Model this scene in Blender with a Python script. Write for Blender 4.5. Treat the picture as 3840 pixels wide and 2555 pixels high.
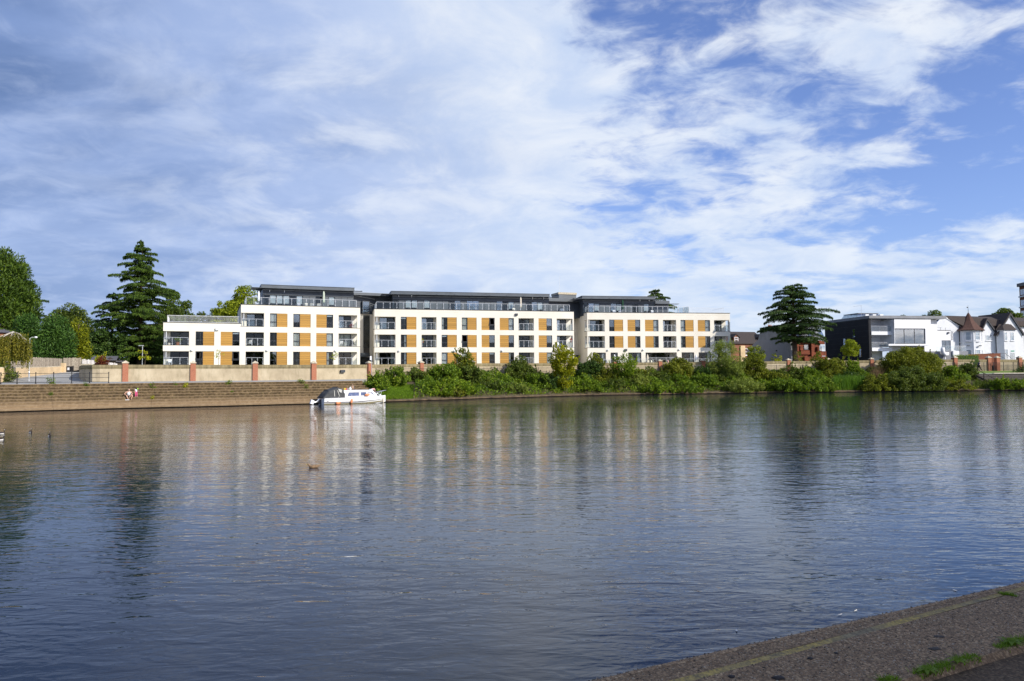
import bpy, bmesh, math, random
import numpy as np
from mathutils import Matrix, Vector

for o in list(bpy.data.objects):
    bpy.data.objects.remove(o, do_unlink=True)
SC = bpy.context.scene
COL = SC.collection
rnd = random.Random(7)
R_ = math.radians

# ------------------------------------------------------------------ camera
F, EYE = 2800.0, 3.0                      # focal length in photo pixels, eye height above the water
PITCH = math.atan((1411 - 1277.5) / F)
ROLL = 0.0079
_fw = np.array([0, math.cos(PITCH), math.sin(PITCH)])
_r0 = np.array([1.0, 0, 0]); _u0 = np.array([0, -math.sin(PITCH), math.cos(PITCH)])
_rt = _r0 * math.cos(ROLL) - _u0 * math.sin(ROLL)
_up = _u0 * math.cos(ROLL) + _r0 * math.sin(ROLL)
cam = bpy.data.cameras.new('camera'); camo = bpy.data.objects.new('camera', cam); COL.objects.link(camo)
cam.sensor_width = 36; cam.sensor_fit = 'HORIZONTAL'; cam.lens = 36 * F / 3840
cam.clip_start = 0.1; cam.clip_end = 6000
camo.matrix_world = Matrix(((_rt[0], _up[0], -_fw[0], 0), (_rt[1], _up[1], -_fw[1], 0), (_rt[2], _up[2], -_fw[2], EYE), (0, 0, 0, 1)))
SC.camera = camo

# ------------------------------------------------------------------ sun, sky, exposure
SUN_AZ, SUN_EL = 55.0, 29.0              # degrees right of straight behind the camera, above the horizon
sd = Vector((math.sin(R_(SUN_AZ)) * math.cos(R_(SUN_EL)), -math.cos(R_(SUN_AZ)) * math.cos(R_(SUN_EL)), math.sin(R_(SUN_EL))))
sl = bpy.data.lights.new('sun', 'SUN'); sl.energy = 5.0; sl.angle = R_(0.53); sl.color = (1.0, 0.93, 0.80)
so = bpy.data.objects.new('sun', sl); COL.objects.link(so)
so.rotation_euler = sd.to_track_quat('Z', 'Y').to_euler(); so.location = (20, -30, 60)
SC.view_settings.view_transform = 'Standard'; SC.view_settings.look = 'None'
SC.view_settings.gamma = 1.0; SC.view_settings.use_curve_mapping = False
SC.view_settings.exposure = 0.0

world = bpy.data.worlds.new('World'); SC.world = world; world.use_nodes = True
OFF1 = (6.6, 9.7, 0)
def build_sky():
    nt = world.node_tree; N = nt.nodes; L = nt.links
    N.clear()
    def n(t, **k):
        x = N.new(t)
        for a, b in k.items(): setattr(x, a, b)
        return x
    def val(x, s, v):
        x.inputs[s].default_value = v
    def math_(op, a, b=None, c=None, clamp=False):
        m = n('ShaderNodeMath', operation=op); m.use_clamp = clamp
        for i, q in enumerate((a, b, c)):
            if q is None: continue
            if isinstance(q, (int, float)): m.inputs[i].default_value = q
            else: L.new(q, m.inputs[i])
        return m.outputs[0]
    def sstep(x, a, b):
        m = n('ShaderNodeMapRange', interpolation_type='SMOOTHSTEP')
        L.new(x, m.inputs[0]); val(m, 1, a); val(m, 2, b); val(m, 3, 0.0); val(m, 4, 1.0)
        return m.outputs[0]
    def mixc(f, a, b):
        m = n('ShaderNodeMix', data_type='RGBA')
        if isinstance(f, (int, float)): m.inputs[0].default_value = f
        else: L.new(f, m.inputs[0])
        for i, q in ((6, a), (7, b)):
            if isinstance(q, tuple): m.inputs[i].default_value = (*q, 1)
            else: L.new(q, m.inputs[i])
        return m.outputs[2]
    tc = n('ShaderNodeTexCoord'); sep = n('ShaderNodeSeparateXYZ'); L.new(tc.outputs['Generated'], sep.inputs[0])
    X, Y, Z = sep.outputs
    zz = math_('ADD', math_('MAXIMUM', Z, 0.0), 0.22)
    U = math_('DIVIDE', X, zz); V = math_('DIVIDE', Y, zz)
    cmb = n('ShaderNodeCombineXYZ'); L.new(U, cmb.inputs[0]); L.new(V, cmb.inputs[1]); plane = cmb.outputs[0]
    def noise(scale, detail=6, rough=0.55, dist=0.0, mp=None, off=(0, 0, 0)):
        mpn = n('ShaderNodeMapping'); L.new(plane, mpn.inputs[0])
        mpn.inputs['Location'].default_value = off
        if mp: mpn.inputs['Rotation'].default_value = (0, 0, mp[0]); mpn.inputs['Scale'].default_value = (mp[1], mp[2], 1)
        t = n('ShaderNodeTexNoise'); L.new(mpn.outputs[0], t.inputs['Vector'])
        val(t, 'Scale', scale); val(t, 'Detail', detail); val(t, 'Roughness', rough); val(t, 'Distortion', dist)
        return t.outputs['Fac']
    sky = n('ShaderNodeTexSky', sky_type='NISHITA'); sky.sun_disc = False
    sky.sun_elevation = R_(SUN_EL); sky.sun_rotation = R_(180 - SUN_AZ)
    sky.air_density = 1.0; sky.dust_density = 0.6; sky.ozone_density = 2.5
    wb = n('ShaderNodeMix', data_type='RGBA', blend_type='MULTIPLY'); wb.inputs[0].default_value = 1.0; L.new(sky.outputs[0], wb.inputs[6]); wb.inputs[7].default_value = (1.36, 1.38, 1.84, 1)   # the camera's cool white balance
    blue = wb.outputs[2]
    K = 1.0 / 0.1                       # cloud colours are written as they should show, the Background strength is 0.1
    # azimuth measure: -0.65 at the left edge of the picture, +0.65 at the right
    wob = noise(0.8, 3, off=(3, 1, 0))
    az = math_('ADD', n_az(math_, X, Y), math_('MULTIPLY', math_('SUBTRACT', wob, 0.5), 0.5))
    left = math_('SUBTRACT', 1.0, sstep(az, -0.34, 0.06))          # 1 where the grey sheet of cloud is closed
    closed = math_('SUBTRACT', 1.0, sstep(az, -0.14, 0.20))
    far_left = math_('MULTIPLY', math_('SUBTRACT', 1.0, sstep(az, -0.75, -0.15)), math_('ADD', 0.40, math_('MULTIPLY', sstep(Z, 0.1, 0.42), 0.85)), clamp=True)
    # broken cloud on the right: puffs of two sizes
    c1 = noise(1.9, 6, 0.55, 0.3, mp=(0.5, 1.0, 1.15), off=OFF1)
    c2 = noise(7.5, 9, 0.60, 0.4, mp=(0.5, 1.0, 1.25), off=(7.1, 2.2, 0))
    cc = math_('ADD', math_('MULTIPLY', c1, 0.62), math_('MULTIPLY', c2, 0.38))
    thr = math_('SUBTRACT', 0.486, math_('MULTIPLY', closed, 0.28))
    thr = math_('ADD', thr, math_('MULTIPLY', sstep(az, 0.30, 0.75), 0.04))
    low = math_('SUBTRACT', 1.0, sstep(Z, 0.02, 0.28))              # haze and stacked cloud towards the horizon
    thr = math_('SUBTRACT', thr, math_('MULTIPLY', low, 0.055))
    d = math_('SUBTRACT', cc, thr)
    dens = sstep(d, -0.065, 0.095)
    # cloud colours
    streak = noise(1.5, 6, 0.55, 0.4, mp=(-0.45, 0.8, 1.5), off=(0.4, 0.2, 0))
    puff = noise(3.6, 9, 0.6, 0.4, off=(2.0, 8.0, 0))
    mott = noise(6.5, 8, 0.6, 0.5, mp=(-0.3, 1.0, 1.0), off=(5.3, 1.9, 0))
    grey = mixc(sstep(streak, 0.34, 0.66), (0.30, 0.42, 0.71), (0.47, 0.59, 0.87))
    dark = mixc(sstep(streak, 0.32, 0.68), (0.115, 0.195, 0.40), (0.27, 0.385, 0.68))
    grey = mixc(far_left, grey, dark)
    grey = mixc(math_('MULTIPLY', sstep(mott, 0.42, 0.72), 0.38), grey, (0.60, 0.70, 0.93))
    white = mixc(sstep(puff, 0.30, 0.70), (0.60, 0.72, 0.94), (0.88, 0.93, 1.0))
    glow = sstep(puff, 0.44, 0.68)
    ccol = mixc(left, white, grey)
    mid = math_('MULTIPLY', sstep(az, -0.60, -0.10), math_('MULTIPLY', left, glow))
    ccol = mixc(math_('MULTIPLY', mid, 0.85), ccol, (0.88, 0.93, 1.0))
    hor = math_('MULTIPLY', low, math_('SUBTRACT', 1.0, math_('MULTIPLY', left, 0.85)))
    ccol = mixc(math_('MULTIPLY', hor, 0.40), ccol, (0.66, 0.79, 0.98))
    sc_ = n('ShaderNodeVectorMath', operation='SCALE'); L.new(ccol, sc_.inputs[0]); sc_.inputs['Scale'].default_value = K
    up = sstep(Z, -0.02, 0.03)
    final = mixc(math_('MULTIPLY', dens, math_('MULTIPLY', up, 0.93)), blue, sc_.outputs[0])
    bg = n('ShaderNodeBackground'); L.new(final, bg.inputs['Color']); val(bg, 'Strength', 0.1)
    out = n('ShaderNodeOutputWorld'); L.new(bg.outputs[0], out.inputs[0])
def n_az(math_, X, Y):
    # tangent-like azimuth that stays smooth and bounded right round the sky
    return math_('ARCTAN2', X, math_('ADD', math_('ABSOLUTE', Y), 0.0001))
build_sky()

# ------------------------------------------------------------------ picture point -> place
_C = np.array([0, 0, EYE])
def ray(px, py): return _fw + _rt * (px - 1920) / F + _up * (1277.5 - py) / F
def at(px, py, Y):
    d = ray(px, py); return Vector(_C + d * (Y / d[1]))
def gz(px, py, z):
    d = ray(px, py); return Vector(_C + d * ((z - EYE) / d[2]))
def zat(px, py, Y): return at(px, py, Y).z

# ------------------------------------------------------------------ mesh helpers
class MB:
    def __init__(s): s.v = []; s.f = []
    def quad(s, a, b, c, d):
        i = len(s.v); s.v += [tuple(a), tuple(b), tuple(c), tuple(d)]; s.f.append((i, i+1, i+2, i+3)); return s
    def tri(s, a, b, c):
        i = len(s.v); s.v += [tuple(a), tuple(b), tuple(c)]; s.f.append((i, i+1, i+2)); return s
    def box(s, x0, x1, y0, y1, z0, z1):
        i = len(s.v)
        s.v += [(x0,y0,z0),(x1,y0,z0),(x1,y1,z0),(x0,y1,z0),(x0,y0,z1),(x1,y0,z1),(x1,y1,z1),(x0,y1,z1)]
        s.f += [(i,i+3,i+2,i+1),(i+4,i+5,i+6,i+7),(i,i+1,i+5,i+4),(i+1,i+2,i+6,i+5),(i+2,i+3,i+7,i+6),(i+3,i,i+4,i+7)]
        return s
    def hexa(s, b, t):                       # bottom 4, top 4 (both counter-clockwise from above)
        i = len(s.v); s.v += [tuple(p) for p in b] + [tuple(p) for p in t]
        s.f += [(i,i+3,i+2,i+1),(i+4,i+5,i+6,i+7),(i,i+1,i+5,i+4),(i+1,i+2,i+6,i+5),(i+2,i+3,i+7,i+6),(i+3,i,i+4,i+7)]
        return s
    def prism(s, pts, a, b, axis='y'):       # outline in the plane across the axis, extruded from a to b
        n = len(pts); i = len(s.v)
        def P(p, t):
            return {'y': (p[0], t, p[1]), 'x': (t, p[0], p[1]), 'z': (p[0], p[1], t)}[axis]
        s.v += [P(p, a) for p in pts] + [P(p, b) for p in pts]
        s.f.append(tuple(range(i, i+n))); s.f.append(tuple(range(i+2*n-1, i+n-1, -1)))
        for k in range(n): s.f.append((i+k, i+n+k, i+n+(k+1) % n, i+(k+1) % n))
        return s
    def tube(s, path, rad, n=8, cap=True):
        path = [Vector(p) for p in path]
        if isinstance(rad, (int, float)): rad = [rad]*len(path)
        rings = []; prev = None
        for k, p in enumerate(path):
            t = (path[min(k+1, len(path)-1)] - path[max(k-1, 0)])
            t = t.normalized() if t.length > 1e-9 else Vector((0, 0, 1))
            if prev is None:
                a = t.cross(Vector((0, 0, 1)) if abs(t.z) < .9 else Vector((1, 0, 0))).normalized()
            else:
                a = (prev - t*prev.dot(t)).normalized()
            prev = a; b = t.cross(a); i = len(s.v)
            for q in range(n):
                w = 2*math.pi*q/n; s.v.append(tuple(p + (a*math.cos(w) + b*math.sin(w))*rad[k]))
            rings.append(i)
        for k in range(len(rings)-1):
            for q in range(n):
                s.f.append((rings[k]+q, rings[k]+(q+1) % n, rings[k+1]+(q+1) % n, rings[k+1]+q))
        if cap:
            s.f.append(tuple(rings[0]+q for q in range(n-1, -1, -1))); s.f.append(tuple(rings[-1]+q for q in range(n)))
        return s
    def lathe(s, prof, c=(0, 0, 0), n=12, sy=1.0):
        rings = []
        for r, z in prof:
            i = len(s.v)
            for q in range(n):
                w = 2*math.pi*q/n; s.v.append((c[0]+r*math.cos(w), c[1]+r*sy*math.sin(w), c[2]+z))
            rings.append(i)
        for k in range(len(rings)-1):
            for q in range(n): s.f.append((rings[k]+q, rings[k]+(q+1) % n, rings[k+1]+(q+1) % n, rings[k+1]+q))
        s.f.append(tuple(rings[0]+q for q in range(n-1, -1, -1))); s.f.append(tuple(rings[-1]+q for q in range(n)))
        return s
    def loft(s, secs, close=False, caps=True):
        n = len(secs[0]); base = len(s.v)
        for sec in secs: s.v += [tuple(p) for p in sec]
        for k in range(len(secs)-1):
            for q in range(n if close else n-1):
                s.f.append((base+k*n+q, base+k*n+(q+1) % n, base+(k+1)*n+(q+1) % n, base+(k+1)*n+q))
        if caps:
            s.f.append(tuple(base+q for q in range(n-1, -1, -1))); s.f.append(tuple(base+(len(secs)-1)*n+q for q in range(n)))
        return s
    def mesh(s, name, m, smooth=False):
        me = bpy.data.meshes.new(name); me.from_pydata(s.v, [], s.f); me.update()
        if m: me.materials.append(m)
        if smooth: me.shade_smooth()
        return me
    def build(s, name, m, parent=None, loc=None, rot=None, smooth=False):
        return link(name, s.mesh(name, m, smooth), parent, loc, rot)
def link(name, me, parent=None, loc=None, rot=None):
    o = bpy.data.objects.new(name, me); COL.objects.link(o)
    if parent: o.parent = parent
    if loc is not None: o.location = loc
    if rot is not None: o.rotation_euler = rot if hasattr(rot, '__len__') else (0, 0, rot)
    return o
def tag(o, label, cat, group=None):
    o['label'] = label; o['category'] = cat
    if group: o['group'] = group
    return o
def thing(name, label, cat, loc=(0, 0, 0), rz=0.0, group=None):
    o = bpy.data.objects.new(name, None); COL.objects.link(o); o.empty_display_size = 0.3
    o.location = loc; o.rotation_euler = (0, 0, rz)
    return tag(o, label, cat, group)
def struct(o): o['kind'] = 'structure'; return o
def stuff(o): o['kind'] = 'stuff'; return o
def np_mesh(name, V, Fq, m, smooth=False):
    """V (n,3) float, Fq (k,4) int quads"""
    me = bpy.data.meshes.new(name); nv, nf = len(V), len(Fq); w = Fq.shape[1]
    me.vertices.add(nv); me.vertices.foreach_set('co', np.ascontiguousarray(V, dtype=np.float32).ravel())
    me.loops.add(nf*w); me.loops.foreach_set('vertex_index', np.ascontiguousarray(Fq, dtype=np.int32).ravel())
    me.polygons.add(nf); me.polygons.foreach_set('loop_start', np.arange(0, nf*w, w, dtype=np.int32))
    me.polygons.foreach_set('loop_total', np.full(nf, w, dtype=np.int32))
    me.update(calc_edges=True); me.materials.append(m)
    if smooth: me.shade_smooth()
    return me

# ------------------------------------------------------------------ materials
def ramp(nt, src, stops):
    r = nt.nodes.new('ShaderNodeValToRGB'); nt.links.new(src, r.inputs[0])
    e = r.color_ramp.elements
    while len(e) < len(stops): e.new(0.5)
    for i, (p, c) in enumerate(stops): e[i].position = p; e[i].color = (*c, 1)
    return r.outputs[0]
class MT:
    def __init__(s, name, base=(.5, .5, .5), rough=.8, metal=0.0, spec=.5, ior=None):
        s.m = bpy.data.materials.new(name); s.m.use_nodes = True; s.nt = s.m.node_tree
        s.b = s.nt.nodes['Principled BSDF']; s.out = s.nt.nodes['Material Output']
        s.b.inputs['Base Color'].default_value = (*base, 1); s.b.inputs['Roughness'].default_value = rough
        s.b.inputs['Metallic'].default_value = metal; s.b.inputs['Specular IOR Level'].default_value = spec
        if ior: s.b.inputs['IOR'].default_value = ior
        s.tc = None
    def co(s, kind='Object'):
        if not s.tc: s.tc = s.nt.nodes.new('ShaderNodeTexCoord')
        return s.tc.outputs[kind]
    def geo(s): return s.nt.nodes.new('ShaderNodeNewGeometry')
    def noise(s, scale, detail=4, rough=.55, sc=None, vec=None, dist=0, w=None):
        v = vec or s.co()
        if sc:
            mp = s.nt.nodes.new('ShaderNodeMapping'); mp.inputs['Scale'].default_value = sc; s.nt.links.new(v, mp.inputs[0]); v = mp.outputs[0]
        t = s.nt.nodes.new('ShaderNodeTexNoise'); s.nt.links.new(v, t.inputs['Vector'])
        t.inputs['Scale'].default_value = scale; t.inputs['Detail'].default_value = detail; t.inputs['Roughness'].default_value = rough
        t.inputs['Distortion'].default_value = dist
        return t.outputs['Fac']
    def ramp(s, src, *stops): return ramp(s.nt, src, stops)
    def math(s, op, a, b=None, clamp=False):
        m = s.nt.nodes.new('ShaderNodeMath'); m.operation = op; m.use_clamp = clamp
        for i, q in enumerate((a, b)):
            if q is None: continue
            if isinstance(q, (int, float)): m.inputs[i].default_value = q
            else: s.nt.links.new(q, m.inputs[i])
        return m.outputs[0]
    def mix(s, f, a, b, mode='MIX'):
        m = s.nt.nodes.new('ShaderNodeMix'); m.data_type = 'RGBA'; m.blend_type = mode
        if isinstance(f, (int, float)): m.inputs[0].default_value = f
        else: s.nt.links.new(f, m.inputs[0])
        for i, q in ((6, a), (7, b)):
            if isinstance(q, tuple): m.inputs[i].default_value = (*q, 1)
            else: s.nt.links.new(q, m.inputs[i])
        return m.outputs[2]
    def color(s, c): s.nt.links.new(c, s.b.inputs['Base Color']); return s
    def bump(s, h, strength=.3, dist=.02, normal=None):
        b = s.nt.nodes.new('ShaderNodeBump'); b.inputs['Strength'].default_value = strength; b.inputs['Distance'].default_value = dist
        s.nt.links.new(h, b.inputs['Height'])
        if normal: s.nt.links.new(normal, b.inputs['Normal'])
        s.nt.links.new(b.outputs[0], s.b.inputs['Normal']); return b.outputs[0]
def simple(name, c, rough=.6, metal=0, var=.12, scale=6, spec=.5):
    t = MT(name, c, rough, metal, spec)
    n = t.noise(scale, 5)
    lo = tuple(x*(1-var) for x in c); hi = tuple(min(1, x*(1+var)) for x in c)
    t.color(t.ramp(n, (.3, lo), (.7, hi))); return t.m

def m_render():
    t = MT('cream_render', rough=.9, spec=.25)
    a = t.noise(.5, 5, .6); b = t.noise(6, 6, .7, sc=(1, 1, .12)); g = t.noise(40, 3)
    c = t.ramp(a, (.3, (.74, .70, .625)), (.7, (.80, .765, .69)))
    st = t.ramp(b, (.58, (0, 0, 0)), (.80, (1, 1, 1)))
    c = t.mix(t.math('MULTIPLY', st, .42), c, (.46, .41, .33)); pt = t.noise(.16, 4, .6); c = t.mix(t.ramp(pt, (.42, (0, 0, 0)), (.68, (.35, .35, .35))), c, (.60, .555, .47))
    t.color(c); t.bump(g, .15, .01); return t.m
def m_timber():
    t = MT('golden_timber', rough=.55, spec=.35)
    geo = t.geo()
    oi = t.nt.nodes.new('ShaderNodeObjectInfo')
    a = t.noise(3.0, 6, .6, sc=(.35, 1, 9)); b = t.noise(.7, 3)
    c = t.ramp(a, (.25, (.34, .175, .034)), (.75, (.53, .295, .062)))
    c = t.mix(t.math('MULTIPLY', b, .35), c, (.44, .235, .05))
    hs = t.nt.nodes.new('ShaderNodeHueSaturation'); t.nt.links.new(c, hs.inputs['Color'])
    v = t.math('ADD', t.math('MULTIPLY', oi.outputs['Random'], .24), .88); t.nt.links.new(v, hs.inputs['Value'])
    t.color(hs.outputs[0]); t.bump(a, .2, .01); return t.m
def m_clad(name, c):
    t = MT(name, rough=.42, metal=.0, spec=.5)
    a = t.noise(.8, 4); wv = t.nt.nodes.new('ShaderNodeTexWave'); wv.wave_type = 'BANDS'; wv.bands_direction = 'Z'
    t.nt.links.new(t.co(), wv.inputs['Vector']); wv.inputs['Scale'].default_value = .9; wv.inputs['Distortion'].default_value = 0
    t.color(t.ramp(a, (.3, tuple(x*.82 for x in c)), (.7, tuple(x*1.15 for x in c))))
    line = t.ramp(wv.outputs['Fac'], (.0, (0, 0, 0)), (.05, (1, 1, 1)))
    t.bump(line, .35, .02); return t.m
def m_glass(name, tint=(.72, .78, .80), refl=.16):
    t = MT(name); nt = t.nt
    tr = nt.nodes.new('ShaderNodeBsdfTransparent'); tr.inputs[0].default_value = (*tint, 1)
    gl = nt.nodes.new('ShaderNodeBsdfGlossy'); gl.inputs['Roughness'].default_value = .02; gl.inputs[0].default_value = (.95, .97, 1, 1)
    lw = nt.nodes.new('ShaderNodeFresnel'); lw.inputs['IOR'].default_value = 1.5
    f = t.math('ADD', t.math('MULTIPLY', lw.outputs[0], .55), refl, clamp=True)
    n = t.noise(.35, 2); bp = nt.nodes.new('ShaderNodeBump'); bp.inputs['Strength'].default_value = .12; bp.inputs['Distance'].default_value = .03
    nt.links.new(n, bp.inputs['Height']); nt.links.new(bp.outputs[0], gl.inputs['Normal'])
    mx = nt.nodes.new('ShaderNodeMixShader'); nt.links.new(f, mx.inputs[0]); nt.links.new(tr.outputs[0], mx.inputs[1]); nt.links.new(gl.outputs[0], mx.inputs[2])
    nt.links.new(mx.outputs[0], t.out.inputs[0]); return t.m
def m_concrete_wall():
    t = MT('weathered_concrete', rough=.92, spec=.2)
    a = t.noise(.35, 6, .65); b = t.noise(2.2, 6, .7, sc=(1, 1, .35)); g = t.noise(25, 4)
    sep = t.nt.nodes.new('ShaderNodeSeparateXYZ'); t.nt.links.new(t.co(), sep.inputs[0])
    c = t.ramp(a, (.3, (.36, .295, .20)), (.5, (.47, .395, .275)), (.72, (.57, .49, .355)))
    c = t.mix(t.math('MULTIPLY', t.ramp(b, (.48, (0, 0, 0)), (.72, (1, 1, 1))), .55), c, (.24, .20, .125))
    t.color(c); t.bump(g, .3, .02); return t.m
def m_coping():
    t = MT('coping_concrete', rough=.95, spec=.15)
    b = t.noise(2.5, 6, .7, sc=(1, 1, .15)); g = t.noise(18, 4)
    c = t.ramp(b, (.3, (.15, .125, .075)), (.55, (.27, .225, .13)), (.75, (.40, .34, .21)))
    t.color(c); t.bump(g, .3, .02); return t.m
def m_brick(name, c1=(.42, .14, .07), c2=(.30, .09, .05), mortar=(.42, .36, .28), scale=4.6, vec_sc=(1, 1, 1)):
    t = MT(name, rough=.9, spec=.2)
    mp = t.nt.nodes.new('ShaderNodeMapping'); t.nt.links.new(t.co(), mp.inputs[0])
    sep = t.nt.nodes.new('ShaderNodeSeparateXYZ'); t.nt.links.new(mp.outputs[0], sep.inputs[0])
    cm = t.nt.nodes.new('ShaderNodeCombineXYZ')
    t.nt.links.new(t.math('ADD', sep.outputs[0], sep.outputs[1]), cm.inputs[0]); t.nt.links.new(sep.outputs[2], cm.inputs[1])
    br = t.nt.nodes.new('ShaderNodeTexBrick'); t.nt.links.new(cm.outputs[0], br.inputs['Vector'])
    br.inputs['Color1'].default_value = (*c1, 1); br.inputs['Color2'].default_value = (*c2, 1); br.inputs['Mortar'].default_value = (*mortar, 1)
    br.inputs['Scale'].default_value = scale; br.inputs['Mortar Size'].default_value = .018
    n = t.noise(1.2, 5); t.color(t.mix(t.math('MULTIPLY', n, .35), br.outputs[0], (.22, .10, .06)))
    return t.m
def m_steps():
    t = MT('mossy_step_concrete', rough=.95, spec=.15)
    g = t.geo(); sep = t.nt.nodes.new('ShaderNodeSeparateXYZ'); t.nt.links.new(g.outputs['Normal'], sep.inputs[0])
    pos = g.outputs['Position']
    a = t.noise(.28, 5, .6, vec=pos); b = t.noise(2.6, 7, .72, vec=pos); k = t.noise(3.2, 7, .75, vec=pos); f = t.noise(30, 4, vec=pos)
    clean = t.ramp(b, (.3, (.22, .150, .088)), (.7, (.36, .265, .165)))
    moss = t.ramp(k, (.36, (.014, .010, .006)), (.48, (.050, .036, .016)), (.58, (.13, .094, .048)), (.72, (.28, .205, .115)))
    green = t.mix(t.ramp(b, (.60, (0, 0, 0)), (.72, (.6, .6, .6))), moss, (.12, .125, .018))
    amt = t.math('SUBTRACT', 1.0, t.math('ABSOLUTE', sep.outputs[2]))       # moss sits on the upright faces
    zz = t.nt.nodes.new('ShaderNodeSeparateXYZ'); t.nt.links.new(pos, zz.inputs[0])
    wet = t.nt.nodes.new('ShaderNodeMapRange'); t.nt.links.new(zz.outputs[2], wet.inputs[0]); wet.inputs[1].default_value = .35; wet.inputs[2].default_value = 1.1
    amt = t.math('MULTIPLY', amt, t.math('ADD', t.math('MULTIPLY', wet.outputs[0], .75), t.math('MULTIPLY', a, .35)), clamp=True)
    t.color(t.mix(amt, clean, green)); t.bump(k, .6, .03); return t.m
def m_asphalt(name, c, v=.2, sc=3):
    t = MT(name, rough=.9, spec=.25)
    a = t.noise(sc*.15, 5); f = t.noise(60, 3)
    cc = t.ramp(a, (.3, tuple(x*(1-v) for x in c)), (.7, tuple(x*(1+v) for x in c)))
    t.color(t.mix(.25, cc, t.ramp(f, (.3, tuple(x*.6 for x in c)), (.7, tuple(x*1.5 for x in c))))); t.bump(f, .3, .01); return t.m
def leafmat(name, dark, light, hi=None, trans=.35, rough=.55, clump=.35, spec=.25):
    k_ = (2.45, 2.05, 1.15); dark, light, hi = (tuple(min(.6, a*b) for a, b in zip(c_, k_)) if c_ else None for c_ in (dark, light, hi))
    t = MT(name, rough=rough, spec=spec)
    g = t.geo(); isl = g.outputs['Random Per Island']
    n = t.noise(clump, 4, .6, vec=g.outputs['Position'])
    f = t.math('ADD', t.math('MULTIPLY', isl, .55), t.math('MULTIPLY', n, .45))
    hi = hi or tuple(x*1.25 for x in light)
    c = t.ramp(f, (.24, tuple(x*.55 for x in dark)), (.52, tuple((a+b)/2 for a, b in zip(dark, light))), (.72, light), (.93, hi))
    t.color(c)
    tl = t.nt.nodes.new('ShaderNodeBsdfTranslucent'); t.nt.links.new(t.mix(.5, c, (light[0]*1.2, light[1]*1.25, light[2]*.6)), tl.inputs[0])
    mx = t.nt.nodes.new('ShaderNodeMixShader'); mx.inputs[0].default_value = trans
    t.nt.links.new(t.b.outputs[0], mx.inputs[1]); t.nt.links.new(tl.outputs[0], mx.inputs[2]); t.nt.links.new(mx.outputs[0], t.out.inputs[0])
    return t.m
def m_bark(name, c):
    t = MT(name, rough=.95, spec=.15); a = t.noise(4, 6, .7, sc=(1, 1, .2))
    t.color(t.ramp(a, (.3, tuple(x*.5 for x in c)), (.7, tuple(x*1.3 for x in c)))); t.bump(a, .6, .05); return t.m

M = {}
M['render'] = m_render(); M['timber'] = m_timber()
M['clad'] = m_clad('dark_grey_cladding', (.045, .058, .078)); M['clad_light'] = m_clad('mid_grey_cladding', (.088, .104, .122))
M['frame'] = simple('charcoal_frame', (.028, .034, .046), .45, 0, .1)
M['steel'] = simple('brushed_steel', (.62, .64, .66), .32, .55, .08, 12)
M['white_metal'] = simple('white_painted_metal', (.74, .76, .78), .45, 0, .06)
M['glass'] = m_glass('window_glass', (.88, .91, .92), .0); M['glass_clear'] = m_glass('clear_glass', (.93, .955, .955), .0)
M['glass_sky'] = m_glass('reflective_glass', (.70, .76, .80), .15)
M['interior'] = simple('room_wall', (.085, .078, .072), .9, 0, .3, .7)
M['curtain'] = simple('white_curtain', (.80, .79, .76), .9, 0, .08, 14)
M['blind'] = simple('white_blind', (.80, .82, .84), .8, 0, .04)
M['stripe'] = simple('pale_curtain', (.72, .70, .62), .9, 0, .2, 20)
M['concrete'] = m_concrete_wall(); M['coping'] = m_coping()
M['brick'] = m_brick('red_brick', (.44, .155, .085), (.36, .11, .06), (.40, .29, .21)); M['brick_dark'] = m_brick('dark_red_brick', (.21, .065, .035), (.15, .045, .03), (.19, .12, .08))
M['brick_house'] = m_brick('house_brick', (.30, .115, .065), (.22, .08, .05), (.28, .2, .15), 2.2)
M['cap'] = simple('stone_cap', (.50, .44, .33), .95, 0, .35, 5)
M['steps'] = m_steps(); M['tarmac'] = m_asphalt('pale_tarmac', (.33, .33, .32)); M['asphalt'] = m_asphalt('dark_asphalt', (.055, .050, .050))
M['black'] = simple('black_paint', (.012, .012, .014), .45, 0, .2)
M['white_wall'] = simple('white_painted_wall', (.66, .68, .72), .85, 0, .05, 1.5)
M['white_plain'] = simple('white_plaster', (.74, .75, .78), .8, 0, .03, 1.2)
M['slate'] = simple('slate_roof', (.10, .10, .12), .8, 0, .35, 7)
M['tile_brown'] = simple('brown_roof_tile', (.052, .040, .036), .9, 0, .45, 9)
M['tile_red'] = simple('red_brown_roof_tile', (.092, .046, .034), .9, 0, .5, 8)
M['corten'] = simple('rusted_steel', (.17, .042, .018), .85, .1, .45, 2.2)
M['zinc'] = m_clad('zinc_grey', (.17, .18, .20))
M['zinc_wall'] = simple('grey_wall_render', (.23, .235, .26), .85, 0, .06, 2)
M['gravel_grey'] = m_clad('slate_black_panel', (.022, .023, .027))
for _n in M['gravel_grey'].node_tree.nodes:
    if _n.type == 'BSDF_PRINCIPLED': _n.inputs['Specular IOR Level'].default_value = .15; _n.inputs['Roughness'].default_value = .7
M['wood_fence'] = simple('grey_fence_board', (.30, .255, .20), .9, 0, .35, 5)
M['wood_pale'] = simple('pale_fence_board', (.55, .52, .50), .9, 0, .25, 5)
M['wood_dark'] = simple('dark_timber', (.045, .035, .028), .85, 0, .4, 4)
M['beige'] = simple('beige_render', (.60, .45, .27), .9, 0, .16, .9)
M['bark'] = m_bark('brown_bark', (.085, .062, .042)); M['bark_grey'] = m_bark('grey_bark', (.13, .105, .085)); M['bark_white'] = m_bark('birch_bark', (.55, .50, .44))
M['l_cedar'] = leafmat('cedar_needles', (.012, .034, .012), (.056, .108, .026), (.110, .175, .042), .25)
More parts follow.
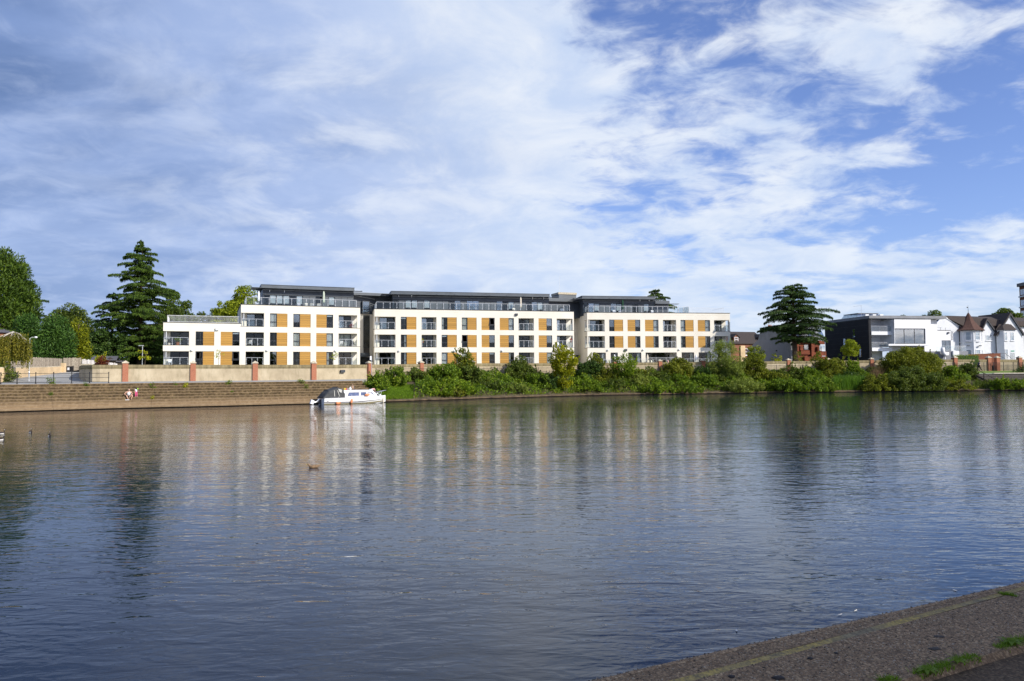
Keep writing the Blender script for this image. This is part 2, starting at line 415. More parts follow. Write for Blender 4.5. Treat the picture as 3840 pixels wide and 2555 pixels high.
M['l_cedar2'] = leafmat('dark_cedar_needles', (.010, .028, .016), (.038, .080, .030), (.075, .135, .045), .22)
M['l_cyp'] = leafmat('cypress_sprays', (.010, .030, .008), (.044, .085, .014), (.085, .130, .024), .28)
M['l_cyp_dark'] = leafmat('dark_cypress_sprays', (.010, .034, .013), (.036, .088, .024), (.065, .13, .035), .25)
M['l_gold'] = leafmat('golden_cypress_sprays', (.032, .056, .006), (.130, .165, .010), (.22, .24, .016), .35)
M['l_broad'] = leafmat('broad_leaves', (.014, .034, .010), (.062, .105, .022), (.13, .16, .04), .35)
M['l_maple'] = leafmat('maple_leaves', (.035, .065, .010), (.165, .225, .022), (.28, .33, .05), .42)
M['l_birch'] = leafmat('birch_leaves', (.035, .050, .012), (.125, .135, .030), (.21, .18, .05), .4)
M['l_bramble'] = leafmat('bramble_leaves', (.016, .048, .008), (.095, .165, .020), (.25, .26, .03), .38)
M['l_lush'] = leafmat('lush_leaves', (.020, .058, .008), (.115, .190, .020), (.24, .30, .04), .42)
M['l_dull'] = leafmat('dull_green_leaves', (.014, .034, .010), (.066, .105, .026), (.15, .165, .045), .35)
M['l_olive'] = leafmat('olive_leaves', (.026, .045, .008), (.110, .145, .022), (.21, .215, .035), .38)
M['l_willow'] = leafmat('willow_leaves', (.035, .070, .022), (.135, .19, .060), (.22, .27, .11), .38)
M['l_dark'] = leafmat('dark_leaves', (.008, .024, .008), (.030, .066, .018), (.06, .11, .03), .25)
M['l_yellow'] = leafmat('yellow_leaves', (.10, .14, .010), (.32, .36, .02), (.48, .45, .03), .42)
M['l_purple'] = leafmat('purple_leaves', (.02, .008, .008), (.075, .020, .014), (.13, .035, .02), .3)
M['l_reed'] = leafmat('reed_blades', (.020, .060, .010), (.075, .165, .028), (.14, .24, .05), .38)
M['l_grass'] = leafmat('grass_blades', (.020, .055, .006), (.095, .185, .020), (.17, .27, .03), .4)
M['twig'] = m_bark('dry_twigs', (.16, .105, .06))
M['soil'] = simple('bank_soil', (.075, .060, .035), .95, 0, .4, 1.5)
M['lawn'] = simple('lawn', (.13, .20, .03), .95, 0, .3, 2.0)
M['ground'] = simple('garden_ground', (.085, .105, .04), .95, 0, .4, .25)
M['skin'] = simple('skin', (.56, .33, .235), .6, 0, .06)
M['hair'] = simple('dark_hair', (.018, .012, .010), .6); M['hair_grey'] = simple('grey_hair', (.28, .25, .24), .7)
M['fab_white'] = simple('white_cloth', (.74, .76, .80), .9, 0, .06); M['fab_pink'] = simple('pink_cloth', (.72, .10, .27), .9, 0, .08)
M['fab_black'] = simple('black_cloth', (.014, .014, .018), .9); M['fab_navy'] = simple('navy_cloth', (.05, .065, .13), .9); M['fab_brown'] = simple('fawn_cloth', (.32, .22, .15), .9)
M['fab_rose'] = simple('rose_cloth', (.74, .42, .42), .9, 0, .25, 6); M['fab_green'] = simple('lime_cloth', (.34, .62, .06), .9); M['fab_red'] = simple('red_cloth', (.6, .06, .05), .9)
M['parasol_cream'] = simple('cream_canvas', (.66, .60, .50), .9, 0, .1); M['parasol_green'] = simple('green_canvas', (.012, .06, .03), .9, 0, .2)
M['parasol_sage'] = simple('sage_canvas', (.50, .56, .46), .9, 0, .1)
M['gel'] = simple('boat_gelcoat', (.80, .81, .82), .25, 0, .03, 1.5); M['gel_line'] = simple('boat_trim', (.16, .12, .10), .5)
M['canvas'] = simple('boat_canvas', (.040, .043, .046), .7, 0, .25, 3); M['orange'] = simple('orange_fender', (.74, .27, .11), .5, 0, .12)
M['antifoul'] = simple('boat_bottom', (.22, .19, .10), .8, 0, .3); M['boat_glass'] = simple('boat_window', (.10, .13, .24), .12, 0, .3, 3)
M['clear_vinyl'] = simple('vinyl_window', (.45, .44, .40), .25, 0, .2, 4)
M['bird_dark'] = simple('dark_feathers', (.035, .026, .022), .7, 0, .4, 20); M['bird_white'] = simple('white_feathers', (.75, .72, .66), .7); M['bird_brown'] = simple('brown_feathers', (.22, .14, .075), .7, 0, .5, 25)
M['yellow'] = simple('yellow_plastic', (.68, .48, .03), .5); M['terracotta'] = simple('terracotta', (.42, .16, .08), .85)
M['green_sign'] = simple('green_sign', (.03, .28, .18), .5)

# ================================================================== river, banks, quay
_W = [(-700, 1566), (0, 1547), (240, 1540), (480, 1533), (800, 1526), (1170, 1516), (1460, 1508), (1800, 1496), (2200, 1484), (2600, 1478), (2860, 1474), (3300, 1470), (3700, 1466), (3840, 1465), (4300, 1463)]
_wx = np.arange(-700, 4301, 20.0)
_wp = np.array([gz(a, b, 0)[:2] for a, b in _W]); _wk = [a for a, b in _W]
_wc = np.stack([np.interp(_wx, _wk, _wp[:, 0]), np.interp(_wx, _wk, _wp[:, 1])], 1)
for _ in range(6):
    _wc[1:-1] = (_wc[:-2] + 2*_wc[1:-1] + _wc[2:])/4
def WP(px): return Vector((float(np.interp(px, _wx, _wc[:, 0])), float(np.interp(px, _wx, _wc[:, 1])), 0))
def WN(px):
    d = WP(px+60) - WP(px-60); d.normalize(); return Vector((-d.y, d.x, 0))      # away from the river
def off(px, d, z): p = WP(px) + WN(px)*d; p.z = z; return p
_VK = [(-700, 72), (0, 80.8), (300, 83.8), (470, 86), (1177, 94), (1382, 98.5), (1580, 104.5), (1790, 111), (2190, 120), (2640, 125), (3060, 129), (3540, 132), (3840, 135), (4300, 139)]
def VD(px): return float(np.interp(px, [a for a, b in _VK], [b for a, b in _VK]))
def VTOP(px): return float(np.interp(px, [300, 470, 1177, 1382, 1790, 2190, 2640, 3060, 3540, 3840], [4.64, 4.64, 4.60, 4.65, 4.92, 4.98, 5.11, 5.19, 5.32, 5.25]))
def VBASE(px): return float(np.interp(px, [-700, 470, 1177, 1500, 2600, 3500, 4300], [2.74, 2.74, 2.74, 2.85, 3.1, 3.3, 3.35]))
def VP(px, z=0, d=0):
    p = at(px, 1400, VD(px)); q = at(px+40, 1400, VD(px+40)); t = (q-p); t.z = 0; t.normalize()
    n = Vector((-t.y, t.x, 0)); r = p + n*d; r.z = z; return r

def m_water():
    t = MT('river_water', (.008, .018, .036), .002, 0, .5, 1.38)
    pos = t.geo().outputs['Position']
    def amp(n, a): return t.math('MULTIPLY', n, a)
    patch = t.ramp(t.noise(.10, 4, .6, sc=(.32, 1.5, 1), vec=pos), (.34, (.45, .45, .45)), (.66, (1.15, 1.15, 1.15)))
    a1 = amp(t.noise(.55, 2, .5, sc=(.45, 1.0, 1), vec=pos), .014)
    a2 = amp(t.noise(2.4, 2, .5, sc=(.45, 1.0, 1), vec=pos, dist=.5), .0225)
    a3 = amp(t.noise(6.6, 2, .5, sc=(.45, 1.0, 1), vec=pos, dist=.6), .0112)
    a4 = amp(t.noise(13, 2, .5, sc=(.55, 1.0, 1), vec=pos), .0005)
    a0 = amp(t.noise(.16, 3, .55, sc=(.30, 1.2, 1), vec=pos), .04)
    h = t.math('ADD', t.math('ADD', a0, a1), t.math('MULTIPLY', t.math('ADD', a2, t.math('ADD', a3, a4)), patch))
    t.bump(h, 1.0, 1.0); return t.m
M['water'] = m_water()
w = MB(); w.quad((-900, -70, 0), (900, -70, 0), (900, 260, 0), (-900, 260, 0)); struct(w.build('river', M['water']))
b = MB(); b.quad((-900, -70, -2.5), (900, -70, -2.5), (900, 260, -2.5), (-900, 260, -2.5)); struct(b.build('riverbed', M['soil']))

# --- far ground: one sheet from behind the river wall to the horizon
front = [Vector((-900, 118, 4.25)), Vector((-120, 112, 4.25))] + [Vector((-72, 107, 4.25)), Vector((-59.5, 103.5, 4.25)), Vector((-55.5, 98.0, 4.25))] + [VP(px, 4.25, .35) for px in (330, 470, 800, 1177, 1382, 1580, 1790, 2190, 2640, 3060, 3540, 3840, 4300)] + [Vector((900, 150, 4.25))]
g = MB()
for a, c in zip(front[:-1], front[1:]):
    fa = Vector((a.x*9 if abs(a.x) > 500 else a.x*6, 5000, 4.25)); fc = Vector((c.x*9 if abs(c.x) > 500 else c.x*6, 5000, 4.25))
    g.quad(a, c, fc, fa)
struct(g.build('ground', M['ground']))

# --- stepped embankment on the left: each step is a row of blocks between the weedy joints
RISE, Z0 = .286, .27
seg = [-640, -300, 199, 564, 888, 1179, 1420]
root = MB()
pxs = np.arange(-640, 1421, 40)
ss = [[off(p, .55, -2), off(p, .55, Z0-.12), off(p, 5.2, 2.3), off(p, 5.2, -2)] for p in pxs]
root.loft(ss, caps=True)
steps = struct(root.build('embankment_steps', M['soil']))
for i in range(9):
    d0 = (0.0 if i == 0 else .75 + (i-1)*.56); d1 = .75 + i*.56 + .10
    z1 = Z0 + i*RISE; zb = (.09 if i == 0 else z1 - RISE - .05)
    for a, c in zip(seg[:-1], seg[1:]):
        q = MB(); ps = np.linspace(a+.35, c-.35, max(3, int((c-a)/60)))
        secs = []
        for p in ps:
            j = .012*math.sin(p*.7+i*2.1)+.01*math.sin(p*.23+i)
            secs.append([off(p, d0+.03+j, zb), off(p, d0+j, z1-.03), off(p, d0+.03+j, z1), off(p, d1, z1+.012), off(p, d1, zb)])
        q.loft(secs, close=True); q.build('step', M['steps'], steps)
# --- promenade along the wall
q = MB(); q.loft([[off(p, 5.12, 2.50), off(p, 5.12, 2.585), VP(p, VBASE(p)-.02, .2), VP(p, 2.3, .2)] for p in np.arange(-640, 1381, 20)])
struct(q.build('promenade', M['tarmac']))
for px in ():
    pass
# --- vegetated bank on the right: kerb at the waterline, soil slope up to the wall
q = MB(); q.loft([[off(p, .02, .07), off(p, 0, .17), off(p, .04, .20), off(p, .75, .26), off(p, .75, .06)] for p in np.arange(1424, 4301, 30)], close=True)
M['kerb'] = simple('wet_kerb_stone', (.115, .080, .045), .9, 0, .6, 1.2); struct(q.build('bank_kerb', M['kerb']))
def bank_z(t, px=2000):
    hi = VBASE(px)
    return .24 + (hi-.24)*min(1, max(0, t))**.8
def BK(px, t, dz=0):
    a = off(px, .7, 0); c = VP(px); p = a.lerp(c, t); p.z = bank_z(t, px)+dz; return p
q = MB(); T = np.linspace(0, 1.04, 12)
q.loft([[BK(p, t, .10*math.sin(p*.11+t*9)*math.sin(t*3.1)) for t in T] for p in np.arange(1400, 3661, 15)], caps=False)
struct(q.build('bank', M['soil'], smooth=True))
# right end: lawn terrace held by a timber wall
LZ = 2.80
lf = [Vector((at(px, 1402, 127.0).x, 127.0 + (px-3640)*.004, 0)) for px in (3640, 3720, 3840, 4000, 4300)]
q = MB()
q.loft([[Vector((p.x, p.y, LZ)), VP(px, 3.28, .1)] for p, px in zip(lf, (3640, 3720, 3840, 4000, 4300))], caps=False)
struct(q.build('lawn', M['lawn']))
q = MB(); q.loft([[BK(px, t) if t < .45 else Vector((lf[k].x, lf[k].y, 1.55)) for t in (0, .1, .2, .3, .4, .5)] for k, px in enumerate((3640, 3720, 3840, 4000, 4300))], caps=False)
struct(q.build('lower_bank', M['soil']))
tw = thing('timber_retaining_wall', 'dark timber board wall holding up the lawn above the river', 'retaining wall', lf[1])
rel = lambda v: v - lf[1]
for k in range(5):
    z0 = 1.35 + k*.28
    for a, c in ((0, 1), (1, 2), (2, 3)):
        A, B2 = rel(lf[a]), rel(lf[c]); A.z = B2.z = 0
        d = .012*((k*7+a*3) % 3)
        MB().hexa([(A.x, A.y-.06-d, z0), (B2.x-.02, B2.y-.06-d, z0), (B2.x-.02, B2.y, z0), (A.x, A.y, z0)], [(A.x, A.y-.06-d, z0+.265), (B2.x-.02, B2.y-.06-d, z0+.265), (B2.x-.02, B2.y, z0+.265), (A.x, A.y, z0+.265)]).build('board', M['wood_dark'], tw)
A, B2 = rel(lf[1]), rel(lf[3])
MB().hexa([(A.x+.4, A.y-.22, LZ-.02), (B2.x, B2.y-.22, LZ-.02), (B2.x, B2.y+.25, LZ-.02), (A.x+.4, A.y+.25, LZ-.02)], [(A.x+.4, A.y-.22, LZ+.11), (B2.x, B2.y-.22, LZ+.11), (B2.x, B2.y+.25, LZ+.11), (A.x+.4, A.y+.25, LZ+.11)]).build('capping_board', M['cap'], tw)
# dark timber steps down to the water
st = thing('timber_stair', 'dark wooden stair with handrail going down to the water below the lawn', 'stair', at(3676, 1420, 125.6) - Vector((0, 0, 0)))
s0 = st.location.copy()
pA = at(3654, 1420, 126.6); pB = at(3725, 1449, 124.6)
for k in range(6):
    t0 = k/5; c = pA.lerp(pB, t0) - s0; c.z = (2.55 + (.75-2.55)*t0) - s0.z
    MB().box(c.x-.18, c.x+.22, c.y-.75, c.y+.75, c.z-.03, c.z+.03).build('tread', M['wood_dark'], st)
for dy in (-.78, .78):
    a = pA - s0; c = pB - s0
    MB().hexa([(a.x-.2, a.y+dy-.04, 2.30-s0.z), (c.x+.2, c.y+dy-.04, .45-s0.z), (c.x+.2, c.y+dy+.04, .45-s0.z), (a.x-.2, a.y+dy+.04, 2.30-s0.z)],
              [(a.x-.2, a.y+dy-.04, 2.62-s0.z), (c.x+.2, c.y+dy-.04, .77-s0.z), (c.x+.2, c.y+dy+.04, .77-s0.z), (a.x-.2, a.y+dy+.04, 2.62-s0.z)]).build('stringer', M['wood_dark'], st)
for t0 in (.35, .95):
    c = pA.lerp(pB, t0) - s0; zb = 2.5 - 1.8*t0 - s0.z
    MB().box(c.x-.05, c.x+.05, c.y-.86, c.y-.76, zb-.4, zb+1.05).build('post', M['wood_dark'], st)
a = pA - s0; c = pB - s0
MB().tube([(a.x, a.y-.82, 3.5-s0.z), (c.x+.25, c.y-.82, 1.62-s0.z)], .05, 6).build('handrail', M['wood_dark'], st)
MB().box(a.x-.9, a.x+1.4, a.y+.86, a.y+1.0, 1.0-s0.z, 2.78-s0.z).build('board', M['wood_dark'], st)

# --- near quay
E0, E1 = Vector((.30, 4.10, 0)), Vector((4.05, 6.01, 0)); ED = (E1-E0).normalized(); EN = Vector((ED.y, -ED.x, 0))
QZ = 1.35
def Q(s, d, z=QZ): p = E0 + ED*s + EN*d; p.z = z; return p
def m_aggregate(gain=1.0):
    t = MT('exposed_aggregate', rough=.85, spec=.3)
    pos = t.geo().outputs['Position']
    def vor(sc, feat='F1'):
        v = t.nt.nodes.new('ShaderNodeTexVoronoi'); v.feature = feat; t.nt.links.new(pos, v.inputs['Vector']); v.inputs['Scale'].default_value = sc; return v
    v1 = vor(62); v2 = vor(130)
    c = t.ramp(v1.outputs['Color'], (.10, (.085, .060, .040)), (.45, (.215, .158, .112)), (.7, (.30, .232, .165)), (.92, (.46, .39, .30)))
    c2 = t.ramp(v2.outputs['Color'], (.2, (.07, .052, .038)), (.8, (.25, .19, .14)))
    c = t.mix(.38, c, c2)
    edge = t.ramp(v1.outputs['Distance'], (.25, (0, 0, 0)), (.75, (1, 1, 1)))
    c = t.mix(t.math('MULTIPLY', edge, .55), c, (.050, .040, .032))
    big = t.noise(1.1, 5, .6, vec=pos); st = t.noise(4.5, 5, .65, vec=pos)
    c = t.mix(t.ramp(big, (.35, (0, 0, 0)), (.75, (.35, .35, .35))), c, (.085, .068, .052))
    c = t.mix(t.ramp(st, (.66, (0, 0, 0)), (.74, (.6, .6, .6))), c, (.03, .025, .02))
    c = t.mix(1.0, c, (1.55*gain, 1.30*gain, .98*gain), 'MULTIPLY'); t.color(c)
    hgt = t.math('SUBTRACT', 1.0, v1.outputs['Distance'])
    t.bump(t.math('ADD', hgt, t.math('MULTIPLY', t.math('SUBTRACT', 1.0, v2.outputs['Distance']), .4)), .8, .006); return t.m
M['aggregate'] = m_aggregate(); M['aggregate_pale'] = m_aggregate(1.2)
def m_lichen():
    t = MT('yellow_lichen_joint', rough=.95, spec=.15); pos = t.geo().outputs['Position']
    n = t.noise(45, 5, .7, vec=pos); b = t.noise(1.6, 4, .6, vec=pos)
    c = t.ramp(n, (.32, (.13, .105, .075)), (.50, (.24, .195, .125)), (.66, (.36, .29, .16)))
    y = t.ramp(n, (.38, (.22, .18, .10)), (.56, (.56, .385, .085)), (.76, (.72, .53, .17)))
    t.color(t.mix(t.ramp(b, (.40, (0, 0, 0)), (.66, (1, 1, 1))), c, y)); t.bump(n, .6, .005); return t.m
M['lichen'] = m_lichen()
q = MB(); S_ = np.linspace(-40, 60, 60)
def yl(s): return min(.45, max(.13, .25 - .036*(s-.6))) + .008*math.sin(s*1.3)
q.loft([[Q(s, .070), Q(s, yl(s)-.03)] for s in S_], caps=False)
q.loft([[Q(s, yl(s)+.03), Q(s, .80+.02*math.sin(s*2.7)), Q(s, .85, QZ-.06)] for s in S_], caps=False)
quay = struct(q.build('quay', M['aggregate']))
for k_e in range(30):
    s_a = -12+k_e*.95; jj = .004*math.sin(k_e*2.3)
    q = MB(); q.loft([[Q(s, jj, -2), Q(s, jj, QZ-.025), Q(s, .018+jj, QZ-.004), Q(s, .04, QZ+.002), Q(s, .068, QZ+.001), Q(s, .0685, QZ-.01)] for s in np.linspace(s_a+.004, s_a+.946, 6)], caps=True); q.build('edge_stone', M['aggregate_pale'], quay)
q = MB(); q.loft([[Q(s, yl(s)-.03), Q(s, yl(s)-.014, QZ-.004), Q(s, yl(s)+.014, QZ-.006), Q(s, yl(s)+.03)] for s in np.linspace(-6, 12, 200)], caps=False)
q.build('joint', M['lichen'], quay)
q = MB(); q.loft([[Q(s, .74, QZ-.035), Q(s, 9, QZ-.02), Q(s, 60, QZ+.3)] for s in (-60, -10, 0, 10, 80)], caps=False); struct(q.build('path', m_aggregate(.42)))
# loose and half-buried pebbles of the quay surface
def pebbles(name, n, s0, s1, d0, d1, seed, smin, smax, m):
    r = np.random.default_rng(seed); s = r.uniform(s0, s1, n); d = r.uniform(d0, d1, n)
    ok = abs(d-(.25-.036*(s-.6))) > .035; s = s[ok]; d = d[ok]; n = len(s)
    c = np.stack([E0.x+ED.x*s+EN.x*d, E0.y+ED.y*s+EN.y*d, np.full(n, QZ)], 1)
    a = r.uniform(smin, smax, n)*r.uniform(.7, 1.3, n); bb = a*r.uniform(.5, .9, n); h = a*r.uniform(.15, .38, n); th = r.uniform(0, 6.28, n)
    ct, sn = np.cos(th), np.sin(th); V = []
    for k in range(5):
        w = 2*math.pi*k/5; x = a*math.cos(w); y = bb*math.sin(w)
        V.append(c + np.stack([x*ct-y*sn, x*sn+y*ct, np.full(n, -.003)], 1))
    for k in range(5):
        w = 2*math.pi*k/5+.3; x = .55*a*math.cos(w); y = .55*bb*math.sin(w)
        V.append(c + np.stack([x*ct-y*sn, x*sn+y*ct, h], 1))
    V = np.stack(V, 1).reshape(-1, 3); base = (np.arange(n)*10)[:, None]
    Fq = np.concatenate([base+np.array([[k, (k+1) % 5, 5+(k+1) % 5, 5+k]]) for k in range(5)] + [base+np.array([[5, 6, 7, 8]]), base+np.array([[5, 8, 9, 9]])][:1], 0)
    return np_mesh(name, V, Fq, m)
def m_pebble():
    t = MT('pebble', rough=.8, spec=.3); g = t.geo()
    t.color(t.ramp(g.outputs['Random Per Island'], (.1, (.055, .042, .034)), (.5, (.20, .148, .105)), (.8, (.30, .235, .165)), (.97, (.46, .39, .30)))); return t.m
M['pebble'] = m_pebble()
pb = stuff(link('pebbles', pebbles('pebbles', 16000, -1.2, 5.2, .012, .80, 3, .0035, .0085, M['pebble']))); tag(pb, 'tiny worn pebbles set in the concrete of the near quay', 'pebbles')

# ================================================================== the river wall with brick pillars
PIL = [470, 724, 957, 1177, 1385, 1580, 1773, 1960, 2139, 2308, 2476, 2638, 2800, 2958, 3109, 3270, 3430, 3583, 3710, 3742, 3826, 4000]
wo = VP(1177, 2.7)
wall = thing('river_wall', 'long weathered concrete river wall with brick pillars below the flats', 'wall', wo)
def rw(v): return v - wo
for a, c in zip(PIL[:-1], PIL[1:]):
    if (a, c) == (3710, 3742): continue
    ps = np.linspace(a, c, 5)
    q = MB(); q.loft([[rw(VP(p, VBASE(p)-.4, 0)), rw(VP(p, VTOP(p)-.44, 0)), rw(VP(p, VTOP(p)-.44, .28)), rw(VP(p, VBASE(p)-.4, .28))] for p in ps], close=True)
    q.build('wall_panel', M['concrete'], wall)
    q = MB(); q.loft([[rw(VP(p, VTOP(p)-.437, -.025)), rw(VP(p, VTOP(p)-.30, -.025)), rw(VP(p, VTOP(p)-.30, -.06)), rw(VP(p, VTOP(p), -.06)), rw(VP(p, VTOP(p)+.02, .1)), rw(VP(p, VTOP(p), .32)), rw(VP(p, VTOP(p)-.437, .30))] for p in ps], close=True)
    q.build('coping', M['coping'], wall)
def pillar(parent, org, p, z0, z1, w, n, mb, mc, capz=.22):
    t = Vector((-n.y, n.x, 0)); t = -t
    def c4(h, z): return [p - t*h - n*h + Vector((0, 0, z)) - org, p + t*h - n*h + Vector((0, 0, z)) - org, p + t*h + n*h + Vector((0, 0, z)) - org, p - t*h + n*h + Vector((0, 0, z)) - org]
    o = MB().hexa(c4(w/2, z0), c4(w/2, z1)).build('pillar', mb, parent)
    m = MB().hexa(c4(w/2+.07, z1+.002), c4(w/2+.07, z1+.075))
    m.hexa(c4(w/2+.07, z1+.0751), c4(.03, z1+.075+capz)); m.build('cap', mc, o)
for p in PIL[:-1]:
    a = VP(p-20); c = VP(p+20); t = (c-a).normalized(); n = Vector((-t.y, t.x, 0)); base = VP(p, 0, .10)
    s = 1.0 if p < 3500 else 1.12
    pillar(wall, wo, base, VBASE(p)-.3, VTOP(p)+(.19 if p < 3500 else .30), .60*s, n, M['brick'], M['cap'], .24 if p < 3500 else .3)
# curved end of the wall at the left
arc = [VP(470), VP(445), VP(410), VP(375)] + [at(346, 1400, 84.7), at(324, 1400, 86.0), at(309, 1400, 88.3), at(300, 1400, 91.2), at(297, 1400, 94.5), at(299, 1400, 98.0), at(306, 1400, 101.5)]
for k in range(len(arc)): arc[k].z = 0
q = MB(); q2 = MB(); s1 = []; s2 = []
for k, p in enumerate(arc):
    a = arc[max(0, k-1)]; c = arc[min(len(arc)-1, k+1)]; t = (c-a).normalized(); n = Vector((t.y, -t.x, 0))
    zt = 4.64
    s1.append([rw(p+Vector((0, 0, 2.3))), rw(p+Vector((0, 0, zt-.44))), rw(p+n*.28+Vector((0, 0, zt-.44))), rw(p+n*.28+Vector((0, 0, 2.3)))])
    s2.append([rw(p-n*.025+Vector((0, 0, zt-.437))), rw(p-n*.025+Vector((0, 0, zt-.30))), rw(p-n*.06+Vector((0, 0, zt-.30))), rw(p-n*.06+Vector((0, 0, zt))), rw(p+n*.32+Vector((0, 0, zt))), rw(p+n*.30+Vector((0, 0, zt-.437)))])
q.loft(s1, close=True); q.build('wall_panel', M['concrete'], wall); q2.loft(s2, close=True); q2.build('coping', M['coping'], wall)

# ramp road, beige wall, fences at the left
q = MB()
rows = [[at(-700, 1430, 74), at(-300, 1430, 78.0), at(0, 1430, 81.0), at(200, 1430, 83.0), at(345, 1430, 84.7)],
        [at(-700, 1430, 76), at(-300, 1430, 79.5), at(10, 1430, 82.5), at(215, 1430, 87.0), at(318, 1430, 87.5)],
        [at(-700, 1430, 77), at(-300, 1430, 81), at(60, 1430, 87.5), at(225, 1430, 93.0), at(299, 1430, 94.0)],
        [at(-700, 1430, 79), at(-300, 1430, 83), at(180, 1430, 97.5), at(240, 1430, 98.5), at(302, 1430, 99.5)],
        [at(-700, 1430, 82), at(-300, 1430, 86), at(228, 1430, 101.5), at(262, 1430, 102.5), at(310, 1430, 104)]]
zz = [2.755, 2.80, 3.22, 3.72, 4.05]
for r_, z in zip(rows, zz):
    for p in r_: p.z = z
q.loft(rows, caps=False); struct(q.build('access_road', M['tarmac'], smooth=True))
bw = thing('beige_wall', 'smooth beige rendered retaining wall beside the sloping access road', 'wall', at(120, 1400, 92))
o = bw.location.copy(); o.z = 0; bw.location = o
pts = [at(-500, 1400, 74.5), at(-60, 1400, 79.8), at(14, 1400, 82.2), at(60, 1400, 87), at(180, 1400, 97.2), at(232, 1400, 101.2)]
tops = [4.3, 4.35, 4.42, 4.5, 4.72, 4.86]
def ribbon(pts, z0, z1, th, org):
    m = MB(); secs = []
    for k, p in enumerate(pts):
        a = pts[max(0, k-1)]; c = pts[min(len(pts)-1, k+1)]; t = (c-a); t.z = 0; t.normalize(); n = Vector((-t.y, t.x, 0))
        p0 = Vector((p.x, p.y, 0)) - org; f = lambda z: Vector((0, 0, z))
        za = z0[k] if hasattr(z0, '__len__') else z0; zb = z1[k] if hasattr(z1, '__len__') else z1
        secs.append([p0+f(za), p0+f(zb), p0+n*th+f(zb), p0+n*th+f(za)])
    return m.loft(secs, close=True)
ribbon(pts, 2.4, [t-.1 for t in tops], .3, o).build('wall_panel', M['beige'], bw)
ribbon([p - Vector((.02, .05, 0)) for p in pts], [t-.098 for t in tops], tops, .4, o).build('coping', M['cap'], bw)
bp = MB(); c = at(237, 1400, 101.4); bp.box(c.x-o.x-.25, c.x-o.x+.25, c.y-o.y-.2, c.y-o.y+.25, 3.4, 5.25); bp.build('pillar', M['beige'], bw)

def board_fence(name, label, pts, ztop, zbot, bw_, mats, jit=.05, group=None, n_rails=2):
    L_ = [0]
    for a, c in zip(pts[:-1], pts[1:]): L_.append(L_[-1] + (c-a).length)
    o = pts[0].copy(); o.z = 0; t = thing(name, label, 'fence', o)
    n = int(L_[-1]/bw_); r = random.Random(len(name)*7+n)
    def P(s):
        k = max(i for i in range(len(L_)-1) if L_[i] <= s + 1e-6); f = (s-L_[k])/(L_[k+1]-L_[k]); p = pts[k].lerp(pts[k+1], f); return p, (k+f)/(len(pts)-1)
    for i in range(n):
        p, f = P((i+.02)*bw_); q_, f2 = P((i+.94)*bw_); d = (q_-p); d.z = 0; nn = Vector((-d.y, d.x, 0)).normalized()*.025
        zt = (ztop[0]*(1-f)+ztop[1]*f) + r.uniform(-jit, jit); zb = zbot[0]*(1-f)+zbot[1]*f
        b4 = lambda z: [Vector((p.x, p.y, z))-o, Vector((q_.x, q_.y, z))-o, Vector((q_.x, q_.y, z))+nn-o, Vector((p.x, p.y, z))+nn-o]
        off_ = nn*r.uniform(-.5, .3)
        MB().hexa([v+off_ for v in b4(zb)], [v+off_ for v in b4(zt)]).build('board', r.choice(mats), t)
    return t
def wmat(name, c):
    return simple(name, c, .92, 0, .25, 6)
fb = [M['wood_fence'], wmat('grey_fence_board_b', (.34, .295, .235)), wmat('grey_fence_board_c', (.25, .21, .165))]
fp = [M['wood_pale'], wmat('pale_fence_board_b', (.62, .60, .60)), wmat('pale_fence_board_c', (.45, .42, .42))]
V2 = lambda px, Y: Vector((at(px, 1400, Y).x, at(px, 1400, Y).y, 0))
board_fence('board_fence', 'weathered grey board fence above the beige wall, under the dark cypress', [V2(40, 90.5), V2(110, 94.5)], (5.3, 5.45), (4.3, 4.4), .16, fb)
board_fence('board_fence', 'taller weathered grey board fence above the beige wall, below the golden conifer', [V2(112, 95.2), V2(180, 99.5), V2(233, 103.5)], (5.9, 5.9), (4.4, 4.5), .16, fb)
board_fence('board_fence', 'tall pale wooden fence panel closing the top of the access road', [V2(236, 104.0), V2(304, 106.5)], (6.0, 6.1), (3.7, 4.0), .17, fb)
board_fence('board_fence', 'whitish board fence behind the curved wall and purple shrub', [V2(306, 107.5), V2(440, 112)], (5.95, 5.35), (4.2, 4.2), .17, fp)
board_fence('board_fence', 'dark stained low board fence under the tall cedar', [V2(442, 113), V2(600, 117)], (5.3, 5.1), (4.2, 4.2), .17, [M['wood_dark']])
# low brick pier behind the curved wall
pr = V2(323, 105.0); pt = thing('brick_pier', 'short brick gate pier with flat stone cap behind the curved wall', 'pier', (pr.x, pr.y, 4.2))
MB().box(-.42, .42, -.3, .3, -.3, .80).build('pillar', M['brick'], pt); MB().box(-.55, .55, -.4, .4, .802, .98).build('cap', M['cap'], pt)
# black gate with a white notice
gp = V2(251, 102.6); gt = thing('metal_gate', 'black metal gate with a white notice at the end of the access road', 'gate', (gp.x, gp.y, 3.95), R_(10))
MB().box(-.72, .72, -.03, .03, .05, .88).build('gate_panel', M['black'], gt)
for x in (-.78, .78): MB().box(x-.05, x+.05, -.06, .06, 0, .96).build('post', M['black'], gt)
MB().box(.05, .32, -.04, -.034, .35, .70).build('notice', M['white_plain'], gt)
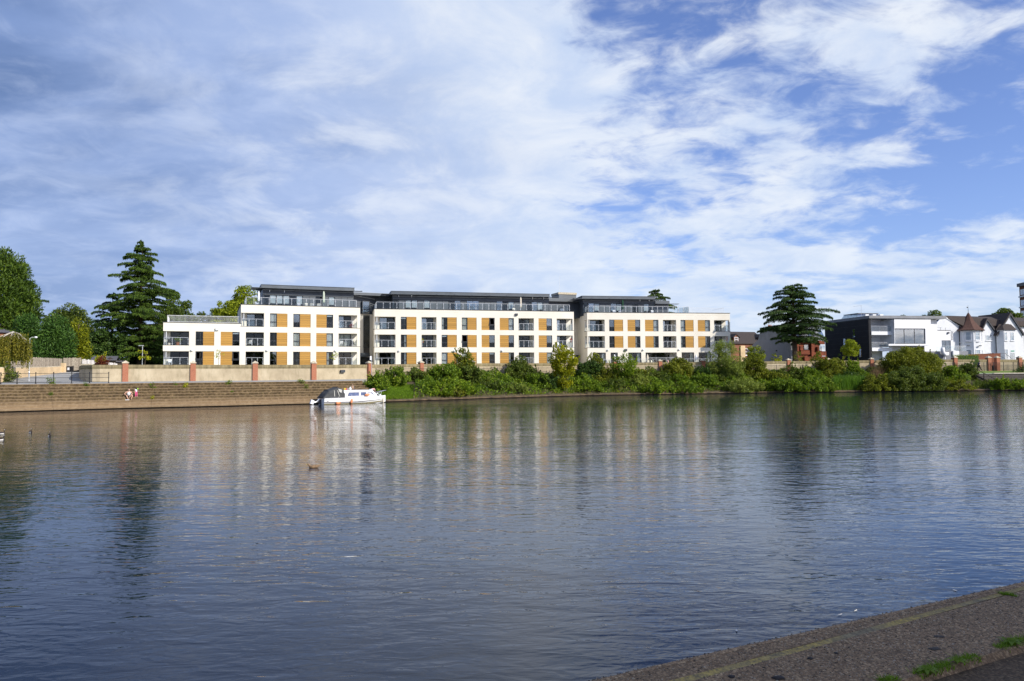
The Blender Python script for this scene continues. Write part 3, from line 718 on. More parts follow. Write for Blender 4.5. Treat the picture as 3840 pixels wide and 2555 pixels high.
# black three-rail railing along the left promenade
rpx = [-600, -450, -300, -150, -75, 0, 72, 147, 219, 290, 360, 428]
rr = off(0, 5.35, 2.6); rt_ = thing('railing', 'black three-rail metal railing at the top of the embankment steps', 'railing', rr)
P0 = [off(p, 5.35, 2.6)-rr for p in rpx]
for p in P0:
    MB().lathe([(.10, 0), (.10, .03), (.045, .06), (.045, .55), (.06, .57), (.06, .62), (.04, .64), (.04, 1.08), (.055, 1.10), (.05, 1.17), (.01, 1.2)], p, 8).build('post', M['black'], rt_)
for z in (.14, .60, 1.05):
    for a, c in zip(P0[:-1], P0[1:]):
        MB().tube([a+Vector((0, 0, z)), c+Vector((0, 0, z))], .024, 6).build('rail', M['black'], rt_)
# lamp posts
def lamp(px, Y, z0, ztop, label, kind):
    p = V2(px, Y); t = thing('lamp_post', label, 'lamp post', (p.x, p.y, z0)); h = ztop-z0
    if kind == 'white':
        MB().lathe([(.085, 0), (.085, 1.0), (.07, 1.05), (.045, 1.15), (.035, h)], n=10).build('pole', M['steel'], t)
        MB().tube([(0, 0, h), (.2, 0, h+.12), (.62, 0, h+.16)], .03, 6).build('arm', M['white_metal'], t)
        MB().lathe([(.02, .16), (.13, .14), (.17, .05), (.12, -.03), (.03, -.06)], (.68, 0, h+.08), 12).build('lamp_head', M['white_metal'], t, smooth=True)
    else:
        MB().lathe([(.08, 0), (.08, .8), (.05, .85), (.045, h)], n=10).build('pole', M['steel'], t)
        MB().prism([(-.52, 0), (-.45, .10), (.10, .10), (.12, 0)], -.13, .13, 'y').build('lamp_head', M['steel'], t, loc=(0, 0, h))
lamp(109, 84.8, 2.85, zat(109, 1270, 84.8), 'slim white lamp post beside the weeping birch', 'white')
lamp(533, 100, 4.2, zat(533, 1298, 100), 'grey lamp post with flat head in front of the tall cedar', 'grey')
# box lamp on the wall, sign pole
p = VP(1283, 0, -.18); b_ = tag(MB().prism([(-.28, -.17), (.28, -.17), (.28, .17), (-.28, .17)], -.16, .16, 'y').build('wall_box', M['frame'], None, (p.x, p.y, 3.80), R_(33)), 'small dark grey box fixed to the river wall beside the boat', 'box')
p = VP(1381, 0, -.75); t = thing('sign_pole', 'thin grey sign pole with a narrow white plate by the end of the steps', 'sign', (p.x, p.y, 2.75), R_(33))
MB().tube([(0, 0, 0), (0, 0, 3.05)], .04, 8).build('pole', M['steel'], t); MB().box(-.24, -.04, -.045, -.02, 2.5, 3.0).build('plate', M['white_plain'], t)
# thin railings standing in front of the wall on the right
def bar_fence(name, label, p0, p1, npost, h, d):
    o = VP(p0, VBASE(p0), d); t = thing(name, label, 'railing', o)
    ps = np.linspace(p0, p1, npost)
    for p in ps:
        a = VP(p, VBASE(p), d)-o; MB().box(a.x-.035, a.x+.035, a.y-.035, a.y+.035, a.z-.2, a.z+h+.05).build('post', M['black'], t)
    for z in (.12, h-.08):
        q = MB()
        for a, c in zip(ps[:-1], ps[1:]):
            q.tube([VP(a, VBASE(a)+z, d)-o, VP(c, VBASE(c)+z, d)-o], .018, 4)
        q.build('rail', M['black'], t)
    q = MB(); A = VP(p0, 0, d); B_ = VP(p1, 0, d); n = int((B_-A).length/.125)
    for k in range(n):
        p = p0+(p1-p0)*(k+.5)/n; a = VP(p, VBASE(p), d)-o; q.box(a.x-.009, a.x+.009, a.y-.009, a.y+.009, a.z+.05, a.z+h)
    stuff(q.build('bars', M['black'], t))
bar_fence('metal_railing', 'thin dark upright-bar railing in front of the wall left of the yellow-green maple', 1395, 2060, 14, 1.35, -.9)
bar_fence('metal_railing', 'thin dark upright-bar railing in front of the wall right of the yellow-green maple', 2070, 3000, 20, 1.35, -.9)
bar_fence('metal_railing', 'dark upright-bar railing behind the lawn where the man walks', 3500, 3900, 12, 1.45, -.55)

# ================================================================== the block of flats
FL = [4.97, 7.93, 10.89]; OH = 2.10; PAR = 14.25
class Block:
    def __init__(s, pl, yl, pr, yr):
        a = at(pl, 1375, yl); c = at(pr, 1375, yr); s.o = Vector((a.x, a.y, 0)); d = Vector((c.x-a.x, c.y-a.y, 0))
        s.len = d.length; s.d = d.normalized(); s.ang = math.atan2(d.y, d.x); s.n = Vector((-s.d.y, s.d.x, 0))
    def u(s, px, py=1270, v=0.0):
        r = ray(px, py); o = s.o + s.n*v
        # intersection of the sight line with the facade plane, measured along it
        k = (o.x*s.n.x + o.y*s.n.y)/(r[0]*s.n.x + r[1]*s.n.y)
        p = Vector((r[0]*k, r[1]*k, 0)); return (p-o).dot(s.d)
BA = Block(610, 109.4, 1350, 120.3); BB = Block(1404, 122.7, 2154, 131.0); BC = Block(2204, 132.9, 2741, 137.4)
apt = thing('apartment_building', 'long cream block of flats with golden timber panels, glass balconies and dark grey penthouses', 'building', BB.o)
class BP:                                   # builds parts of the flats in the frame of one block
    def __init__(s, B): s.B = B; s.loc = B.o - BB.o
    def part(s, mb, name, m, smooth=False): return mb.build(name, m, apt, s.loc, s.B.ang, smooth)
def place(par, me, name, loc, rot=None): return link(name, me, par, loc, rot)
def cached(c, key, fn):
    if key not in c: c[key] = fn()
    return c[key]
_mc = {}
def me_post():
    m = MB(); m.box(-.022, .022, -.022, .022, 0, 1.1); m.box(-.10, .10, -.012, .012, .86, .90); m.box(-.10, .10, -.012, .012, .22, .26); m.box(-.05, .05, -.05, .05, 0, .015)
    return m.mesh('post', M['steel'])
POST = me_post()
def balustrade(P, pts, name='balustrade', h=1.1, n=None, spacing=1.12):
    """pts: list of (u,v,z) along the top of the slab; one rail, separate posts and panes"""
    q = MB(); pts = [Vector(p) for p in pts]
    for a, c in zip(pts[:-1], pts[1:]):
        dz = Vector((0, 0, h)); d = (c-a).normalized(); w = Vector((-d.y, d.x, 0))*.028
        q.hexa([a-w+dz, c-w+dz, c+w+dz, a+w+dz], [a-w+dz+Vector((0, 0, .05)), c-w+dz+Vector((0, 0, .05)), c+w+dz+Vector((0, 0, .05)), a+w+dz+Vector((0, 0, .05))])
    r = P.part(q, name, M['steel'])
    for i, (a, c) in enumerate(zip(pts[:-1], pts[1:])):
        L_ = (c-a).length; k = max(1, round(L_/spacing)); d = (c-a)/k; ang = math.atan2(d.y, d.x)
        for j in range(k+1):
            if j == 0 and i > 0: continue
            place(r, POST, 'post', a+d*j, (0, 0, ang))
        for j in range(k):
            key = ('bp', round(d.length, 2), h); w = d.length
            me = cached(_mc, key, lambda: MB().box(.05, w-.05, -.006, .006, .10, h-.06).mesh('pane', M['glass_clear']))
            place(r, me, 'pane', a+d*j, (0, 0, ang))
    return r
def me_window(w, h, tr=.62, key='w'):
    def f():
        m = MB(); t = .065
        m.box(0, t, 0, .09, 0, h); m.box(w-t, w, 0, .09, 0, h); m.box(t, w-t, 0, .09, 0, t); m.box(t, w-t, 0, .09, h-t, h)
        z = h*(1-tr); m.box(t, w-t, .003, .087, z-.05, z+.05); return m.mesh('window', M['frame'])
    return cached(_mc, ('win', round(w, 2), h, tr), f)
def me_pane(w, h, m='glass'):
    return cached(_mc, ('pane', round(w, 2), round(h, 2), m), lambda: MB().box(0, w, 0, .012, 0, h).mesh('pane', M[m]))
def me_curtain(w, h, m):
    def f():
        q = MB(); n = 14
        for k in range(n):
            a = w*k/n; c = w*(k+1)/n; q.quad((a, .05*(k % 2), 0), (c, .05*((k+1) % 2), 0), (c, .05*((k+1) % 2), h), (a, .05*(k % 2), h))
        return q.mesh('curtain', M[m])
    return cached(_mc, ('cur', round(w, 2), round(h, 2), m), f)
wr = random.Random(21)
def window(P, u0, u1, z0, h=OH, code=None, tr=.62, v=.14):
    w = u1-u0; o = place(apt, me_window(w, h, tr), 'window', P.loc + P.B.d*u0 + P.B.n*v + Vector((0, 0, z0)), (0, 0, P.B.ang))
    t = .065; z = h*(1-tr)
    code = code or wr.choice('nnncchbbk')
    up_m = 'glass_sky' if code in 'ks' else 'glass'
    place(o, me_pane(w-2*t, z-.05-t), 'pane', (t, .04, t))
    if code == 'o':
        # top-hung sash pushed open
        sh = h-t-z-.05; sw = w-2*t
        q = MB(); q.box(0, .06, -.03, .03, 0, sh); q.box(sw-.06, sw, -.03, .03, 0, sh); q.box(.06, sw-.06, -.03, .03, 0, .06); q.box(.06, sw-.06, -.03, .03, sh-.06, sh)
        for f_ in range(len(q.v)): q.v[f_] = (q.v[f_][0], q.v[f_][1], q.v[f_][2]-sh)
        s_ = q.build('sash', M['frame'], o, (t, .02, h-t), (-.30, 0, 0))
        return o, s_
    place(o, me_pane(w-2*t, h-t-z-.05, up_m), 'pane', (t, .04, z+.05))
    if code == 'c': place(o, me_curtain(w-2*t, h-2*t, wr.choice(['curtain', 'curtain', 'stripe'])), 'curtain', (t, .16, t))
    if code == 'h':
        cw = (w-2*t)*.38; place(o, me_curtain(cw, h-2*t, 'curtain'), 'curtain', (t + (0 if wr.random() < .5 else w-2*t-cw), .16, t))
    if code == 'b': place(o, cached(_mc, ('bl', round(w, 2)), lambda: MB().box(0, w-2*t, 0, .02, 0, .24).mesh('blind', M['blind'])), 'blind', (t, .13, h-t-.25))
    return o, None
def timber(P, u0, u1, z0, h=OH, nb=6):
    w = u1-u0
    me0 = cached(_mc, ('tb', round(w, 2)), lambda: MB().box(0, w, .09, .14, 0, h).mesh('timber_panel', M['frame']))
    o = place(apt, me0, 'timber_panel', P.loc + P.B.d*u0 + P.B.n*0 + Vector((0, 0, z0)), (0, 0, P.B.ang))
    bh = h/nb; me = cached(_mc, ('pl', round(w, 2)), lambda: MB().box(.012, w-.012, 0, .035, .012, bh-.012).mesh('plank', M['timber']))
    for k in range(nb): place(o, me, 'plank', (0, .05 + .004*((k*5) % 3), k*bh))
    return o
def doors(P, u0, u1, z0, h, v, n=2, code='n', slab=None):
    """tall sliding glazing: frame, panes, maybe a curtain"""
    w = u1-u0
    def f():
        m = MB(); t = .07
        m.box(0, w, 0, .1, 0, t); m.box(0, w, 0, .1, h-t, h); m.box(0, t, .001, .099, t, h-t); m.box(w-t, w, .001, .099, t, h-t)
        for k in range(1, n): x = w*k/n; m.box(x-.05, x+.05, .002, .098, t, h-t)
        return m.mesh('glazed_door', M['frame'])
    o = place(apt, cached(_mc, ('door', round(w, 2), round(h, 2), n), f), 'glazed_door', P.loc + P.B.d*u0 + P.B.n*v + Vector((0, 0, z0)), (0, 0, P.B.ang))
    for k in range(n):
        place(o, me_pane(w/n-.14, h-.14, 'glass_sky' if (code == 'k' and k == 0) else 'glass'), 'pane', (w*k/n+.07, .04, .07))
    if code in 'ch':
        cw = w*(.9 if code == 'c' else .22); place(o, me_curtain(cw, h-.14, wr.choice(['curtain', 'stripe'])), 'curtain', (w-cw-.08 if code == 'h' else .08, .25, .07))
    return o
BAL_D = 1.75
def facade(P, u0, u1, rows, depth, cornerL=(), cornerR=(), ztop=PAR, sides=(True, True), side_floor=0):
    """rows: {floor: [(kind, u0, u1, extra)]}"""
    floors = sorted(rows); W_ = MB(); I_ = MB(); T = .30
    z_lo = 4.0
    W_.box(u0, u1, 0, T, z_lo, FL[floors[0]])
    for fi in floors:
        zf = FL[fi]; zt = zf+OH; zn = FL[fi+1] if fi+1 in rows else ztop
        ops = sorted(rows[fi], key=lambda e: e[1]); x = u0
        merged = []
        for e in ops:
            if merged and abs(merged[-1][1]-e[1]) < .02: merged[-1][1] = e[2]
            else: merged.append([e[1], e[2]])
        for a, c in merged:
            if a-x > .02: W_.box(x, a, 0, T, zf, zt)
            x = c
        if u1-x > .02: W_.box(x, u1, 0, T, zf, zt)
        bo = -.06 if fi+1 in rows else -.10
        W_.box(u0, u1, 0, T, zt, zn)
        if fi in cornerL or fi in cornerR or True:
            pass
        # protruding balcony bands over the corner balconies
        for e in ops:
            if e[0] == 'b' and fi+1 in rows:
                pass
        # floors and rooms behind
        I_.box(u0+.35, u1-.35, T+.003, depth-.4, zf-.25, zf-.01)
        I_.box(u0+.35, u1-.35, T+.003, depth-.4, zt+.02, zt+.10)
        I_.box(u0+.35, u1-.35, 4.6, 4.7, zf, zt)
        for k, e in enumerate(ops):
            if k % 2 == 0 and e[1] > u0+1: I_.box(e[1]-.42, e[1]-.34, T+.01 if e[0] != 'b' else BAL_D+.2, 4.55, zf, zt)
        # side walls
        for sgn, cs, ue, us in ((0, cornerL, u0, sides[0]), (1, cornerR, u1, sides[1])):
            if not us: continue
            xa, xb = (ue, ue+T) if sgn == 0 else (ue-T, ue)
            W_.box(xa, xb, T, depth, zt, zn)
            W_.box(xa, xb, (BAL_D+.12) if fi in cs else T, depth, zf, zt)
    for ue, us, sgn in ((u0, sides[0], 0), (u1, sides[1], 1)):
        if us:
            xa, xb = (ue, ue+T) if sgn == 0 else (ue-T, ue); W_.box(xa, xb, T, depth, z_lo, FL[floors[0]])
    W_.box(u0, u1, depth, depth+T, z_lo, ztop)
    I_.box(u0+T, u1-T, T, depth, ztop-.45, ztop-.38)
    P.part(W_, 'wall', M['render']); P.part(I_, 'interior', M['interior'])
    # dark coping on the parapet
    C_ = MB(); C_.box(u0-.08, u1+.08, -.08, .36, ztop+.003, ztop+.07)
    if sides[0]: C_.box(u0-.08, u0+.38, .363, depth, ztop+.003, ztop+.07)
    if sides[1]: C_.box(u1-.38, u1+.08, .363, depth, ztop+.003, ztop+.07)
    P.part(C_, 'coping', M['frame'])
    for fi in floors:
        zf = FL[fi]; zt = zf+OH
        for e in rows[fi]:
            k, a, c = e[0], e[1], e[2]; ex = e[3] if len(e) > 3 else None
            if k == 'w': window(P, a, c, zf, code=ex)
            elif k == 'p': timber(P, a, c, zf)
            elif k == 'd': doors(P, a, c, zf, OH, .14, 3, 'h')
            elif k == 'b':
                L_ = fi in cornerL and abs(a-u0) < .9; Rr = fi in cornerR and abs(c-u1) < .9
                q = MB()
                ba, bc = (u0+.02 if L_ else a), (u1-.02 if Rr else c)
                q.box(ba, bc, .303, BAL_D, zf-.13, zf-.005)                          # slab
                q.box(ba, bc, .303, BAL_D, zt+.004, zt+.06)                         # soffit
                if not L_: q.box(a-.16, a-.003, .303, BAL_D+.1, zf, zt)
                if not Rr: q.box(c+.003, c+.16, .303, BAL_D+.1, zf, zt)
                ga, gc = a, c
                if L_: ga = a+(c-a)*.26; q.box(ba, ga-.003, BAL_D, BAL_D+.25, zf, zt)
                if Rr: gc = c-(c-a)*.22; q.box(gc+.003, bc, BAL_D, BAL_D+.25, zf, zt)
                if not (L_ or Rr) and P.B is not BA: gc = c-(c-a)*.12; q.box(gc+.003, c, BAL_D, BAL_D+.25, zf, zt)
                P.part(q, 'balcony', M['render'])
                doors(P, ga, gc, zf+.02, OH-.03, BAL_D, 2, ex or wr.choice('nnkhn'))
                s = MB(); s.box(ba-(.10 if L_ else 0), bc+(.10 if Rr else 0), -.03, .302, zf-.004, zf+.045)
                if L_: s.box(u0-.10, u0+.25, .305, BAL_D, zf-.004, zf+.045)
                if Rr: s.box(u1-.25, u1+.10, .305, BAL_D, zf-.004, zf+.045)
                P.part(s, 'balcony_sill', M['frame'])
                pts = [(ba+.12, .10, zf+.045), (bc-.12, .10, zf+.045)]
                if L_: pts = [(ba+.12, BAL_D-.05, zf+.045)] + pts
                if Rr: pts = pts + [(bc-.12, BAL_D-.05, zf+.045)]
                balustrade(P, pts, spacing=max(.8, (bc-ba)/3.0))
                if L_ or Rr:
                    pu = u0+.22+.18 if L_ else u1-.25
                    P.part(MB().tube([(pu, .26, zf), (pu, .26, zt)], .075, 8), 'steel_column', M['steel'])
# ---- openings, read off the photograph
def cols(B, spec):
    return [(k, B.u(a), B.u(c), *ex) for k, a, c, *ex in spec]
PA, PB, PC = BP(BA), BP(BB), BP(BC)
A_end = BA.len
uA2 = BA.u(903)
A_low = cols(BA, [('b', 611, 709.3), ('w', 733.4, 761.4), ('p', 761.4, 803.4), ('p', 827.5, 871.6), ('w', 871.6, 898.5)])
A_hi = cols(BA, [('b', 921.5, 990), ('w', 1012, 1038), ('p', 1038, 1077.4), ('w', 1099.5, 1124.5), ('p', 1124.5, 1164.7), ('p', 1185.8, 1224.8), ('w', 1224.8, 1249), ('b', 1269.6, 1339)])
def codes(row, s):
    out = []; it = iter(s)
    for e in row:
        if e[0] in 'wb': out.append((e[0], e[1], e[2], next(it)))
        else: out.append(e)
    return out
facade(PA, 0, uA2, {0: codes(A_low, 'noo'), 1: codes(A_low, 'nnb')}, 14, cornerL=(0, 1), ztop=11.31, sides=(True, False))
facade(PA, uA2, A_end, {0: codes(A_hi, 'nknhn'), 1: codes(A_hi, 'nnccc'), 2: [('b', uA2+.03, A_hi[0][2], 'k')] + codes(A_hi[1:], 'ckbk')}, 14, cornerL=(2,), cornerR=(0, 1, 2))
B_row = cols(BB, [('b', 1405, 1483.3), ('w', 1503, 1525.4), ('p', 1525.4, 1561.4), ('b', 1581, 1637), ('w', 1656, 1678), ('p', 1678, 1713), ('w', 1732, 1753.4), ('p', 1753.4, 1787.6), ('p', 1806, 1835), ('w', 1835, 1855.5), ('p', 1874.4, 1907.7), ('w', 1907.7, 1927.6), ('b', 1945, 2002.7), ('p', 2020, 2050.5), ('w', 2050.5, 2070.7), ('b', 2088.4, 2148)])
facade(PB, 0, BB.len, {0: codes(B_row, 'hhnccbhncn'), 1: codes(B_row, 'hhnbokknsk'), 2: codes(B_row, 'kbkhcochkk')}, 14, cornerL=(0, 1, 2), cornerR=(0, 1, 2))
C_row = cols(BC, [('b', 2206, 2268.4), ('w', 2285, 2304.8), ('p', 2304.8, 2337.3), ('p', 2354, 2383.2), ('w', 2383.2, 2401.7), ('p', 2419.6, 2451.3), ('w', 2451.3, 2470.3), ('b', 2487, 2536.4), ('w', 2553, 2571.4), ('p', 2571.4, 2601.7), ('p', 2617.6, 2645.6), ('w', 2645.6, 2663.8), ('b', 2679, 2735)])
C_g = cols(BC, [('d', 2221, 2271), ('d', 2289, 2316), ('d', 2355, 2404), ('b', 2420, 2537), ('d', 2555, 2602), ('d', 2619, 2665.5), ('d', 2690, 2722)])
facade(PC, 0, BC.len, {0: C_g, 1: codes(C_row, 'nnhhnhhn'), 2: codes(C_row, 'kkkckcck')}, 14, cornerL=(1, 2), cornerR=(1, 2))
# terrace edge balustrade in front of block C, ground floor
balustrade(PC, [(-.2, -1.7, 4.72), (BC.u(2690), -1.7, 4.72)], spacing=1.3)
q = MB(); q.box(-.6, BC.len, -2.0, -.01, 4.2, 4.70); PC.part(q, 'terrace', M['coping'])
# ---- roof terraces: rails
TZ = PAR+.07
balustrade(PA, [(uA2+.75, 6.5, TZ), (uA2+.75, .35, TZ), (A_end-.55, .35, TZ)])
balustrade(PB, [(.35, 5.5, TZ), (.35, .35, TZ), (BB.u(2139), .35, TZ), (BB.u(2139), 3.0, TZ)], spacing=1.12)
balustrade(PC, [(.3, 5.0, TZ), (.3, .35, TZ), (BC.u(2588), .35, TZ), (BC.u(2588), 6.0, TZ)], spacing=.98)
# white bar railing on the low wing
ur0, ur1 = BA.u(626), BA.u(900)
q = MB(); z = 11.31+.07
q.box(ur0, ur1, .40, .45, z+.98, z+1.03); q.box(ur0, ur1, .405, .445, z+.06, z+.10); q.box(ur0, ur0+.05, .46, 6, z+.98, z+1.03)
rl = PA.part(q, 'bar_railing', M['white_metal'])
mb_ = MB().box(-.014, .014, -.014, .014, 0, .98).mesh('bar', M['white_metal'])
n = 62
for k in range(n+1): place(rl, mb_, 'bar', (ur0+.02+(ur1-ur0-.04)*k/n, .425, z))
for k in range(1, 16): place(rl, mb_, 'bar', (ur0+.025, .425+k*.36, z))
# thin grey railing on the roof of block C's right end
uc0, uc1 = BC.u(2590), BC.u(2722)
q = MB(); q.box(uc0, uc1, .5, .53, TZ+.95, TZ+.98); q.box(uc1-.03, uc1, .53, 5.5, TZ+.95, TZ+.98); q.box(uc0, uc1, .505, .525, TZ+.1, TZ+.12)
rl = PC.part(q, 'bar_railing', M['steel'])
for k in range(38): place(rl, mb_, 'bar', (uc0+(uc1-uc0-.03)*k/37, .515, TZ))
# ---- penthouses
def penthouse(P, px0, px1, z1, v0, depth, canL, canR, glaz, lightband=True, vents=()):
    B = P.B; a, c = B.u(px0, 1150, v0), B.u(px1, 1150, v0)
    zt = z1-.55; zg = 16.15
    w = MB(); w.box(a, c, v0, v0+.2, zg, zt-.001); w.box(a, a+.2, v0+.2, v0+depth, 13.85, zt-.001); w.box(c-.2, c, v0+.2, v0+depth, 13.85, zt-.001); w.box(a, c, v0+depth, v0+depth+.2, 13.85, zt-.001)
    P.part(w, 'penthouse_wall', M['clad'])
    P.part(MB().box(a+.02, c-.02, v0-.03, v0-.003, zg+.02, zg+.30), 'fascia_band', M['clad_light'])
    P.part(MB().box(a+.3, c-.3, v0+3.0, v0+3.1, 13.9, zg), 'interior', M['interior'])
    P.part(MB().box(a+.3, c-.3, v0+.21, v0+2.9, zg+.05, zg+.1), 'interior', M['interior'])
    r = P.part(MB().box(a-.25, c+.02, v0-.35, v0+depth+.4, zt, z1-.06), 'roof', M['clad_light'])
    link('roof_edge', MB().box(a-.30, c+.07, v0-.40, v0+depth+.45, z1-.058, z1).mesh('roof_edge', M['clad']), r)
    cn = MB(); cz = zt-.10
    cn.box(a-canL, c+canR, v0-1.25, v0-.36, cz, cz+.06)
    co = P.part(cn, 'canopy', M['steel' if False else 'clad_light'])
    k = max(2, round((c-a+canL+canR)/3.2))
    for j in range(k+1):
        x = a-canL+.1+(c-a+canL+canR-.2)*j/k
        link('bracket', MB().prism([(v0-1.2, cz+.07), (v0-.36, cz+.07), (v0-.36, cz+.2)], x-.03, x+.03, 'x').mesh('bracket', M['frame']), co)
    if canL > .5:
        for j in range(7):
            y = v0-.2+j*.42; link('louvre', MB().box(a-canL, a-.26, y, y+.12, cz+.004, cz+.09).mesh('louvre', M['frame']), co)
    # glazing band: alternating panes and grey panels
    g = MB(); g.box(a+.02, c-.02, v0+.02, v0+.12, 13.86, 13.95); g.box(a+.02, c-.02, v0+.02, v0+.12, zg-.07, zg-.003)
    gl = P.part(g, 'glazing_band', M['frame'])
    n = round((c-a)/1.05); w_ = (c-a-.04)/n
    mu = cached(_mc, ('mul',), lambda: MB().box(-.03, .03, .025, .115, 13.951, zg-.071).mesh('mullion', M['frame']))
    for j in range(n+1): place(gl, mu, 'mullion', (min(max(a+.02+w_*j, a+.051), c-.051), v0, 0))
    for j in range(n):
        kd = glaz[j % len(glaz)]
        mm = {'g': 'glass', 's': 'glass_sky', 'p': 'clad_light', 'd': 'clad', 'w': 'glass'}[kd]
        key = ('gp', round(w_, 2), mm); me = cached(_mc, key, lambda: MB().box(.035, w_-.035, .05, .08, 13.955, zg-.075).mesh('pane' if 'glass' in mm else 'panel', M[mm]))
        place(gl, me, 'pane' if 'glass' in mm else 'panel', (a+.02+w_*j, v0, 0))
        if kd == 'w': place(gl, cached(_mc, ('gpc', round(w_, 2)), lambda: MB().box(.08, w_-.08, .15, .17, 14.8, zg-.1).mesh('blind', M['blind'])), 'blind', (a+.02+w_*j, v0, 0))
    for px in vents:
        u_ = B.u(px, 1110, v0); P.part(MB().box(u_-.06, u_+.06, v0-.16, v0-.032, zg+.40, zg+.72), 'wall_light', M['white_metal'])
    return a, c
pa = penthouse(PA, 985, 1327, 17.70, 2.4, 9, 1.7, 1.2, 'gwwwgwppgpwpppwpg', vents=(1011, 1066))
pb = penthouse(PB, 1472, 2059, 17.55, 2.6, 9, 1.9, 1.4, 'gpwwpwpppgspsspppsgwppgswpgp', vents=(1495, 1543, 1996, 2038))
pc = penthouse(PC, 2186, 2455, 17.45, 2.2, 9, 2.0, 1.4, 'gswppswppgpwgwppg', vents=(2399, 2433))
# lower dark block at the right end of C's penthouse
a, c = BC.u(2456, 1150, 3.2), BC.u(2507, 1150, 3.2)
PC.part(MB().box(a, c, 3.2, 10, 13.85, 16.2), 'penthouse_wall', M['clad']); PC.part(MB().box(a, c+.1, 2.9, 10.3, 16.203, 16.80), 'roof', M['clad_light']); PC.part(MB().box(a, c+1.6, 2.0, 2.85, 16.1, 16.16), 'canopy', M['clad_light'])
# ---- the recessed links between the blocks
def quadbox(p0, p1, z0, z1, th):                # upright slab between two plan points, in the frame of the flats
    d = (p1-p0).normalized(); n = Vector((-d.y, d.x, 0))*th; o = BB.o
    b4 = lambda z: [Vector((p.x-o.x, p.y-o.y, z)) for p in (p0, p1, p1+n, p0+n)]
    return MB().hexa(b4(z0), b4(z1))
def Pl(B, u_, v): return B.o + B.d*u_ + B.n*v
l0 = Pl(BA, A_end-.6, 6.2); l1 = Pl(BB, .5, 6.0)
quadbox(l0, l1, 4.0, 13.8, .3).build('link_wall', M['render'], apt); quadbox(l0 - Vector((0, .02, 0)), l1 - Vector((0, .02, 0)), 13.803, 17.0, .4).build('link_wall', M['clad'], apt)
e0 = Pl(BA, A_end-3.5, 4.9); e1 = Pl(BB, 3.2, 4.6)
quadbox(e0 + Vector((0, 1.2, 0)), e1 + Vector((0, 1.2, 0)), 17.003, 17.45, 5).build('link_roof', M['clad_light'], apt); quadbox(e0, e1, 16.88, 16.94, 1.1).build('canopy', M['clad_light'], apt)
quadbox(Pl(BB, -.3, 6.4), Pl(BB, pb[0]+.3, 6.4), 13.803, 16.95, .3).build('link_wall', M['clad'], apt)
# stair glazing on the link
def free_window(p0, p1, z0, z1, bars, m='glass_sky', proud=.06, fm='frame'):
    d = (p1-p0); w = d.length; ang = math.atan2(d.y, d.x); q = MB(); t = .08
    q.box(0, w, -proud, .05, z0, z0+t); q.box(0, w, -proud, .05, z1-t, z1); q.box(0, t, -proud+.002, .048, z0+t, z1-t); q.box(w-t, w, -proud+.002, .048, z0+t, z1-t)
    for b_ in bars: q.box(t, w-t, -proud+.004, .046, b_-.05, b_+.05)
    o = q.build('window', M[fm], apt, (p0.x-BB.o.x, p0.y-BB.o.y, 0), ang)
    zs = [z0] + list(bars) + [z1]
    for a_, c_ in zip(zs[:-1], zs[1:]): MB().box(t, w-t, -.03, -.02, a_+.05, c_-.05).build('pane', M[m], o)
    return o
def onlink(px, A, B_, dy=.08):
    r = ray(px, 1270); d = B_-A; # intersect ray (x=r0 k, y=r1 k) with the line
    k = (A.x*d.y - A.y*d.x)/(r[0]*d.y - r[1]*d.x); return Vector((r[0]*k, r[1]*k - dy, 0))
w0, w1 = onlink(1363, l0, l1), onlink(1386, l0, l1)
free_window(w0, w1, zat(1375, 1304, w0.y), 13.6, [zat(1375, 1287, w0.y), zat(1375, 1257, w0.y), zat(1375, 1238, w0.y), zat(1375, 1220, w0.y), zat(1375, 1193, w0.y)], 'glass')
free_window(w0 - Vector((.1, .5, 0)), w1 - Vector((-.1, .5, 0)), 13.85, 16.0, [14.55], 'glass_sky', .1)
quadbox(w0 + Vector((-.08, -.43, 0)), w1 + Vector((.08, -.43, 0)), 13.83, 16.02, .42).build('bay', M['clad'], apt)
quadbox(w0 + Vector((0, .06, 0)), w1 + Vector((0, .06, 0)), 6.5, 13.5, .05).build('interior', M['interior'], apt)
# dark entrance canopy under the link
quadbox(onlink(1341, l0, l1, 2.2), onlink(1396, l0, l1, 2.2), 6.45, 7.1, 2.1).build('entrance_canopy', M['clad'], apt)
quadbox(onlink(1341, l0, l1, .05), onlink(1394, l0, l1, .05), 4.2, 6.44, .04).build('entrance_door', M['frame'], apt)
# link B to C
m0 = Pl(BB, BB.len-.6, 7.0); m1 = Pl(BC, .4, 7.0)
quadbox(m0, m1, 4.0, 13.6, .3).build('link_wall', M['render'], apt)
n0 = Pl(BB, BB.u(2062), 5.2); n1 = Pl(BC, .2, 5.0)
quadbox(n0, n1, 13.603, 16.7, .4).build('link_wall', M['clad'], apt)
e0 = Pl(BB, BB.u(2055), 4.4); e1 = Pl(BC, -.6, 4.0)
quadbox(e0+Vector((0, .8, 0)), e1+Vector((0, .8, 0)), 16.703, 17.2, 6).build('link_roof', M['clad_light'], apt); quadbox(e0, e1, 16.5, 16.56, .75).build('canopy', M['clad_light'], apt)
t0 = onlink(2099, n0, n1, -1.2); t1 = onlink(2165, n0, n1, -1.2)
quadbox(t0, t1, 17.203, 18.05, 3.2).build('plant_room', M['clad_light'], apt); quadbox(t0-Vector((.1, .1, 0)), t1-Vector((-.1, .1, 0)), 18.053, 18.42, 3.4).build('plant_room_cap', M['cap'], apt)
q = MB(); q.tube([(t0.x-BB.o.x+.15, t0.y-BB.o.y+.6, 17.2), (t0.x-BB.o.x+.15, t0.y-BB.o.y+.6, 21.6)], [.035, .02], 6); q.build('mast', M['white_metal'], apt)
x0 = onlink(2098, n0, n1, .04); x1 = onlink(2117, n0, n1, .04)
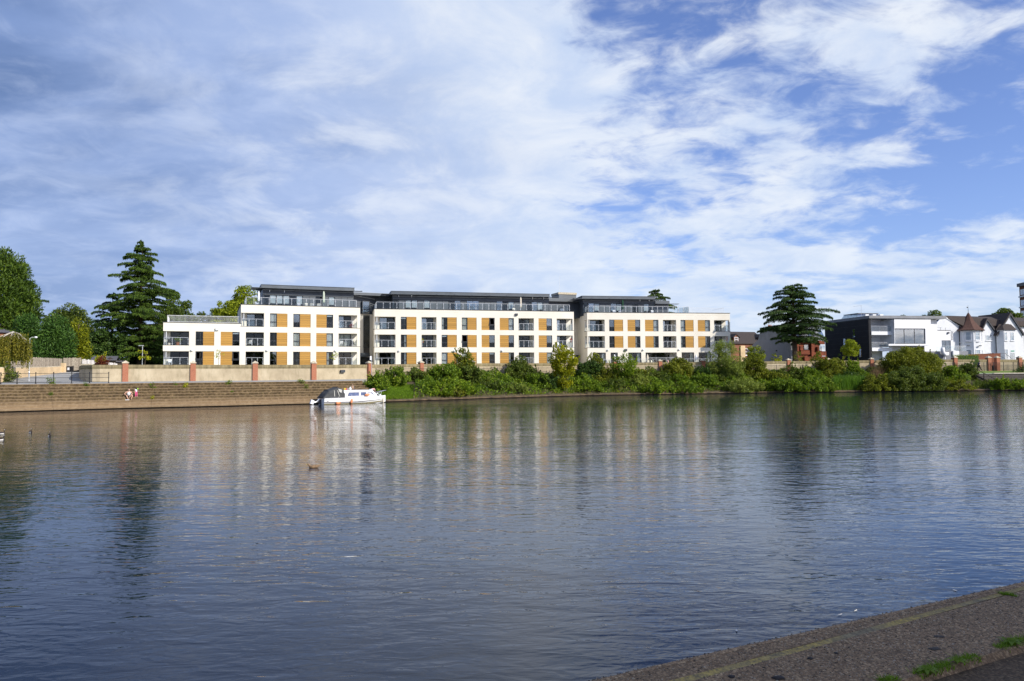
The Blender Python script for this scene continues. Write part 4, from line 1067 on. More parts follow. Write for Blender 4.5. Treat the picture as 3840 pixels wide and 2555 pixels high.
free_window(x0, x1, 14.0, 15.4, [], 'glass_sky')
quadbox(onlink(2156, m0, m1, 1.8), onlink(2177, m0, m1, 1.8), 6.4, 6.8, 1.7).build('entrance_canopy', M['clad'], apt)
quadbox(onlink(2156, m0, m1, .05), onlink(2176, m0, m1, .05), 4.2, 6.38, .04).build('entrance_door', M['frame'], apt)
# round wall lamps and the flood-light boxes on the facades
def wall_globe(P, px, py):
    u_ = P.B.u(px, py); p = P.B.o + P.B.d*u_; z = zat(px, py, p.y)
    P.part(MB().lathe([(.03, -.16), (.15, -.12), (.20, 0), (.15, .12), (.03, .16)], (u_, -.12, z), 10), 'wall_lamp', M['white_metal'], True)
for P, L_ in ((PA, [(719, 1314.5), (1001, 1315), (1257, 1316)]), (PB, [(1496, 1317), (1704, 1317), (1882, 1316), (2076, 1316)]), (PC, [(2279, 1314), (2411, 1313), (2546, 1312)])):
    for px, py in L_: wall_globe(P, px, py)
for P, px, py, m in ((PA, 814, 1235, 'white_metal'), (PB, 1936, 1180.5, 'frame'), (PC, 2346, 1313.5, 'frame')):
    u_ = P.B.u(px, py); z = zat(px, py, (P.B.o+P.B.d*u_).y)
    P.part(MB().box(u_-.22, u_+.22, -.28, -.003, z-.18, z+.18), 'floodlight', M[m])
# thin joint lines of the render under the parapets
for P, ua, ub_, zt_j in ((PA, uA2+.1, A_end-.1, PAR), (PA, .1, uA2-.1, 11.31), (PB, .1, BB.len-.1, PAR), (PC, .1, BC.len-.1, PAR)):
    P.part(MB().box(ua, ub_, -.013, -.002, zt_j-.42, zt_j-.395), 'render_joint', M['stripe'])
# overflow vents in the bands
vent = MB().box(-.13, .13, -.012, -.002, -.025, .025).mesh('vent', M['stripe'])
for P, Bk in ((PA, BA), (PB, BB), (PC, BC)):
    for z in (PAR-.72, FL[2]-.38, FL[1]-.40):
        k = 0; u_ = (uA2+4 if P is PA else 5.0)
        while u_ < Bk.len-4:
            place(apt, vent, 'vent', P.loc + Bk.d*u_ + Vector((0, 0, z)), (0, 0, Bk.ang)); u_ += (1.7, 2.9)[k % 2]; k += 1
# side joints on C's and B's left flank (render panels)
for B_, P in ((BB, PB), (BC, PC)):
    q = MB()
    for z in (FL[1]-.9, FL[1]-.02, FL[2]-.9, FL[2]-.02, PAR-1.2): q.box(-.012, -.002, 2.2, 8.0, z-.012, z+.012)
    for v in (3.4, 5.2): q.box(-.011, -.003, v-.01, v+.01, 5, PAR-.5)
    P.part(q, 'render_joint', M['stripe'])

# ---- things standing on terraces and balconies
def tpt(P, px, v, z):
    u_ = P.B.u(px, 1160, v); p = P.B.o + P.B.d*u_ + P.B.n*v; return (p.x, p.y, z)
def parasol(P, px, v, h, m, label, z=13.95):
    t = thing('closed_parasol', label, 'parasol', tpt(P, px, v, z), 0, 'closed parasols on the terraces')
    MB().tube([(0, 0, 0), (0, 0, h)], .025, 6).build('pole', M['white_metal'], t)
    q = MB(); n = 10
    secs = []
    for z_, r in ((1.0, .13), (1.3, .19), (1.7, .15), (h-.35, .15), (h-.1, .09), (h+.05, .02)):
        secs.append([Vector((r*(1+.22*(k % 2))*math.cos(2*math.pi*k/n), r*(1+.22*(k % 2))*math.sin(2*math.pi*k/n), z_)) for k in range(n)])
    q.loft(secs, close=True); q.build('canopy', M[m], t)
    MB().lathe([(.28, 0), (.28, .06), (.06, .1)], n=10).build('base', M['coping'], t)
parasol(PA, 970, 1.3, 2.55, 'fab_white', 'thin white closed parasol at the left end of the left roof terrace')
parasol(PA, 1214, 1.2, 2.9, 'parasol_sage', 'pale sage closed parasol on the left roof terrace')
parasol(PB, 1953, 1.2, 2.8, 'parasol_cream', 'cream closed parasol on the middle roof terrace')
parasol(PC, 2335, 1.2, 2.8, 'parasol_green', 'dark green closed parasol on the right roof terrace')
parasol(PC, 2302, -1.2, 2.0, 'fab_white', 'white closed parasol on the ground terrace beside the green sapling', 4.7)
parasol(PC, 2425, -1.0, 2.0, 'parasol_cream', 'cream closed parasol on the ground terrace by the brick pillar', 4.7)
parasol(PC, 2606, -1.0, 1.9, 'fab_white', 'white closed parasol on the ground terrace between the glazed doors', 4.7)
def chair(loc, rz, label, m='fab_white', grp='chairs on the terraces and balconies'):
    t = thing('chair', label, 'chair', loc, rz, grp)
    MB().box(-.27, .27, -.27, .27, .40, .46).build('seat', M[m], t); MB().hexa([(-.27, .22, .46), (.27, .22, .46), (.27, .28, .46), (-.27, .28, .46)], [(-.25, .34, .95), (.25, .34, .95), (.25, .39, .95), (-.25, .39, .95)]).build('backrest', M[m], t)
    for x in (-.24, .24):
        for y in (-.24, .24): MB().box(x-.02, x+.02, y-.02, y+.02, 0, .40).build('leg', M['steel'], t)
        MB().box(x-.025, x+.025, -.25, .25, .62, .66).build('armrest', M['steel'], t)
for P, px, v, lab in ((PA, 965, 1.2, 'white chair beside the thin white parasol on the left roof terrace'), (PA, 1118, 1.2, 'white rounded chair near the middle of the left roof terrace'), (PA, 1152, 1.2, 'left one of the paired grey wicker seats on the left roof terrace'), (PA, 1166, 1.2, 'right one of the paired grey wicker seats on the left roof terrace'), (PA, 1193, 1.2, 'grey wicker chair left of the sage parasol'),
        (PB, 1930, 1.2, 'chair left of the cream parasol on the middle roof terrace'), (PC, 2304, 1.2, 'left white chair on the right roof terrace by the doors'), (PC, 2324, 1.2, 'white chair left of the dark green parasol'), (PC, 2449, 1.2, 'white chair alone at the right of the right roof terrace')):
    chair(tpt(P, px, v, 13.9), P.B.ang + wr.uniform(-.6, .6), lab, 'fab_white' if 'white' in lab else 'stripe')
def bchair(P, px, fi, lab, m='fab_white'): chair(tpt(P, px, .9, FL[fi]), P.B.ang+wr.uniform(-1, 1), lab, m)
bchair(PA, 640, 0, 'cream armchair on the lowest balcony at the left end', 'fab_white'); bchair(PA, 640, 1, 'dark armchair on the first-floor balcony at the left end', 'fab_black')
bchair(PA, 935, 1, 'white chair on the first-floor balcony left of the left wing middle', 'fab_white'); bchair(PA, 1278, 1, 'white chair on the first-floor corner balcony above the boat', 'fab_white')
bchair(PA, 1325, 1, 'dark chair on the right side of the first-floor corner balcony above the boat', 'fab_black'); bchair(PB, 2096, 1, 'pale chair on the first-floor corner balcony right of the maple', 'fab_white')
for px, k in ((2432, 'parasol_cream'), (2446, 'stripe'), (2472, 'parasol_cream'), (2509, 'fab_rose')):
    chair(tpt(PC, px, -.7, 4.7), BC.ang+wr.uniform(-1, 1), {2432: 'cream chair at the left of the ground loggia', 2446: 'fawn chair second from the left in the ground loggia', 2472: 'cream chair in the middle of the ground loggia', 2509: 'rose-coloured chair at the right of the ground loggia'}[px], k)
def potplant(loc, label, m_leaf, s=1.0, pot='terracotta'):
    t = thing('potted_plant', label, 'plant', loc, 0, 'pot plants')
    MB().lathe([(.13*s, 0), (.18*s, .30*s), (.19*s, .32*s), (.15*s, .33*s)], n=10).build('pot', M[pot], t)
    PLANTS.append((t, .33*s, .28*s, m_leaf))
PLANTS = []
potplant(tpt(PB, 1586, .35, FL[1]+.75), 'yellow and red flowers on a balcony rail of the middle block', 'l_yellow', .8)
potplant(tpt(PB, 2140, .3, FL[1]+.9), 'red flowers on the corner balcony of the middle block', 'l_red', .9)
potplant(tpt(PA, 1320, .5, FL[2]), 'red pot plant on the top corner balcony above the boat', 'l_red', 1.0)
potplant(tpt(PA, 668, 1.1, FL[1]), 'leafy pot plant on the first-floor balcony at the left end', 'l_lush', 1.6)
M['l_red'] = leafmat('red_petals', (.25, .012, .01), (.62, .03, .03), (.75, .08, .08), .3)

# ================================================================== houses on the right
class House(Block):
    def __init__(s, name, label, cat, pl, yl, pr, yr, z=4.25):
        super().__init__(pl, yl, pr, yr); s.t = thing(name, label, cat, (s.o.x, s.o.y, 0), s.ang)
    def part(s, mb, name, m, par=None, smooth=False): return mb.build(name, M[m] if isinstance(m, str) else m, par or s.t, smooth=smooth)
    def z(s, px, py, v=0.0):
        u_ = s.u(px, py, v); p = s.o + s.d*u_ + s.n*v; return zat(px, py, p.y)
    def win(s, px0, px1, py0, py1, v=0.0, nx=1, nz=(), fm='frame', gm='glass', proud=.03, t=.07, sill=None):
        a, c = s.u(px0, py0, v), s.u(px1, py1, v); z1 = s.z((px0+px1)/2, py0, v); z0 = s.z((px0+px1)/2, py1, v)
        return s.win_u(a, c, z0, z1, v, nx, nz, fm, gm, proud, t, sill)
    def win_u(s, a, c, z0, z1, v=0.0, nx=1, nz=(), fm='frame', gm='glass', proud=.03, t=.07, sill=None, back=True):
        q = MB(); y0, y1 = v-proud, v+.03
        q.box(a, c, y0, y1, z0, z0+t); q.box(a, c, y0, y1, z1-t, z1); q.box(a, a+t, y0+.002, y1, z0+t, z1-t); q.box(c-t, c, y0+.002, y1, z0+t, z1-t)
        for k in range(1, nx): x = a+(c-a)*k/nx; q.box(x-t/2, x+t/2, y0+.003, y1, z0+t, z1-t)
        for f in nz: z = z0+(z1-z0)*f; q.box(a+t, c-t, y0+.004, y1, z-t/2, z+t/2)
        o = s.part(q, 'window', fm)
        for k in range(nx):
            x0 = a+(c-a)*k/nx+t/2; x1 = a+(c-a)*(k+1)/nx-t/2
            MB().box(x0, x1, v-.012, v-.002, z0+t, z1-t).build('pane', M[gm], o)
        if sill: MB().box(a-.1, c+.1, v-.16, v-.031, z0-.09, z0-.002).build('sill', M[sill], o)
        return o
# ---- dark and white modern house
H1 = House('modern_house', 'modern house with black side wall, flat grey roof and white boxes facing the river', 'house', 3262, 135, 3552, 137.8)
z = H1.z; G0 = 4.0
zr = z(3262, 1184); zf_ = z(3300, 1195)
D1 = 13.5
H1.part(MB().box(0, .45, 0, D1, G0, zf_-.001), 'side_wall', 'gravel_grey')
H1.part(MB().box(0, H1.len, -.25, D1, zf_, zr), 'roof', 'zinc')
for k in range(9):          # horizontal joints of the dark cladding, recessed strips on the side wall
    zz_ = G0+.6+k*1.02
    H1.part(MB().box(-.012, -.002, .1, D1-.1, zz_, zz_+.03), 'cladding_joint', 'black')
for zz_, ya in ((6.0, 2.2), (8.1, 7.0), (9.7, 4.0)): H1.part(MB().box(-.014, -.003, ya, ya+.55, zz_, zz_+1.5), 'slit_window', 'glass_sky')
ub = H1.u(3343); uw = H1.u(3479); ue = H1.u(3529); ux = H1.u(3586.5)
# recessed balconies at the left
H1.part(MB().box(.46, ub+.3, 3.0, 3.2, G0, zf_-.002), 'back_wall', 'white_plain')
for py0, py1, lab in ((1243.5, 1256.5, 0), (1304, 1317, 1)):
    za, zb = z(3300, py1), z(3300, py0)
    H1.part(MB().box(.46, ub-.003, -.12, 2.99, za, zb), 'balcony', 'white_plain')
    r = H1.part(MB().box(.5, ub-.02, -.02, 0, zb+.95, zb+.98), 'balcony_rail', 'steel'); MB().box(.5, ub-.02, -.014, -.004, zb+.02, zb+.945).build('pane', M['glass_clear'], r)
H1.win_u(.7, H1.u(3304), z(3290, 1240, 3), z(3290, 1201, 3), 2.95, 2, gm='glass_sky'); H1.win_u(.6, H1.u(3307), z(3290, 1300, 3), z(3290, 1259, 3), 2.95, 2, gm='glass'); H1.win_u(.6, H1.u(3307), G0, z(3290, 1322, 3), 2.95, 2)
# big white box with the picture window
zt1 = z(3400, 1200); zb1 = z(3400, 1298)
wa, wc = H1.u(3354, 1260, -.9), H1.u(3470.5, 1260, -.9); za, zb = H1.z(3410, 1290.5, -.9), H1.z(3410, 1232.5, -.9)
q = MB(); q.box(ub, wa, -.9, -.6, zb1, zt1); q.box(wc, uw, -.9, -.6, zb1, zt1); q.box(wa, wc, -.9, -.6, zb, zt1); q.box(wa, wc, -.9, -.6, zb1, za)
q.box(ub, ub+.3, -.597, 5, zb1, zt1); q.box(uw-.3, uw, -.597, 3.0, zb1, zt1); q.box(ub+.3, uw-.3, -.597, 5, zb1, zb1+.2); q.box(ub+.303, uw-.303, 4.5, 4.7, zb1+.2, zt1)
H1.part(q, 'white_box', 'white_plain')
H1.win_u(wa, wc, za, zb, -.72, 3, gm='glass_sky', t=.14)
H1.part(MB().box(H1.u(3330, 1290, -1.2), wc+.3, -1.35, -.903, H1.z(3410, 1297, -1.2), za-.003), 'ledge', 'white_plain')
H1.part(MB().box(ub+.5, uw-.6, 1.2, 1.4, G0, zb1-.003), 'back_wall', 'white_wall'); H1.win_u(H1.u(3417), H1.u(3462), G0, H1.z(3440, 1300, 1.2), 1.15, 3, gm='glass')
# stepped white walls to the right
H1.part(MB().box(uw, ue, .9, 1.2, G0, zf_-.05), 'white_wall', 'white_plain'); H1.part(MB().box(ue-.3, ue, 1.2, D1, G0, zf_-.05), 'white_wall', 'white_plain')
zl = H1.z(3560, 1242, 1.4)
wa, wc = H1.u(3531.5, 1300, 1.4), H1.u(3576, 1300, 1.4); za, zb = H1.z(3554, 1318, 1.4), H1.z(3554, 1277, 1.4)
q = MB(); q.box(ue, wa, 1.4, 1.7, G0, zl); q.box(wc, ux, 1.4, 1.7, G0, zl); q.box(wa, wc, 1.4, 1.7, zb, zl); q.box(wa, wc, 1.4, 1.7, G0, za); q.box(ux-.3, ux, 1.7, 7, G0, zl); q.box(ue, ux, 1.4, 7, zl+.001, zl+.1)
H1.part(q, 'white_wall', 'white_plain'); H1.part(MB().box(ue-.02, ux+.05, 1.33, 1.75, zl+.102, zl+.17), 'coping', 'frame')
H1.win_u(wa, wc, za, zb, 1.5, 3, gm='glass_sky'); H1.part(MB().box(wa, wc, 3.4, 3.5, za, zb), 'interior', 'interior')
H1.part(MB().box(H1.u(3574), H1.u(3579.5), 1.15, 1.38, H1.z(3577, 1252, 1.4), H1.z(3577, 1246, 1.4)), 'floodlight', 'frame')
rr_ = H1.part(MB().box(ue+.4, ux-.5, 3.0, 3.03, zl+.75, zl+.78), 'roof_rail', 'frame')
for k in range(4): MB().box(ue+.5+k*1.0, ue+.54+k*1.0, 3.0, 3.04, zl+.1, zl+.75).build('post', M['frame'], rr_)
# terrace with glass screen
zt_ = z(3560, 1317, -1.5)
H1.part(MB().box(H1.u(3440, 1330, -2), ux+.6, -2.0, .88, G0, zt_-.05), 'terrace', 'zinc_wall'); H1.part(MB().box(H1.u(3572, 1330, -2.1), H1.u(3594, 1330, -2.1), -2.3, -2.003, G0, zt_), 'planter', 'white_plain')
r = H1.part(MB().box(H1.u(3510, 1310, -1.5), ux+.6, -1.55, -1.52, zt_+.92, zt_+.95), 'terrace_rail', 'steel'); MB().box(H1.u(3510, 1310, -1.5), ux+.6, -1.545, -1.53, zt_-.04, zt_+.91).build('pane', M['glass_clear'], r)
# roof lantern and aerial
a, c = H1.u(3160, 1180, 8), H1.u(3268, 1180, 5)
q = MB(); zq = zr
q.hexa([(.6, 4, zr+.003), (5.2, 4, zr+.003), (5.2, 9, zr+.003), (.6, 9, zr+.003)], [(1.0, 4.4, zr+.75), (5.2, 4.4, zr+.75), (5.2, 8.6, zr+.75), (1.0, 8.6, zr+.75)])
H1.part(q, 'roof_lantern', 'glass_sky'); H1.part(MB().box(.9, 5.3, 4.3, 8.7, zr+.752, zr+.84), 'lantern_cap', 'zinc')
for k in range(3): H1.part(MB().box(1.6+k*1.5, 2.3+k*1.5, 3.0, 3.6, zr+.004, zr+.5), 'roof_unit', 'white_metal')
q = MB(); q.tube([(.75, 3, zr), (.75, 3, zr+2.1)], .025, 6); q.tube([(-.9, 3, zr+1.9), (.9, 3, zr+2.15)], .018, 4); q.tube([(.1, 3, zr+1.2), (1.3, 3, zr+1.3)], .015, 4)
for k in range(5): q.tube([(-.8+k*.3, 2.8, zr+1.92+k*.04), (-.8+k*.3, 3.2, zr+1.92+k*.04)], .01, 4)
H1.part(q, 'aerial', 'steel')
# white chair-like sculpture on the terrace wall
p = H1.o + H1.d*H1.u(3540, 1330, -2.4) + H1.n*(-2.6)
sc = thing('garden_sculpture', 'white swan-shaped garden seat in front of the modern house', 'sculpture', (p.x, p.y, zt_-1.3), H1.ang)
MB().tube([(-.35, 0, 1.9), (-.42, 0, 1.5), (-.35, 0, 1.0), (0, 0, .62), (.5, 0, .75), (.75, 0, 1.0)], [.30, .36, .36, .42, .36, .12], 10).build('seat', M['white_plain'], sc, smooth=True)
MB().lathe([(.42, -.5), (.12, -.3), (.10, .5), (.2, .6)], n=12).build('foot', M['white_plain'], sc, smooth=True)

# ---- white Victorian house with turret
H2 = House('victorian_house', 'white Victorian house with a pointed turret and black-edged gables', 'house', 3530, 150, 3860, 153.5)
z = H2.z; G0 = 4.0
ur = H2.u(3606); L2 = H2.len+14
zr = z(3560, 1185, 6); ze = z(3606, 1218, 0)
# left gable end (side) and main body
H2.part(MB().prism([(H2.u(3528), G0), (ur, G0), (ur, H2.z(3610, 1222, 1)), (H2.u(3555), H2.z(3555, 1185, 1)), (H2.u(3528), H2.z(3529, 1212, 1))], 1.0, 1.3, 'y'), 'gable_wall', 'white_wall')
H2.part(MB().prism([(H2.u(3527), H2.z(3528, 1211, 1)), (H2.u(3555), H2.z(3555, 1184, 1)), (ur+.3, H2.z(3612, 1222, 1)), (ur+.3, H2.z(3612, 1226, 1)), (H2.u(3555), H2.z(3555, 1188.5, 1)), (H2.u(3527), H2.z(3528, 1215, 1))], .88, .999, 'y'), 'bargeboard', 'white_plain')
ztop = H2.z(3555, 1184, 1); zev = H2.z(3610, 1224, 1)
rf = MB(); x0 = H2.u(3553); x1 = L2
rf.hexa([(x0, 1.05, ztop-.1), (H2.u(3618), .4, zev), (x1, .4, zev), (x1, 7, ztop-.1)], [(x0, 1.05, ztop), (H2.u(3618), .35, zev+.12), (x1, .35, zev+.12), (x1, 7, ztop)])
rf.hexa([(x0, 1.06, ztop-.1), (x1, 7.01, ztop-.1), (x1, 13, zev), (x0, 13, zev)], [(x0, 1.06, ztop+.005), (x1, 7.01, ztop+.005), (x1, 13, zev+.12), (x0, 13, zev+.12)])
H2.part(rf, 'roof', 'tile_brown')
H2.part(MB().box(ur, L2, 1.0, 1.3, G0, zev), 'wall', 'white_wall')
# turret
uc = H2.u(3651, 1250, -.3); rt2 = (H2.u(3688, 1250, -.3)-H2.u(3617, 1250, -.3))/2; zt = H2.z(3650, 1239, -.5)
q = MB(); n = 8; oct_ = lambda r, z_, ph=math.pi/8: [Vector((uc+r*math.cos(ph+2*math.pi*k/n), .9+r*math.sin(ph+2*math.pi*k/n), z_)) for k in range(n)]
k8 = rt2/math.cos(math.pi/8)*.985
q.loft([oct_(k8, G0), oct_(k8, zt)], close=True); H2.part(q, 'turret_wall', 'white_wall')
q = MB(); q.loft([oct_(k8*1.27, zt-.06), oct_(k8*1.27, zt+.08), oct_(k8*1.02, zt+.45), oct_(k8*.72, zt+1.15), oct_(k8*.42, zt+2.05), oct_(k8*.17, H2.z(3650, 1183, .9)), oct_(k8*.05, H2.z(3650, 1174, .9))], close=True)
tr = H2.part(q, 'turret_roof', 'tile_red')
zf2 = H2.z(3650, 1174, .9); MB().tube([(uc, .9, zf2), (uc, .9, zf2+1.6)], [.05, .015], 6).build('finial', M['black'], tr); MB().prism([(uc-.35, zf2+1.05), (uc-.05, zf2+1.0), (uc-.02, zf2+1.2), (uc-.3, zf2+1.22)], .88, .92, 'y').build('weather_vane', M['black'], tr)
H2.part(MB().lathe([(k8*1.02, H2.z(3650, 1285, -.4)), (k8*1.05, H2.z(3650, 1285, -.4)+.1)], (uc, .9, 0), 8), 'string_course', 'white_plain')
# turret windows: one per visible face
def face_win(ang, w, z0, z1, rad, bar=.5):
    cx, cy = uc+rad*math.cos(ang), .9+rad*math.sin(ang); rz = ang+math.pi/2; q = MB(); t = .08
    q.box(-w/2, w/2, -.04, .04, z0, z0+t); q.box(-w/2, w/2, -.04, .04, z1-t, z1); q.box(-w/2, -w/2+t, -.038, .038, z0+t, z1-t); q.box(w/2-t, w/2, -.038, .038, z0+t, z1-t)
    if bar: zb_ = z0+(z1-z0)*bar; q.box(-w/2+t, w/2-t, -.036, .036, zb_-.04, zb_+.04)
    o = q.build('window', M['white_plain'], H2.t, (cx, cy, 0), rz); MB().box(-w/2+t, w/2-t, -.008, .008, z0+t, z1-t).build('pane', M['glass'], o); MB().box(-w/2+.02, w/2-.02, .05, .09, z0, z1).build('recess', M['interior'], o) if False else None
    MB().box(-w/2-.1, w/2+.1, -.10, .04, z0-.12, z0-.003).build('sill', M['white_plain'], o)
zw0, zw1 = H2.z(3650, 1277, -.4), H2.z(3650, 1245, -.4); zg0, zg1 = G0+.2, H2.z(3650, 1312, -.4)
for k, w in ((-math.pi/2, 1.05), (-math.pi/2-math.pi/4, 1.0), (-math.pi/2+math.pi/4, 1.0)):
    face_win(k, w, zw0, zw1, rt2+.01); face_win(k, w*.95, zg0, zg1, rt2+.01)
# middle gable and right gable, each a wall with a steep roof and dark bargeboards
def gable(pxl, pxc, pxr, pye, pyp, v, depth, name='gable'):
    a, m_, c = H2.u(pxl, pye, v), H2.u(pxc, pyp, v), H2.u(pxr, pye, v); ze_ = H2.z((pxl+pxr)/2, pye, v); zp = H2.z(pxc, pyp, v)
    H2.part(MB().prism([(a, G0), (c, G0), (c, ze_), (m_, zp), (a, ze_)], v, v+.3, 'y'), 'gable_wall', 'white_wall')
    k = .35
    q = MB(); q.prism([(a-k, ze_-.35), (m_, zp+.12), (m_, zp+.34), (a-k, ze_-.10)], v-.35, v+depth, 'y'); q.prism([(m_, zp+.12), (c+k, ze_-.35), (c+k, ze_-.10), (m_, zp+.34)], v-.35, v+depth, 'y'); r_ = H2.part(q, 'gable_roof', 'tile_brown')
    q = MB(); q.prism([(a-k, ze_-.62), (m_, zp-.16), (m_, zp+.10), (a-k, ze_-.36)], v-.36, v-.27, 'y'); q.prism([(m_, zp-.16), (c+k, ze_-.62), (c+k, ze_-.36), (m_, zp+.10)], v-.36, v-.27, 'y'); q.build('bargeboard', M['frame'], r_)
    return a, m_, c, ze_, zp
gable(3676, 3698, 3733, 1250, 1200, .1, 6)
g3 = gable(3740, 3785, 3833, 1253, 1179, -.5, 8)
# bay of the right gable
a, c = H2.u(3757, 1260, -1.6), H2.u(3818, 1260, -1.6); zb_ = H2.z(3788, 1238, -1.5)
q = MB(); q.loft([[Vector((a, -.49, z_)), Vector((a+.55, -1.5, z_)), Vector((c-.55, -1.5, z_)), Vector((c, -.49, z_))] for z_ in (G0, zb_)], close=True); H2.part(q, 'bay_wall', 'white_wall')
q = MB(); q.loft([[Vector((a-.35, -.45, zb_)), Vector((a+.35, -1.8, zb_)), Vector((c-.35, -1.8, zb_)), Vector((c+.35, -.45, zb_))], [Vector((a+.5, -.45, zb_+1.25)), Vector((a+1.2, -.5, zb_+1.3)), Vector((c-1.2, -.5, zb_+1.3)), Vector((c-.5, -.45, zb_+1.25))]], close=True); H2.part(q, 'bay_roof', 'tile_brown')
for (p0, p1, y0, y1) in ((3766, 3778, 1246, 1278), (3789, 3803, 1246, 1278)): H2.win(p0, p1, y0, y1, -1.53, 1, (.65,), 'white_plain', 'glass', sill='white_plain')
H2.win(3768, 3781, 1310, 1348, -1.53, 1, (.5,), 'white_plain', 'glass')
# glazed entrance with a green fanlight
dr = H2.win(3789, 3806, 1322, 1352, -1.53, 2, (), 'white_plain', 'glass'); d_ = MB(); aa, cc_ = H2.u(3791, 1315, -1.55), H2.u(3804, 1315, -1.55)
d_.box(aa, cc_, -1.56, -1.532, H2.z(3797, 1319, -1.5), H2.z(3797, 1315, -1.5)); H2.part(d_, 'green_sign', 'green_sign')
H2.win(3697, 3722, 1257, 1278, .07, 2, (), 'white_plain', 'glass', sill='white_plain'); H2.win(3702, 3728, 1322, 1330, .07, 2, (), 'white_plain', 'glass')
for px, pyt, pyb in ((3609, 1222, 1330), (3733, 1252, 1330), (3829, 1248, 1340)):
    u_ = H2.u(px, 1270, .2); v_ = .95 if px == 3609 else (.02 if px == 3733 else -.6)
    H2.part(MB().tube([(u_, v_, H2.z(px, pyb, v_)), (u_, v_, H2.z(px, pyt, v_))], .09, 8), 'drainpipe', 'black')
# outside stair rail
q = MB(); q.tube([(H2.u(3752, 1330, -3), -3, z(3752, 1325, -3)), (H2.u(3770, 1340, -3), -3, z(3770, 1325, -3)), (H2.u(3795, 1340, -3), -3, z(3795, 1346, -3))], .04, 6); q.tube([(H2.u(3752, 1330, -3), -3, z(3752, 1336, -3)), (H2.u(3768, 1340, -3), -3, z(3768, 1346, -3))], .03, 6); H2.part(q, 'stair_rail', 'black')
# floodlights on the turret
for px in (3636, 3680): H2.part(MB().box(H2.u(px, 1296, -1.8)-.3, H2.u(px, 1296, -1.8)+.15, -1.75, -1.45, z(px, 1297, -1.6)-.1, z(px, 1297, -1.6)+.08), 'floodlight', 'frame')

# ---- red brick garden wall and hedge in front
def freewall(name, label, pts_px, ztops, mat, th=.3, zb=3.5, cat='wall'):
    P_ = [Vector((at(px, 1340, Y).x, at(px, 1340, Y).y, 0)) for px, Y in pts_px]; o = P_[0].copy(); t = thing(name, label, cat, o)
    ribbon(P_, zb, ztops, th, o).build('wall_panel', M[mat], t); ribbon([p-Vector((0, .05, 0)) for p in P_], [q_+.002 for q_ in ztops], [q_+.1 for q_ in ztops], th+.1, o).build('coping', M['brick_dark'], t); return t
freewall('brick_wall', 'dark red brick garden wall in front of the white turret house', [(3612, 141), (3660, 141.5)], [zat(3612, 1331, 141), zat(3660, 1331, 141.5)], 'brick_dark')
freewall('brick_wall', 'higher dark red brick garden wall right of the turret, behind the gate pillars', [(3661, 142), (3752, 143)], [zat(3661, 1330, 142), zat(3752, 1327, 143)], 'brick_dark')

# ---- grey house with rusted steel front
H3 = House('grey_house', 'grey modern house with rust-brown steel boxes on its front behind the spreading cedar', 'house', 2966, 136, 3095, 138)
z = H3.z; ze = z(2966, 1267)
H3.part(MB().prism([(0, 3.8), (0, ze), (10.2, ze), (13.8, z(2857, 1313, 13)), (13.8, 3.8)], 0, .4, 'x'), 'side_wall', 'zinc_wall')
zfa = z(3030, 1276)
H3.part(MB().box(.403, H3.len, .0, .6, zfa, ze), 'fascia', 'zinc_wall')
H3.part(MB().prism([(.2, ze+.003), (1.6, ze+2.1), (9.0, ze+2.3), (10.2, ze+.003)], .1, H3.len-.2, 'x'), 'roof', 'zinc')
for px in (2974, 2994, 3036, 3080):
    u_ = H3.u(px, 1255, .6); q = MB(); q.hexa([(u_-.45, .42, ze+.35), (u_+.45, .42, ze+.35), (u_+.45, .6, ze+.35), (u_-.45, .6, ze+.35)], [(u_-.45, 1.35, ze+1.75), (u_+.45, 1.35, ze+1.75), (u_+.45, 1.5, ze+1.75), (u_-.45, 1.5, ze+1.75)]); H3.part(q, 'roof_window', 'glass_sky')
H3.part(MB().box(.403, H3.len, 1.2, 1.4, 3.8, zfa-.003), 'front_wall', 'corten')
cr = random.Random(5); u_ = .5
for (x0, x1, y0, y1, dd) in ((2997, 3026, 1299, 1314, .35), (3036, 3047, 1290, 1345, .55), (3060, 3075, 1302, 1340, .5), (3000, 3036, 1315, 1330, .3), (3009, 3036, 1338, 1354, .6), (3047, 3062, 1322, 1346, .25), (3075, 3092, 1318, 1335, .45), (2973, 2994, 1292, 1318, .2), (3048, 3094, 1337, 1352, .35), (3047, 3092, 1279, 1292, .15)):
    a, c = H3.u(x0, 1310, 1.2), H3.u(x1, 1310, 1.2); H3.part(MB().box(a, c, 1.2-dd, 1.198, z((x0+x1)/2, y1, 1.2), z((x0+x1)/2, y0, 1.2)), 'steel_box', 'corten')
H3.win(3014, 3031, 1293, 1312, .80, 1, (), 'frame', 'glass_sky'); H3.win(3073, 3094, 1294, 1315, .6, 2, (), 'white_plain', 'glass_sky'); H3.win(3040, 3052, 1341, 1354, .9, 1, (), 'frame', 'glass_sky')
H3.part(MB().box(-.16, -.003, 4.0, 4.2, ze-2.3, ze-2.1), 'floodlight', 'frame')

